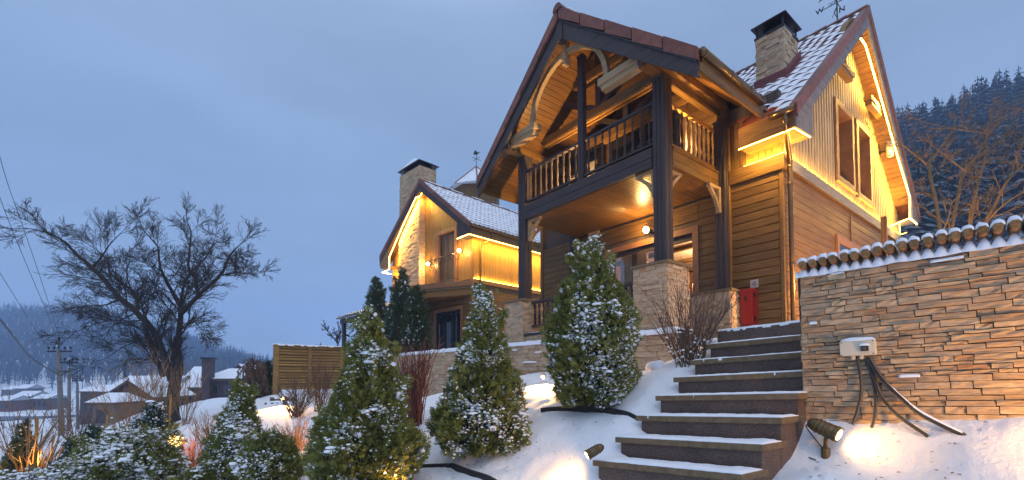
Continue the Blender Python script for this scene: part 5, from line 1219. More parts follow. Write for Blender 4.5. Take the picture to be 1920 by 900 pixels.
m = MB(); m.tube([tp, tp + Vector((0, 0, .95))], .02, 5); q = tp + Vector((0, 0, .55))
for a in (0, PI / 2): m.tube([q + Vector((math.cos(a), math.sin(a), 0)) * .38, q - Vector((math.cos(a), math.sin(a), 0)) * .38], .018, 5)
m.obj('mast', M['iron'], tw)
q = tp + Vector((0, 0, .9)); MB().prism([q + _r * -.25, q + _r * .02 + Vector((0, 0, -.06)), q + _r * .28 + Vector((0, 0, .16)), q + _r * .1 + Vector((0, 0, .12)), q + _r * -.1 + Vector((0, 0, .30)), q + _r * -.16 + Vector((0, 0, .10))], (.02, .02, 0)).obj('weathercock', M['iron'], tw)
p = P(880, 352, 32); MB().box((p.x - .4, p.y - .4, p.z - 1.5), (p.x + .4, p.y + .4, p.z - .25)).obj('chimney', M['honey_z'], tw); MB().lathe((p.x, p.y, p.z - .25), [(.45, 0), (.45, .1), (.2, .14), (.2, .25)], 8).obj('chimney_pot', M['iron'], tw)

# ------------------------------------------------------------------ terrace retaining wall
tw_ = thing('retaining_wall', 'long low ledger stone terrace wall with a snowy top running behind the shrubs', 'wall', (6.4, 6.0, .0))
MB().box((6.44, 4.0, -1.2), (6.74, 20.5, .70)).obj('wall_core', M['mortar'], tw_)
TM = Matrix.Translation((6.40, 4.0, -.55))
ledger_objs(tw_, TM, 6.2, 1.25, 15, (.07, .11), (.16, .42), (.015, .05))
m = MB(); ledger_mesh(m, lambda x, y, z: (6.40 + x, 10.2 + y, -1.3 + z), 10.3, 2.0, 16, (.07, .11), (.16, .42), (.015, .05)); ledger_mesh(m, lambda x, y, z: (6.40 + y, 20.5 - x, -1.3 + z), .4, 2.0, 17, (.07, .11), (.1, .3), (.01, .03))
m.obj('stones', M['ledger_i'], tw_, kind='stuff')
MB().box((6.36, 3.98, .70), (6.80, 20.55, .735)).obj('coping', M['slab'], tw_)
snow_strip(tw_, (6.35, 3.98, .735), (0, 16.6, 0), (.46, 0, 0), 140, 4, .05, 31, ragged=.01)
for (y, z, l) in ((7.1, .52, .2), (7.25, .32, .45), (7.9, .6, .25), (8.5, .40, .3)): snow_strip(tw_, (6.355, y, z), (0, l, 0), (.03, 0, .0), 10, 2, .016, int(y * 10), ragged=.006)
tw2 = thing('low_stone_wall', 'short grey ledger stone wall behind the bare shrub at the top of the stairs', 'wall', (5.6, 3.4, .0))
d_ = Vector((4.95 - 6.42, 2.66 - 4.0, 0)); ln_ = d_.length; d_.normalize(); n_ = Vector((d_.y, -d_.x, 0))
LW = Matrix(((-n_.x, d_.x, 0, 6.42), (-n_.y, d_.y, 0, 4.0), (0, 0, 1, -.25), (0, 0, 0, 1)))
if (LW.to_3x3() @ Vector((-1, 0, 0))).x > 0: LW = LW @ Matrix.Diagonal((-1, 1, 1, 1))
MB().box((.03, 0, 0), (.22, ln_, .62)).obj('wall_core', M['mortar'], tw2, LW)
ledger_objs(tw2, LW, ln_, .64, 25, (.06, .09), (.14, .36), (.015, .05))
snow_strip(tw2, LW @ Vector((-.03, 0, .64)), LW.to_3x3() @ Vector((0, ln_, 0)), LW.to_3x3() @ Vector((.26, 0, 0)), 30, 3, .04, 44)

# ------------------------------------------------------------------ planting
def on_ground(px, py, dmax=120.):
    d = 1.5; last = None
    while d < dmax:
        p = P(px, py, d)
        if p.z < hz(p.x, p.y): return p
        d *= 1.01
    return P(px, py, dmax)
def gp(px, d):          # ground point on the bearing of px at distance d
    p = P(px, 700, d); return Vector((p.x, p.y, hz(p.x, p.y)))
def blob(m, p, s, seed, mi=0, fz=1.):
    rr = random.Random(seed); V = []
    for k, (r, h) in enumerate(((.75, -.30), (1.0, .10), (.62, .55))):
        for i in range(6):
            a = 2 * PI * (i + .5 * k) / 6; q = r * rr.uniform(.72, 1.2); V.append((p[0] + s * q * math.cos(a), p[1] + s * q * math.sin(a), p[2] + s * fz * (h + rr.uniform(-.12, .12))))
    V.append((p[0], p[1], p[2] + s * fz * .72)); V.append((p[0], p[1], p[2] - s * fz * .36))
    F = [(k * 6 + i, k * 6 + (i + 1) % 6, (k + 1) * 6 + (i + 1) % 6, (k + 1) * 6 + i) for k in (0, 1) for i in range(6)]
    F += [(12 + i, 12 + (i + 1) % 6, 18) for i in range(6)] + [((i + 1) % 6, i, 19) for i in range(6)]
    m.add(V, F, mi)
def profile(kind, t):
    if kind == 'cone': return max(.0, (1 - t)) ** .90 * min(1, .66 + 2.6 * t) * 1.06 
    if kind == 'egg': return (math.sin(PI * min(1, max(0, t * .86 + .14))) ** .8) * (1.05 - .35 * t)
    if kind == 'mound': return math.sqrt(max(0, 1 - t * t)) * min(1, .8 + t)
    if kind == 'column': return min(1, .7 + 2 * t) * max(0, 1 - t ** 3.2) ** .9
    return 1 - t
def conifer(name, label, base, h, r, kind, n, mat, snow=.35, seed=1, lobes=1.0, size=1.0, lean=(0, 0), group=None, cat='shrub', tuft=.12, snowdir=(0, 0, 0), spike=.0):
    rr = random.Random(seed); b = Vector(base); t = thing(name, label, cat, tuple(b), group=group)
    m = MB(); m.tube([b + Vector((0, 0, -.1)), b + Vector((lean[0] * .5, lean[1] * .5, h * .5)), b + Vector((lean[0], lean[1], h * .93))], [r * .10, r * .06, .008], 7)
    for i in range(26):
        tt = rr.uniform(.05, .8); a = rr.uniform(0, 2 * PI); R = r * profile(kind, tt) * .72; c = b + Vector((lean[0] * tt, lean[1] * tt, h * tt))
        m.tube([c - Vector((0, 0, h * .03)), c + Vector((math.cos(a) * R * .5, math.sin(a) * R * .5, R * .25)), c + Vector((math.cos(a) * R, math.sin(a) * R, R * .7))], [.014, .009, .004], 4)
    m.obj('trunk', M['core'], t)
    # dense twiggy heart of the shrub
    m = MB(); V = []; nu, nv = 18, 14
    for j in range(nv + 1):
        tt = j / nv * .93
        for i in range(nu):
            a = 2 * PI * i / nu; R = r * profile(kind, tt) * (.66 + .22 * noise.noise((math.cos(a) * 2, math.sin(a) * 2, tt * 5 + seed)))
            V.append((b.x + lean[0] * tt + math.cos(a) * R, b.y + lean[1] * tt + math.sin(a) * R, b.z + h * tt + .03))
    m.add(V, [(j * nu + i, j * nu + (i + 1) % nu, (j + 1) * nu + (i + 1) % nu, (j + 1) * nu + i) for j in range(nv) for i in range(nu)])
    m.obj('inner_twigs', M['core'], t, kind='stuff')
    fo, sn = MB(), MB(); sd = Vector(snowdir)
    leaders = []
    for q in range(16):
        tt = rr.uniform(.08, .96) if q > 3 else rr.uniform(.86, .99); a = rr.uniform(0, 2 * PI); R = r * profile(kind, tt) * .8; th = math.radians(rr.uniform(35, 62) if q > 3 else rr.uniform(72, 88))
        leaders.append((b + Vector((lean[0] * tt + math.cos(a) * R, lean[1] * tt + math.sin(a) * R, h * tt)), Vector((math.cos(a) * math.cos(th), math.sin(a) * math.cos(th), math.sin(th))), r * rr.uniform(.22, .46) * (.5 if q <= 3 else 1), a, tt))
    for k in range(n):
        if rr.random() < .085:
            c0, ax, ln, a, tt = rr.choice(leaders); u_ = rr.random(); ca, sa = math.cos(a), math.sin(a); R = r * profile(kind, tt)
            g_ = .12 * r * (1.1 - u_); p = c0 + ax * (ln * u_) + Vector((rr.gauss(0, g_), rr.gauss(0, g_), rr.gauss(0, g_))); d = (ax + Vector((rr.gauss(0, .42), rr.gauss(0, .42), rr.gauss(0, .3)))).normalized(); th = 1
        else:
            tt = rr.random() ** 1.12
            if rr.random() > .25 + .75 * profile(kind, tt): tt = rr.random() * .8
            a = rr.uniform(0, 2 * PI); ca, sa = math.cos(a), math.sin(a)
            lob = noise.noise((ca * 1.6 * lobes, sa * 1.6 * lobes, tt * 4.2 + seed * 3.1)) + .5 * noise.noise((ca * 4.2, sa * 4.2, tt * 11 + seed))
            R = r * profile(kind, tt) * (1 + .46 * lob) * (1 - .34 * rr.random() ** 1.8)
            p = b + Vector((lean[0] * tt + ca * R, lean[1] * tt + sa * R, h * tt * .97 + rr.uniform(-.02, .02)))
            th = math.radians(rr.gauss(30 + 42 * tt, 17)); d = Vector((ca * math.cos(th), sa * math.cos(th), math.sin(th)))
            d = (d + Vector((rr.gauss(0, .28), rr.gauss(0, .28), rr.gauss(0, .12)))).normalized()
        L0 = tuft * size * rr.uniform(.6, 1.4); sidev = d.cross(Vector((rr.gauss(0, 1), rr.gauss(0, 1), rr.gauss(0, 1)))).normalized(); w0 = .0056 * size
        up_ = d.cross(sidev)
        ns = noise.noise((p.x * 3.1, p.y * 3.1, p.z * 3.1 + seed)) + .75 * noise.noise((p.x * 10, p.y * 10, p.z * 13)) + sd.dot(Vector((ca, sa, tt)))
        snowy = ns > .46 - snow
        white = (snowy and rr.random() < .16) or rr.random() < .05
        dst = sn if white else fo; lk, wk = (.62, 1.7) if white else (1, 1)
        V = []; F = []
        for q in range(6):
            if q == 0: o_, dd, l = p, d, L0 * lk
            else:
                s_ = 1 if q % 2 else -1; f_ = .15 + .17 * q * .9; o_ = p + d * (L0 * lk * f_ * .75); dd = (d * .75 + sidev * (s_ * .62) + up_ * rr.uniform(-.35, .35)).normalized(); l = L0 * lk * (.62 - .06 * q)
            e_ = dd.cross(up_ + sidev * .3).normalized() * w0 * wk * (1.2 if q == 0 else 1.0)
            i0 = len(V); mid = o_ + dd * (l * .45)
            V += [o_, mid + e_, mid - e_, o_ + dd * l]; F += [(i0, i0 + 1, i0 + 3, i0 + 2)]
        dst.add(V, F)
        if snowy and not white and R > r * profile(kind, tt) * .60 and rr.random() < .98:
            big_ = ns > .80 - snow
            blob(sn, p + d * L0 * rr.uniform(.3, .85) + Vector((0, 0, .006)), size * rr.uniform(.006, .0125) * (1.7 if big_ else 1.), k)
            if big_ and rr.random() < .09: blob(sn, p + d * L0 * .6 + Vector((0, 0, .012)), size * rr.uniform(.028, .055), k + 3, 0, .5)
    fo.obj('crown', M[mat], t, kind='stuff')
    sn.obj('snow', M['snow'], t, smooth=False, kind='stuff')
    return t
GJ = 'snow dusted garden conifers'
conifer('juniper', 'broad snow dusted juniper beside the staircase, in front of the porch pillar', on_ground(1112, 762), 1.66, .47, 'egg', 10500, 'foliage', .44, 3, 1.2, group=GJ, tuft=.082, snowdir=(-.02, -.16, .05))
conifer('juniper', 'conical snowy juniper standing right of the red stemmed shrub', on_ground(905, 846), 1.64, .50, 'cone', 10500, 'foliage', .44, 7, 1.3, group=GJ, tuft=.082)
conifer('juniper', 'yellow green conical juniper left of the red stemmed shrub', gp(686, 4.4), 1.60, .50, 'cone', 11000, 'foliage', .28, 12, 1.3, group=GJ, tuft=.084, lean=(.03, -.03))
conifer('juniper', 'smaller snow covered juniper in front of the orange lit twigs, left of the biggest ones', gp(450, 5.2), 1.16, .35, 'cone', 7000, 'foliage', .62, 17, 1.4, group=GJ, tuft=.080)
conifer('juniper', 'low spreading snowy juniper sprawling beside the conical one to its left', gp(508, 5.0), .56, .30, 'mound', 2800, 'foliage', .30, 18, 1.4, group=GJ, tuft=.080)
GM = 'low snowy junipers in the corner'
conifer('juniper', 'wide snow laden juniper mound under the utility pole side of the big bare tree', gp(242, 5.2), .68, .54, 'mound', 7500, 'foliage', .78, 23, 1.6, group=GM, tuft=.080)
conifer('juniper', 'dark upright bluish juniper behind the wide snow laden mound, by the tree trunk', gp(292, 5.9), .96, .27, 'egg', 4200, 'foliage_blue', .48, 24, 1.3, group=GM, tuft=.072)
conifer('juniper', 'bushy juniper with light snow at the left shoulder of the wide mound', gp(180, 5.6), .76, .30, 'egg', 3600, 'foliage_blue', .48, 25, 1.3, group=GM, tuft=.072)
conifer('juniper', 'low flat snow covered juniper along the bottom edge left of the mound', gp(130, 4.9), .34, .42, 'mound', 2600, 'foliage', .75, 26, 1.6, group=GM, tuft=.072)
conifer('juniper', 'small narrow spruce like juniper among the lit golden stems', gp(48, 6.0), .95, .24, 'cone', 2400, 'foliage_blue', .15, 27, 1.2, group=GM, tuft=.072)
conifer('juniper', 'low snow heaped juniper in the corner under the golden stems', gp(40, 5.2), .36, .40, 'mound', 2400, 'foliage', .75, 28, 1.5, group=GM, tuft=.072)
conifer('juniper', 'small yellow green juniper tuft between the wide mound and the conical juniper', gp(372, 4.9), .28, .26, 'mound', 1300, 'foliage', .05, 29, 1.4, group=GM, tuft=.080)
def bx_(px, x):      # point above the terrace on the bearing of px
    p = P(px, 650, 1.); p = p * (x / p.x); return Vector((p.x, p.y, .52))
GT = 'dark thujas on the terrace'
for px, x, ytop, r_, lab, sd_ in ((705, 7.3, 518, .25, 'slim dark thuja on the terrace, leftmost of the three by the farther house', 41), (754, 7.5, 508, .31, 'tallest fuller dark thuja on the terrace, middle of the three', 42), (779, 7.2, 538, .25, 'shorter dark thuja on the terrace, close to the canopy post', 43)):
    b = bx_(px, x); dd = b.dot(_f); hh = P(px, ytop, dd).z - b.z
    conifer('thuja', lab, b, hh, r_ * dd / 10, 'column', 3400, 'foliage_dark', -.02, sd_, 1.3, 1.5, group=GT, tuft=.12, snowdir=(0, 0, -.16))
for i, px in enumerate((474, 486, 497, 508)):
    b = gp(px, 17.5); conifer('thuja', ['narrow young thuja under the weeping tree', 'second young thuja from the weeping tree toward the fence', 'third young thuja counting toward the fence', 'young thuja standing against the fence edge'][i], b, (1.15, 1.05, 1.35, 1.3)[i], .19, 'column', 520, 'foliage_dark', .05, 50 + i, 1.2, 1.9, group='young thujas beside the fence', tuft=.13)
# bare twiggy shrubs
def stems(name, label, base, n, h, spread, mat, seed, r=.006, side=3, rows=None, group=None, curve=.25, cat='shrub', snow=False, ball=0., dirb=(0, 0), taper=.35, sub=.35):
    rr = random.Random(seed); b = Vector(base); t = thing(name, label, cat, tuple(b), group=group); m = MB(); sn = MB()
    for i in range(n):
        a = rr.uniform(0, 2 * PI); sp_0 = spread * math.sqrt(rr.random()); L0 = h * rr.uniform(.6, 1.05) * (1 - ball * (sp_0 / max(spread, .01)) ** 2)
        d = Vector((math.cos(a) * sp_0 + dirb[0], math.sin(a) * sp_0 + dirb[1], 1)).normalized(); p = b + Vector((rr.gauss(0, .05), rr.gauss(0, .05), -.05)); pts = [p]; k = 7
        for q in range(k):
            d = (d + Vector((rr.gauss(0, .05), rr.gauss(0, .05), curve * .09))).normalized(); p = p + d * (L0 / k); pts.append(p)
        r0 = r * rr.uniform(.7, 1.2); m.tube(pts, [r0 * (1 - (1 - taper) * q / k) for q in range(k + 1)], 4, 0, False)
        if snow and rr.random() < .3:
            for q in range(1, 4): blob(sn, pts[q] + Vector((0, 0, r0)), rr.uniform(.010, .022), i * 7 + q)
        for s_ in range(side):
            q = rr.randint(2, k - 1); dd = (pts[q + 1 if q < k else q] - pts[q - 1]).normalized(); dd = (dd + Vector((rr.gauss(0, .38), rr.gauss(0, .38), rr.gauss(.1, .2)))).normalized(); l = L0 * rr.uniform(.14, sub); p2 = pts[q]; ps = [p2]
            for z in range(3): dd = (dd + Vector((rr.gauss(0, .1), rr.gauss(0, .1), .06))).normalized(); p2 = p2 + dd * l / 3; ps.append(p2)
            m.tube(ps, [r0 * .6, r0 * .5, r0 * .4, r0 * .28], 3, 0, False)
            if rr.random() < .5:
                q2 = ps[rr.randint(1, 2)]; d3 = (dd + Vector((rr.gauss(0, .5), rr.gauss(0, .5), .1))).normalized(); m.tube([q2, q2 + d3 * l * .4], [r0 * .4, r0 * .25], 3, 0, False)
    m.obj('stems', M[mat], t, kind='stuff')
    if sn.V: sn.obj('snow', M['snow'], t, kind='stuff')
    return t
stems('dogwood', 'tall red stemmed bare shrub between the two biggest conical junipers', on_ground(778, 797), 84, 1.12, .34, 'twig_red', 61, .0075, 3)
stems('bare_shrub', 'brown leafless shrub with some snow beside the upper stairs, before the pillar', Vector(on_ground(1288, 684)), 62, .88, .85, 'twig_brown', 62, .0050, 5, ball=.12, snow=True, sub=.5)
stems('bare_shrub', 'thick stumpy stems of a leafless shrub holding snow close to the stairs', Vector(on_ground(1306, 676)), 9, .30, .8, 'stem_green', 63, .013, 1, snow=True)
GTW = 'bare twiggy shrubs down the slope'
stems('bare_shrub', 'orange lit rounded twiggy shrub left of the yellow green juniper', gp(556, 6.3), 70, .62, .95, 'twig_tan', 64, .0048, 5, ball=.25, group=GTW)
stems('bare_shrub', 'brown twiggy shrub in front of the wooden slat fence', gp(556, 10.5), 60, 1.15, .8, 'twig_brown', 65, .008, 5, ball=.2, group=GTW)
stems('bare_shrub', 'thin dark twigs rising against the right half of the slat fence', gp(600, 11.0), 40, 1.35, .45, 'twig_brown', 66, .008, 5, group=GTW)
stems('bare_shrub', 'orange lit upright twigs behind the smaller conical juniper', gp(398, 7.4), 70, .72, .5, 'twig_tan', 67, .0055, 4, group=GTW)
stems('bare_shrub', 'dark red twigs between the wide mound and the conical juniper', gp(362, 6.2), 60, .62, .8, 'twig_red', 68, .0050, 5, ball=.2, group=GTW)
stems('bare_shrub', 'low reddish twigs right of the smaller conical juniper', gp(505, 6.5), 50, .48, .8, 'twig_red', 69, .0045, 4, ball=.2, group=GTW)
stems('bare_shrub', 'tall tan suckers around the foot of the big bare tree', gp(300, 12.5), 46, 2.1, .55, 'twig_tan', 70, .009, 4, group=GTW)
stems('bare_shrub', 'tan saplings left of the big bare tree before the brown house', gp(240, 11.0), 34, 1.9, .6, 'twig_tan', 71, .009, 4, group=GTW)
stems('bare_shrub', 'tan suckers right of the big tree trunk', gp(352, 12.0), 18, 1.7, .5, 'twig_tan', 72, .008, 4, group=GTW)
stems('bare_shrub', 'golden lit long stems fanning out at the lower left edge', gp(66, 5.9), 26, 1.25, .85, 'stem_green', 73, .011, 3, ball=.1, sub=.45, group=GTW)
stems('bare_shrub', 'pink brown thin twigs drooping right of the golden stems', gp(98, 5.8), 40, .66, 1.1, 'twig_red', 74, .0040, 5, ball=.1, group=GTW)
stems('bare_shrub', 'red twig tuft at the very left bottom corner', gp(8, 5.4), 44, .42, .5, 'twig_red', 75, .0050, 3, group=GTW)
stems('bare_shrub', 'slim tan saplings standing before the valley at far left', gp(40, 9.5), 16, 1.9, .7, 'stem_green', 76, .010, 4, group=GTW)
stems('bare_shrub', 'grey brown brush near the utility pole', gp(150, 15), 40, 1.7, .8, 'twig_brown', 77, .010, 4, group=GTW)
stems('bare_shrub', 'short orange lit twigs poking up from the bottom edge before the stone wall', gp(1700, 2.15) + Vector((0, 0, .0)), 34, .52, .7, 'twig_tan', 78, .0055, 4, sub=.45)
# fallen leaves and twig bits on the snow
rr = random.Random(8); m = MB()
for cx_, cy_, n_, sg in ((3.75, .85, 46, .22), (3.9, .5, 30, .2), (3.45, 3.25, 50, .35), (2.6, 3.75, 60, .4), (4.6, 4.6, 60, .5), (3.0, 3.1, 26, .4), (2.2, 3.6, 30, .5), (3.3, 1.0, 26, .3)):
    for i in range(n_):
        x, y = cx_ + rr.gauss(0, sg), cy_ + rr.gauss(0, sg)
        if 1.35 < y < 2.75 and x > 2.7: continue
        z = hz(x, y) + .012; a = rr.uniform(0, 6.3); l = rr.uniform(.006, .020); w_ = l * rr.uniform(.2, .6); c, s_ = math.cos(a), math.sin(a)
        m.add([(x - c * l, y - s_ * l, z), (x + s_ * w_, y - c * w_, z + .004), (x + c * l, y + s_ * l, z + .002), (x - s_ * w_, y + c * w_, z + .006)], [(0, 1, 2, 3)])
m.obj('fallen_leaves', M['twig_brown'], None, kind='stuff', label='dry leaf and twig bits scattered on the snow', cat='leaves')
a, b = on_ground(1508, 858), on_ground(1530, 868); MB().tube([a + Vector((0, 0, .012)), b + Vector((0, 0, .02))], [.006, .004], 5).obj('fallen_twig', M['bark'], None, label='short dark twig lying on the snow left of the spotlight stake', cat='twig')
# sticks / stakes
for px, py0, py1, d, lab in ((320, 740, 800, 9.5, 'pale wooden stake standing before the big tree trunk'), (201, 778, 810, 9.0, 'short pale wooden stake among the junipers at left'), (70, 783, 850, 6.3, 'broken pale stem upright among the golden stems')):
    a, b = P(px, py0, d), gp(px, d); MB().tube([b - Vector((0, 0, .1)), a], [.022, .018], 6).obj('stake', M['fence'], None, label=lab, cat='stake')
# ------------------------------------------------------------------ trees
def tube_chain(m, pts, r0, r1, n): k = len(pts) - 1; m.tube(pts, [r0 + (r1 - r0) * i / k for i in range(k + 1)], n, 0, False)
def grow(m, p, d, L0, r, lvl, rr, spread=.75, up_=.10, kids=(7, 5, 3), minr=.0055):
    k = 6 if lvl < 2 else 3; pts = [p]; dirs = [d]
    for i in range(k):
        d = (d + Vector((rr.gauss(0, .09), rr.gauss(0, .09), rr.gauss(up_, .07)))).normalized(); p = p + d * (L0 / k); pts.append(p); dirs.append(d)
    tube_chain(m, pts, r, max(minr * .8, r * .4), 5 if lvl == 0 else (4 if lvl == 1 else 3))
    if lvl >= len(kids): return
    for c in range(kids[lvl]):
        t = .18 + .8 * (c + rr.random() * .8) / kids[lvl]; i = min(k - 1, int(t * k)); q = pts[i].lerp(pts[i + 1], t * k - i); dd = dirs[i]
        ax = Vector((rr.gauss(0, 1), rr.gauss(0, 1), rr.gauss(0, .8))); ax = (ax - dd * ax.dot(dd)).normalized(); ang = spread * rr.uniform(.7, 1.2)
        nd = (dd * math.cos(ang) + ax * math.sin(ang)).normalized()
        grow(m, q, nd, L0 * rr.uniform(.38, .60) * (1.1 - .3 * t), max(minr, r * .50), lvl + 1, rr, spread, up_, kids, minr)
def limb_tree(name, label, limbs, d0, mat, seed, step, kids, Lk, minr, cat='tree', dj=1.2, spread=.75, up_=.06):
    rr = random.Random(seed); t = None; tr, cr = MB(), MB()
    for li, (pts, r0, r1, off0, off1) in enumerate(limbs):
        n = len(pts); q = [P(px, py, d0 + off0 + (off1 - off0) * i / (n - 1)) for i, (px, py) in enumerate(pts)]
        if t is None: t = thing(name, label, cat, tuple(q[0]))
        q = smooth_path(q, 5); q = [p + Vector((rr.gauss(0, 1), rr.gauss(0, 1), rr.gauss(0, 1))) * (r0 * .07) for p in q]
        tube_chain(tr, q, r0, r1, 8 if r0 > .08 else 6)
        if li == 0: continue
        L_ = 0; nxt = step * .8; tot = sum((q[i + 1] - q[i]).length for i in range(len(q) - 1))
        for i in range(len(q) - 1):
            L_ += (q[i + 1] - q[i]).length
            while L_ > nxt:
                dd = (q[i + 1] - q[i]).normalized(); f_ = nxt / tot
                ax = Vector((rr.gauss(0, 1), rr.gauss(0, 1), rr.gauss(.0, .8))); ax = (ax - dd * ax.dot(dd)).normalized(); ang = rr.uniform(.5, 1.0)
                grow(cr, q[i], (dd * math.cos(ang) + ax * math.sin(ang)).normalized(), Lk * rr.uniform(.6, 1.15) * (1 - .35 * f_), max(minr * 1.6, (r0 + (r1 - r0) * f_) * .34), 0, rr, spread, up_, kids, minr)
                nxt += step * rr.uniform(.7, 1.3)
        grow(cr, q[-1], (q[-1] - q[-3]).normalized(), Lk * .8, r1, 0, rr, spread * .8, up_, kids, minr)
    tr.obj('trunk', M[mat], t, ID, True); cr.obj('crown', M[mat], t, ID, False, kind='stuff'); return t
big = [([(326, 800), (324, 760), (330, 700), (334, 633)], .23, .135, 0, 0),
       ([(334, 640), (339, 588), (334, 568), (310, 523), (299, 495), (296, 464), (276, 440)], .11, .018, 0, 1.2),
       ([(338, 590), (372, 554), (413, 516), (430, 481), (446, 462)], .10, .018, 0, -1.5),
       ([(413, 516), (445, 512), (470, 514)], .04, .012, -.8, -2.2),
       ([(372, 552), (365, 519), (353, 499), (356, 464), (358, 436), (352, 418)], .075, .014, -.2, .8),
       ([(339, 570), (345, 535), (361, 509), (389, 478), (402, 450)], .06, .014, 0, 1.5),
       ([(322, 715), (293, 630), (255, 585), (220, 554), (196, 526), (169, 499), (138, 471), (117, 450), (80, 434), (52, 428)], .135, .012, 0, -1.6),
       ([(258, 588), (255, 554), (238, 537), (207, 512), (203, 488), (193, 478), (168, 459)], .07, .012, -.4, 1.4),
       ([(176, 499), (193, 478), (207, 457), (228, 436)], .045, .010, -.6, -.2),
       ([(252, 560), (241, 530), (238, 509), (244, 482)], .035, .010, 0, .8),
       ([(306, 705), (283, 647), (264, 594), (227, 564), (195, 572), (150, 575)], .10, .014, .3, 2.2),
       ([(283, 647), (262, 640), (232, 650), (205, 668)], .035, .010, .5, -1.0),
       ([(336, 620), (350, 606), (362, 600), (376, 615)], .03, .008, 0, -.8),
       ([(250, 588), (225, 600), (195, 603), (170, 612)], .03, .008, -.2, -1.4)]
big = [(a, b * (.85 if i_ else 1), c * (.85 if i_ else 1), d, e) for i_, (a, b, c, d, e) in enumerate(big)]
limb_tree('bare_tree', 'large leafless spreading tree with dark trunk standing alone at left', big, 16.0, 'bark', 5, .31, (11, 5, 2), 1.40, .0050, spread=.62, up_=.03)
RS = .66
rt = [([(1790, 470), (1788, 440)], .03, .03, 0, 0),
      ([(1766, 450), (1755, 380), (1742, 312), (1755, 290), (1785, 245)], .040, .014, 0, .3), ([(1742, 312), (1718, 292), (1690, 270)], .018, .008, .2, -.2),
      ([(1780, 450), (1795, 375), (1808, 320), (1835, 292), (1868, 270)], .038, .012, .2, .6), ([(1808, 320), (1790, 305), (1764, 285)], .016, .008, .3, .1),
      ([(1815, 450), (1832, 350), (1846, 300), (1850, 242)], .036, .014, .4, .6), ([(1850, 250), (1800, 243), (1735, 230)], .016, .006, .5, .2), ([(1850, 250), (1880, 225), (1920, 198)], .014, .006, .6, .8),
      ([(1832, 440), (1868, 378), (1892, 335), (1930, 300)], .036, .012, .2, -.1), ([(1892, 335), (1905, 300), (1920, 268)], .015, .006, .1, .3), ([(1830, 438), (1880, 385), (1935, 350)], .025, .010, .1, -.3)]
rt = [(a, b * RS, c * RS, d, e) for a, b, c, d, e in rt]
limb_tree('bare_tree', 'small leafless tree with warm lit branches behind the stone wall at right', rt, 6.4, 'stem_green', 9, .20, (4, 3), .55, .0030, spread=.8, up_=.02)
p = P(1659, 470, 7.2); q = P(1659, 406, 7.2)
MB().box((p.x - .035, p.y - .035, p.z - .6), (p.x + .035, p.y + .035, q.z)).obj('wooden_post', M['honey_z'], None, label='square wooden post behind the log capped wall before the lit siding', cat='post')
wt = [([(476, 762), (475, 720), (474, 688)], .06, .04, 0, 0), ([(474, 690), (466, 680), (455, 690), (449, 712)], .03, .008, 0, .3), ([(474, 688), (484, 676), (494, 688), (500, 712)], .03, .008, 0, -.3), ([(474, 688), (474, 674), (468, 680), (464, 705)], .02, .008, 0, -.6), ([(474, 688), (478, 676), (486, 690), (489, 715)], .02, .008, 0, .6)]
limb_tree('weeping_tree', 'small weeping tree with drooping bare twigs near the slat fence', wt, 15.0, 'twig_brown', 15, .10, (4, 3), .5, .010, spread=.6, up_=-.34)
bt = [([(632, 665), (634, 640)], .06, .04, 0, 0), ([(634, 645), (640, 632), (650, 622)], .03, .01, 0, .5), ([(634, 648), (626, 634), (618, 626)], .03, .01, 0, -.5), ([(634, 650), (632, 632), (634, 618)], .03, .01, 0, .2)]
limb_tree('bare_tree', 'distant leafless tree behind the right end of the slat fence', bt, 34.0, 'bark', 16, .3, (4, 3, 2), 1.0, .02)
# ---- spruces
def spruce_mesh(seed, mat, layers=15, br=9):
    rr = random.Random(seed); m = MB(); m.tube([(0, 0, 0), (0, 0, 1)], [.018, .003], 4, 0, False)
    for i in range(layers):
        t = .10 + .90 * (i / layers) ** .92; R = .185 * (1 - t) ** .85 + .012; k = max(5, int(br * (1 - .4 * t)))
        for j in range(k):
            a = 2 * PI * (j + rr.random() * .7) / k + i; L_ = R * rr.uniform(.65, 1.2); z = t + rr.uniform(-.012, .012); dr = L_ * rr.uniform(.25, .55)
            c, s = math.cos(a), math.sin(a); w_ = L_ * rr.uniform(.26, .42); x0, y0 = c * .01, s * .01
            xm, ym = c * L_ * .6, s * L_ * .6
            V = [(x0, y0, z + .02), (xm - s * w_, ym + c * w_, z - dr * .65), (c * L_, s * L_, z - dr), (xm + s * w_, ym - c * w_, z - dr * .65), (xm, ym, z - dr * .35 + .012)]
            m.add(V, [(0, 1, 4), (1, 2, 4), (2, 3, 4), (3, 0, 4)])
    return m.mesh('spruce', mat)
SP = [spruce_mesh(s, M['spruce_far']) for s in range(6)]
rr = random.Random(77); cand = []
for d in np.arange(50, 141, 2.3):
    wpx = 2.4 * FPX / d
    for px in np.arange(1560, 2120, wpx):
        p = P(px + rr.uniform(-.4, .4) * wpx, 700, d + rr.uniform(-1.6, 1.6)); p.z = hz(p.x, p.y)
        if p.z < 3: continue
        cand.append((px, d, p))
vis = [c for c in cand if 1668 < c[0] < 1935 and CY - c[2].z * FPX / c[1] < 430]
vis.sort(key=lambda c: c[1]); keepers = vis[:298]; ks = set(id(c) for c in keepers)
for px, d, p in keepers:
    h = rr.uniform(12, 20); mw = Matrix.Translation(p - Vector((0, 0, .5))) @ Matrix.Rotation(rr.uniform(0, 6.3), 4, 'Z') @ Matrix.Diagonal((h * rr.uniform(1.1, 1.45), h * rr.uniform(1.1, 1.45), h, 1))
    put('spruce_tree', rr.choice(SP), None, mw, label='frost dusted spruce on the steep wooded hillside behind the house', cat='tree', group='spruces on the wooded hillside')
m = MB()
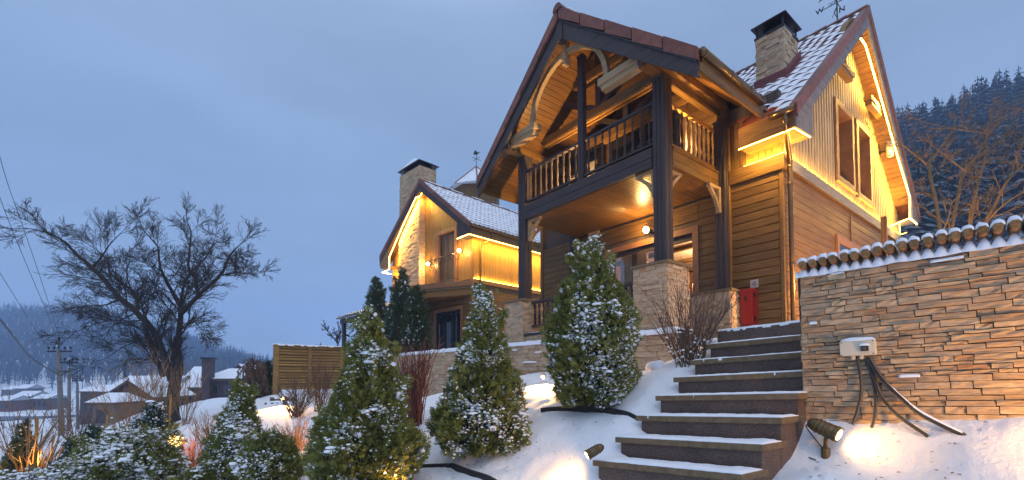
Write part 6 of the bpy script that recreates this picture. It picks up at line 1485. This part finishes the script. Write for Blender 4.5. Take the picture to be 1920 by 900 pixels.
for c in cand:
    if id(c) in ks: continue
    px, d, p = c; h = rr.uniform(12, 20); me = rr.choice(SP); mw = Matrix.Translation(p - Vector((0, 0, .5))) @ Matrix.Rotation(rr.uniform(0, 6.3), 4, 'Z') @ Matrix.Diagonal((h * 1.3, h * 1.3, h, 1))
    m.add([mw @ v.co for v in me.vertices], [tuple(f.vertices) for f in me.polygons])
if m.V: m.obj('spruce_forest', M['spruce_far'], None, kind='stuff', label='rest of the frosted spruce forest on the hillside', cat='forest')
# ---- far wooded hill across the valley
def bare_crown(seed):
    rr = random.Random(seed); m = MB(); m.tube([(0, 0, 0), (0, 0, .8)], [.012, .006], 3, 0, False)
    for i in range(9):
        a = rr.uniform(0, 6.3); z = rr.uniform(.25, .6); L_ = rr.uniform(.25, .45); sp_0 = rr.uniform(.08, .22); q = Vector((math.cos(a) * sp_0, math.sin(a) * sp_0, z + L_)); w_ = .030
        m.add([(0, 0, z), (q.x * .6 - math.sin(a) * w_, q.y * .6 + math.cos(a) * w_, z + L_ * .6), tuple(q), (q.x * .6 + math.sin(a) * w_, q.y * .6 - math.cos(a) * w_, z + L_ * .6)], [(0, 1, 2), (0, 2, 3)])
    return m.V, m.F
BC = [bare_crown(s) for s in range(6)]; SPV = [([tuple(v.co) for v in me.vertices], [tuple(f.vertices) for f in me.polygons]) for me in [spruce_mesh(100 + s, M['spruce_far'], 7, 5) for s in range(3)]]
rr = random.Random(99); mb, mc = MB(), MB()
for d in np.arange(205, 436, 4.4):
    wpx = 3.9 * FPX / d
    for px in np.arange(-260, 560, wpx):
        p = P(px + rr.uniform(-.5, .5) * wpx, 700, d + rr.uniform(-2.4, 2.4)); p.z = hz(p.x, p.y)
        if p.z < -4.5 and rr.random() < .6: continue
        nn = noise.noise((p.x * .018, p.y * .018, 4)); con = rr.random() < (.75 if (d > 418 or px > 400) else (.42 if nn > .28 else .035))
        h = rr.uniform(9, 15) * (1.1 if con else 1)
        if nn < -.45 and rr.random() < .4: continue
        V, F = rr.choice(SPV) if con else rr.choice(BC); a = rr.uniform(0, 6.3); c, s = math.cos(a) * h, math.sin(a) * h
        (mc if con else mb).add([(p.x + v[0] * c - v[1] * s, p.y + v[0] * s + v[1] * c, p.z + v[2] * h - .4) for v in V], F)
mb.obj('bare_forest', M['bare_far'], None, kind='stuff', label='leafless woodland covering the far hill across the valley', cat='forest')
mc.obj('conifer_forest', M['spruce_far'], None, kind='stuff', label='scattered dark conifers along the far hill across the valley', cat='forest')
for i, (px, ytop, d) in enumerate(((568, 652, 60), (580, 650, 62), (593, 640, 58), (600, 637, 60), (613, 642, 62), (487, 668, 80), (500, 675, 78), (506, 672, 74))):
    b = gp(px, d); h = P(px, ytop, d).z - b.z
    put('spruce_tree', SP[i % 6], None, Matrix.Translation(b - Vector((0, 0, .3))) @ Matrix.Diagonal((h * 1.1, h * 1.1, h, 1)), label=('first', 'second', 'third', 'fourth', 'fifth', 'first', 'second', 'third')[i] + ' far dark spruce from the left, showing ' + ('above the slat fence' if px > 520 else 'behind the weeping tree'), cat='tree', group='far spruces behind the fence' if px > 520 else 'far spruces behind the weeping tree')

# ------------------------------------------------------------------ fence, garden steps, edging
fy = 16.55; fa = P(516, 700, 1.); fa = fa * (fy / fa.y); fb_ = P(645, 690, 1.); fb_ = fb_ * (fy / fb_.y); x0, x1 = fa.x, fb_.x; zt, zb = 1.02, -.42
fn = thing('slat_fence', 'freestanding fence of horizontal wooden slats with a snowy top rail', 'fence', ((x0 + x1) / 2, fy, zb))
for i in range(3): plank('post', (x0 + (x1 - x0) * i * .48 - .05, fy - .03, zb - .3), (x0 + (x1 - x0) * i * .48 + .05, fy + .07, zt), M['fence'], fn)
plank('post', (x0 - .06, fy - .035, zb - .3), (x0 + .10, fy + .08, zt - .002), M['fence'], fn)
ns = 15; ph_ = (zt - zb) / ns
for i in range(ns): plank('slat', (x0 + .1, fy + .0, zb + i * ph_ + .014), (x1, fy + .025, zb + (i + 1) * ph_ - .010 - .018 * (i % 2)), M['fence'], fn)
MB().box((x0, fy + .035, zb), (x1, fy + .045, zt)).obj('back_board', wood('fence_back', (.07, .04, .015), (.14, .08, .03), 'x', .7), fn)
plank('top_rail', (x0 - .08, fy - .06, zt), (x1, fy + .1, zt + .04), M['fence'], fn)
snow_strip(fn, (x0 - .08, fy - .06, zt + .04), (x1 - x0, 0, 0), (0, .16, 0), 30, 2, .03, 90, ragged=.01)
gs = thing('garden_steps', 'few dark garden steps with snow leading up to the slat fence', 'steps', tuple(gp(505, 13.5)))
for i, (pxl, pxr, py, d) in enumerate(((484, 545, 767, 12.4), (496, 545, 755, 13.0), (506, 545, 745, 13.6))):
    a, b = P(pxl, py, d), P(pxr, py, d); b.z = a.z; bk = Vector((.3, .5, 0)); dn = Vector((0, 0, -.16))
    s_ = MB().hexa([a + dn, b + dn, b + bk + dn, a + bk + dn, a, b, b + bk, a + bk]).obj('step', M['riser'], gs)
    snow_strip(s_, a + Vector((0, 0, .0)), b - a, bk, 10, 2, .04, 30 + i)
def edging(label, pts):
    q = []
    for p in smooth_path([on_ground(*p) for p in pts], 8): q.append(Vector((p.x, p.y, hz(p.x, p.y))))
    m = MB(); V = []
    for i, p in enumerate(q):
        d = (q[min(i + 1, len(q) - 1)] - q[max(0, i - 1)]).normalized(); n_ = Vector((d.y, -d.x, 0)) * .012
        V += [p - n_ + Vector((0, 0, -.10)), p + n_ + Vector((0, 0, -.10)), p + n_ + Vector((0, 0, .045)), p - n_ + Vector((0, 0, .045))]
    m.add(V, [(i * 4 + k, i * 4 + (k + 1) % 4, (i + 1) * 4 + (k + 1) % 4, (i + 1) * 4 + k) for i in range(len(q) - 1) for k in range(4)] + [(0, 3, 2, 1), tuple(len(V) - 4 + k for k in range(4))])
    m.obj('garden_edging', M['edging'], None, label=label, cat='garden edging')
edging('black garden edging curving from under the broad juniper to the stairs', [(1015, 774), (1070, 771), (1130, 773), (1165, 782), (1196, 792)])
edging('straight black garden edging piece leaving the yellow green juniper', [(775, 879), (845, 879)])
edging('black garden edging sloping down to the bottom edge of the snow', [(847, 879), (880, 890), (915, 905), (950, 925)])
sb = on_ground(1232, 690); snow_lump(None, T(sb.x, sb.y, sb.z - .02), .10, .11, .10, 5, 'snow_covered_stone')
o = bpy.data.objects['snow_covered_stone']; o['label'] = 'round stone under a cap of snow by the broad juniper'; o['category'] = 'stone'

# ------------------------------------------------------------------ garden spotlights
def spotlight(label, base, head, direc, power, ang=80, size=1., blend=.7, stem=True, tgt=None):
    base, head, d = Vector(base), Vector(head), Vector(direc).normalized()
    t = thing('garden_spotlight', label, 'spotlight', tuple(base), group='garden spotlights'); s = size
    m = MB().lathe(head - d * .105 * s, [(.012 * s, -.012 * s), (.030 * s, 0), (.042 * s, .03 * s), (.045 * s, .07 * s), (.047 * s, .12 * s), (.047 * s, .155 * s)], 14, 0, d); m.obj('body', M['bronze'], t, ID, True)
    for q in (.045, .07, .095): MB().lathe(head - d * (.105 - q) * s, [(.046 * s, 0), (.049 * s, .004 * s), (.046 * s, .010 * s)], 14, 0, d).obj('cooling_ring', M['bronze'], t)
    MB().lathe(head + d * .046 * s, [(.044 * s, 0), (.050 * s, .002 * s), (.050 * s, .022 * s), (.044 * s, .024 * s)], 14, 0, d).obj('bezel', M['bronze'], t)
    MB().lathe(head + d * .062 * s, [(.041 * s, 0), (.034 * s, .008 * s)], 14, 0, d).obj('lens', M['bulb'], t, ID, True)
    if stem:
        MB().tube([head - Vector((0, 0, .03 * s)), head * .35 + base * .65 + Vector((0, 0, .05 * s)), base + Vector((0, 0, .05 * s))], .013 * s, 8).obj('bracket', M['bronze'], t)
        MB().lathe(base - Vector((0, 0, .05 * s)), [(.020 * s, 0), (.024 * s, .04 * s), (.026 * s, .10 * s), (.015 * s, .11 * s)], 10).obj('stake', M['bronze'], t)
        MB().tube(smooth_path([head - d * .08 * s, head - d * .13 * s - Vector((0, 0, .03 * s)), head - d * .10 * s - Vector((0, 0, .07 * s)), base + Vector((0, 0, .03 * s))], 4), .0045 * s, 5).obj('lead', M['cable'], t)
    spot('spotlight_beam', head + d * .085 * s, tgt if tgt is not None else head + d, power, ang, blend, (1.0, .50, .12), t, .025)
    return t
def cam_dir(dx, dy, dz): return (_r * dx + _f * dz + Vector((0, 0, 1)) * dy).normalized()
b1_ = P(1548, 856, 3.3); h1 = P(1551, 806, 3.3)
spotlight('lit bronze garden spotlight on its stake right of the lowest stairs', b1_, h1, cam_dir(.52, -.34, -.80), 8.5, 155, 1.15, 1.0, tgt=P(1800, 850, 2.9))
b2_ = P(1108, 872, 3.72); h2_ = P(1112, 847, 3.72)
spotlight('dark spotlight low in the snow left of the lowest step, shining left', b2_, h2_, cam_dir(-.86, -.46, -.15), 22, 150, .85, .9, stem=False, tgt=P(960, 885, 4.0))
p3 = P(1018, 706, 6.6); spotlight('lit spotlight at the foot of the terrace wall behind the broad juniper', p3 - Vector((0, 0, .04)), p3, cam_dir(-.10, -.12, -1), 140, 168, .8, .4, stem=False)
p4 = P(533, 747, 12.0); spotlight('bright spotlight beside the garden steps under the slat fence', p4 - Vector((0, 0, .1)), p4, cam_dir(.0, .02, -1), 160, 170, 1.2, .4)
def hid(label, px, py, d, tgt, pw, ang=120):
    p = P(px, py, d); p.z = max(p.z, hz(p.x, p.y) + .06); return spotlight(label, p - Vector((0, 0, .06)), p, (Vector(tgt) - p), pw, ang, .8, .8, stem=False)
hid('spotlight half hidden behind the yellow green juniper lighting the orange twigs', 588, 850, 5.7, gp(556, 6.4) + Vector((0, 0, .35)), 34, 130)
hid('spotlight under the wide juniper mound lighting the twigs beside it', 336, 842, 5.6, gp(398, 7.3) + Vector((0, 0, .4)), 34, 120)
hid('spotlight among the golden stems at the lower left', 62, 880, 5.5, gp(66, 5.9) + Vector((0, 0, .7)), 22, 120)
hid('spotlight behind the leafless shrub by the upper stairs', 1322, 664, 5.1, Vector((7.0, 4.4, 1.2)), 34, 110)
hid('added spotlight below the view lighting the front of the yellow green juniper', 752, 985, 3.9, gp(690, 4.4) + Vector((0, 0, .9)), 8, 120)  # lamp added below the view to warm the juniper's front
for x_, lab in ((9.6, 'spotlight behind the stone wall nearer the house corner, lighting the side planks'), (12.6, 'spotlight behind the stone wall farther along the lit side planks')):
    pw_ = Vector((x_, 1.5, .62)); spotlight(lab, pw_ - Vector((0, 0, .1)), pw_, (Vector((x_ + .5, 3.4, 2.0)) - pw_), 560, 150, 1., .9)
pt_ = Vector((8.3, 1.0, .55)); spotlight('spotlight behind the stone wall under the small leafless tree, shining up its branches', pt_ - Vector((0, 0, .1)), pt_, Vector((.25, .05, 1)), 300, 130, 1., .8)
pr_ = Vector((3.45, -.32, -.40)); spotlight('added spotlight out of view at right, spreading warm light over the stone wall', pr_ - Vector((0, 0, .1)), pr_, (Vector((4.1, .5, .25)) - pr_), 58, 160, 1., 1.)  # extra lamp set out of view so the stone wall is lit evenly

# ------------------------------------------------------------------ utility poles and wires
def pole(label, px, ytop, ybase, d, arms, lean=0.):
    a, b = P(px - lean, ytop, d), P(px, ybase, d); b.z = min(b.z, hz(b.x, b.y)); t = thing('utility_pole', label, 'pole', tuple(b), group='utility poles in the valley')
    MB().tube([b - Vector((0, 0, .5)), a], [.19, .12], 8).obj('mast', M['conc'], t)
    for (y, l, r_, hang) in arms:
        c = P(px - lean * .8, y, d); e0, e1 = c - _r * l, c + _r * r_
        ar_ = MB().beam(e0, e1, .09, .10).obj('cross_arm', M['black'], t)
        for f_ in (.04, .28, .72, .96):
            q = e0.lerp(e1, f_); MB().lathe(q, [(.02, .04), (.02, .16), (.07, .18), (.07, .30), (.03, .36)], 7).obj('insulator', M['black'], ar_)
    MB().tube([a, a + Vector((0, 0, .75))], .045, 6).obj('top_rod', M['black'], t)
    for dx in (-.18, 0): MB().lathe(a + _r * dx + Vector((0, 0, .35 + .35 * (dx == 0))), [(.02, 0), (.08, .03), (.08, .16), (.03, .22)], 7).obj('insulator', M['black'], t)
    return a
pt = pole('nearest concrete utility pole with two cross arms and insulators', 117, 655, 826, 33, ((659, .85, .85, 0), (680, .0, 1.3, 0)), 7)
pole('farther slim utility pole with one cross arm down the valley', 146, 718, 802, 55, ((714, .6, .6, 0),), 1)
pole('thin farthest pole standing between the other two', 130, 690, 792, 48, ((682, .2, .3, 0),), 0)
def wire(label, pts, r): MB().tube(smooth_path([P(*p) for p in pts], 8), r, 4, 0, False).obj('power_line', M['black'], None, label=label, cat='power line', group='power lines')
wire('thin overhead power line, upper right of the pair coming down to the pole top', [(-30, 180, 18), (10, 330, 21), (41, 419, 24), (83, 543, 28), (112, 634, 33)], .014)
wire('thin overhead power line, lower left of the pair coming down to the pole', [(-60, 190, 18), (0, 371, 21), (45, 485, 24), (96, 605, 29), (111, 652, 33)], .014)
wire('thin overhead power line lower than the pair, reaching the left insulator', [(-60, 420, 18), (0, 512, 23), (65, 616, 30), (93, 655, 33)], .013)
wire('thick twisted cable sagging from the left edge to the pole', [(-40, 556, 20), (0, 599, 22), (31, 638, 25), (60, 672, 29), (110, 703, 33)], .045)
wire('thick cable running on from the pole to the right', [(116, 703, 33), (150, 709, 40), (190, 712, 47), (240, 708, 55)], .035)
# ------------------------------------------------------------------ houses in the valley
def cottage(label, px0, px1, ye, yr, yb, d, dep, wm, gable=False, wins=3, chim=None, ov=.4, hip=False, group=None):
    a, b = P(px0, yb, d), P(px1, yb, d); c = (a + b) / 2; z0 = min(a.z, hz(a.x, a.y), hz(b.x, b.y)) - .6; ze = P(px0, ye, d).z; zr = P(px0, yr, d).z; wdt = (b - a).length
    t = thing('house', label, 'house', (c.x, c.y, z0), group=group); fw_ = Vector((_f.x, _f.y, 0)).normalized(); R_ = _r
    Q = lambda u, v, z: tuple(Vector((c.x, c.y, 0)) + R_ * u + fw_ * v + Vector((0, 0, z)))
    h_ = wdt / 2
    def bxx(u0, u1, v0, v1, z0_, z1_): return MB().hexa([Q(u0, v0, z0_), Q(u1, v0, z0_), Q(u1, v1, z0_), Q(u0, v1, z0_), Q(u0, v0, z1_), Q(u1, v0, z1_), Q(u1, v1, z1_), Q(u0, v1, z1_)])
    w_ = bxx(-h_, h_, 0, dep, z0, ze)
    if gable: w_.add([Q(-h_, 0, ze), Q(h_, 0, ze), Q(0, 0, zr - .1)], [(0, 1, 2)])
    w_.obj('wall', M[wm], t); o = ov
    if gable: V = [Q(-h_ - o, -o, ze - .2), Q(0, -o, zr), Q(h_ + o, -o, ze - .2), Q(-h_ - o, dep + o, ze - .2), Q(0, dep + o, zr), Q(h_ + o, dep + o, ze - .2)]; F = [(0, 1, 4, 3), (1, 2, 5, 4)]
    else:
        k = h_ * .45 if hip else 0
        V = [Q(-h_ - o, -o, ze - .1), Q(h_ + o, -o, ze - .1), Q(h_ + o - k, dep / 2, zr), Q(-h_ - o + k, dep / 2, zr), Q(-h_ - o, dep + o, ze - .1), Q(h_ + o, dep + o, ze - .1)]; F = [(0, 1, 2, 3), (3, 2, 5, 4), (1, 5, 2), (0, 3, 4)]
    m = MB(); n = len(V); V2 = [(x, y, z + .22) for x, y, z in V]
    m.add(V, [f[::-1] for f in F]); m.obj('roof', M['farbrown'], t)
    m = MB(); m.add(V2, F)
    ed = [(i, (i + 1)) for i in ()]
    m.obj('snow', M['snow'], t)
    m = MB(); m.add(V + V2, [(i, j, n + j, n + i) for i, j in ((0, 1), (1, 2), (2, 5), (5, 4), (4, 3), (3, 0))]); m.obj('fascia', M['farbrown'], t)
    zw = z0 + (ze - z0) * .45; zw2 = z0 + (ze - z0) * .82
    for i in range(wins):
        u = -h_ + wdt * (i + .5) / wins; s = min(.55, wdt / wins * .3)
        f = bxx(u - s, u + s, -.06, -.01, zw, zw2).obj('window', M['farbrown'], t); bxx(u - s * .85, u + s * .85, -.075, -.065, zw + .08, zw2 - .08).obj('pane', M['glassdark'], f)
    if chim:
        for (u, v, zt_, cw_, cmat) in chim:
            q = bxx(u - cw_, u + cw_, v - cw_, v + cw_, z0, zt_).obj('chimney', M[cmat], t); bxx(u - cw_ * 1.25, u + cw_ * 1.25, v - cw_ * 1.25, v + cw_ * 1.25, zt_, zt_ + .18).obj('chimney_cap', M['black'], q)
    return t
zc_ = lambda py, d: P(0, py, d).z
GV = 'houses in the valley'
cottage('brown house with a long snowy roof behind the tan saplings', 196, 300, 736, 708, 775, 50, 7, 'farbrown', wins=4, group=GV)
cottage('brown gable wing under a steep snowy roof left of the big tree trunk', 205, 285, 745, 716, 775, 44, 5, 'farbrown', True, 2, ov=.5, group=GV)
cottage('small square hut with a snowy hipped roof lowest on the slope', 172, 212, 757, 742, 790, 40, 3, 'fargrey', False, 1, hip=True, group=GV)
cottage('stone house with a plain snowy roof right of the big tree trunk', 332, 383, 728, 704, 752, 52, 7, 'fargrey', False, 3, group=GV)
cottage('dark maroon house with a tall chimney and snowy hipped roof', 388, 440, 712, 694, 752, 44, 6, 'farmaroon', False, 2, [(-1.0, -.4, zc_(674, 44), .38, 'farmaroon')], hip=True, group=GV)
cottage('wide house with a dark gable dormer and snowy roof behind the maroon one', 400, 490, 708, 688, 748, 52, 8, 'farbrown', False, 4, hip=True, group=GV)
cottage('dark dormer gable on the snowy roof', 432, 468, 706, 686, 712, 50, 3, 'farbrown', True, 1, ov=.35, group=GV)
cottage('little tower with a white pyramid roof beyond the stone house', 356, 378, 706, 690, 745, 60, 1.5, 'fargrey', False, 1, hip=True, group=GV)
cottage('snowy roofed barn on the slope between the poles and the brown house', 150, 182, 735, 725, 752, 70, 6, 'farbrown', False, 2, group=GV)
cottage('low house with a snowy roof beyond the brown house', 262, 322, 722, 708, 742, 62, 7, 'fargrey', False, 4, hip=True, group=GV)
for i, (a, b, ye, yr, yb, d, wm, lab) in enumerate(((-12, 17, 752, 744, 772, 120, 'brick', 'red brick house at the left edge of the valley'), (24, 56, 744, 735, 758, 130, 'fargrey', 'pale snowy house on the valley floor left of the pole'), (28, 50, 729, 722, 738, 165, 'fargrey', 'hazy house higher up the valley left of the pole'), (60, 88, 748, 741, 760, 125, 'farbrown', 'small brown house just left of the pole'), (2, 22, 731, 725, 740, 180, 'fargrey', 'faint house near the left edge below the wooded hill'))):
    cottage(lab, a, b, ye, yr, yb, d, 6, wm, False, 3, group='hazy houses across the river')

# ------------------------------------------------------------------ air
hzb = MB().box((-815, -815, -14.5), (815, 815, 108))
hm = bpy.data.materials.new('haze'); hm.use_nodes = True; t = hm.node_tree; t.nodes.clear()
o_ = N(t, 'ShaderNodeOutputMaterial'); v = N(t, 'ShaderNodeVolumePrincipled'); v.inputs['Color'].default_value = (.45, .66, 1.0, 1); v.inputs['Density'].default_value = .0012; v.inputs['Anisotropy'].default_value = .0
t.links.new(v.outputs[0], o_.inputs['Volume'])
hzb.obj('haze', hm, None, kind='stuff', label='pale blue evening haze filling the valley air', cat='haze')
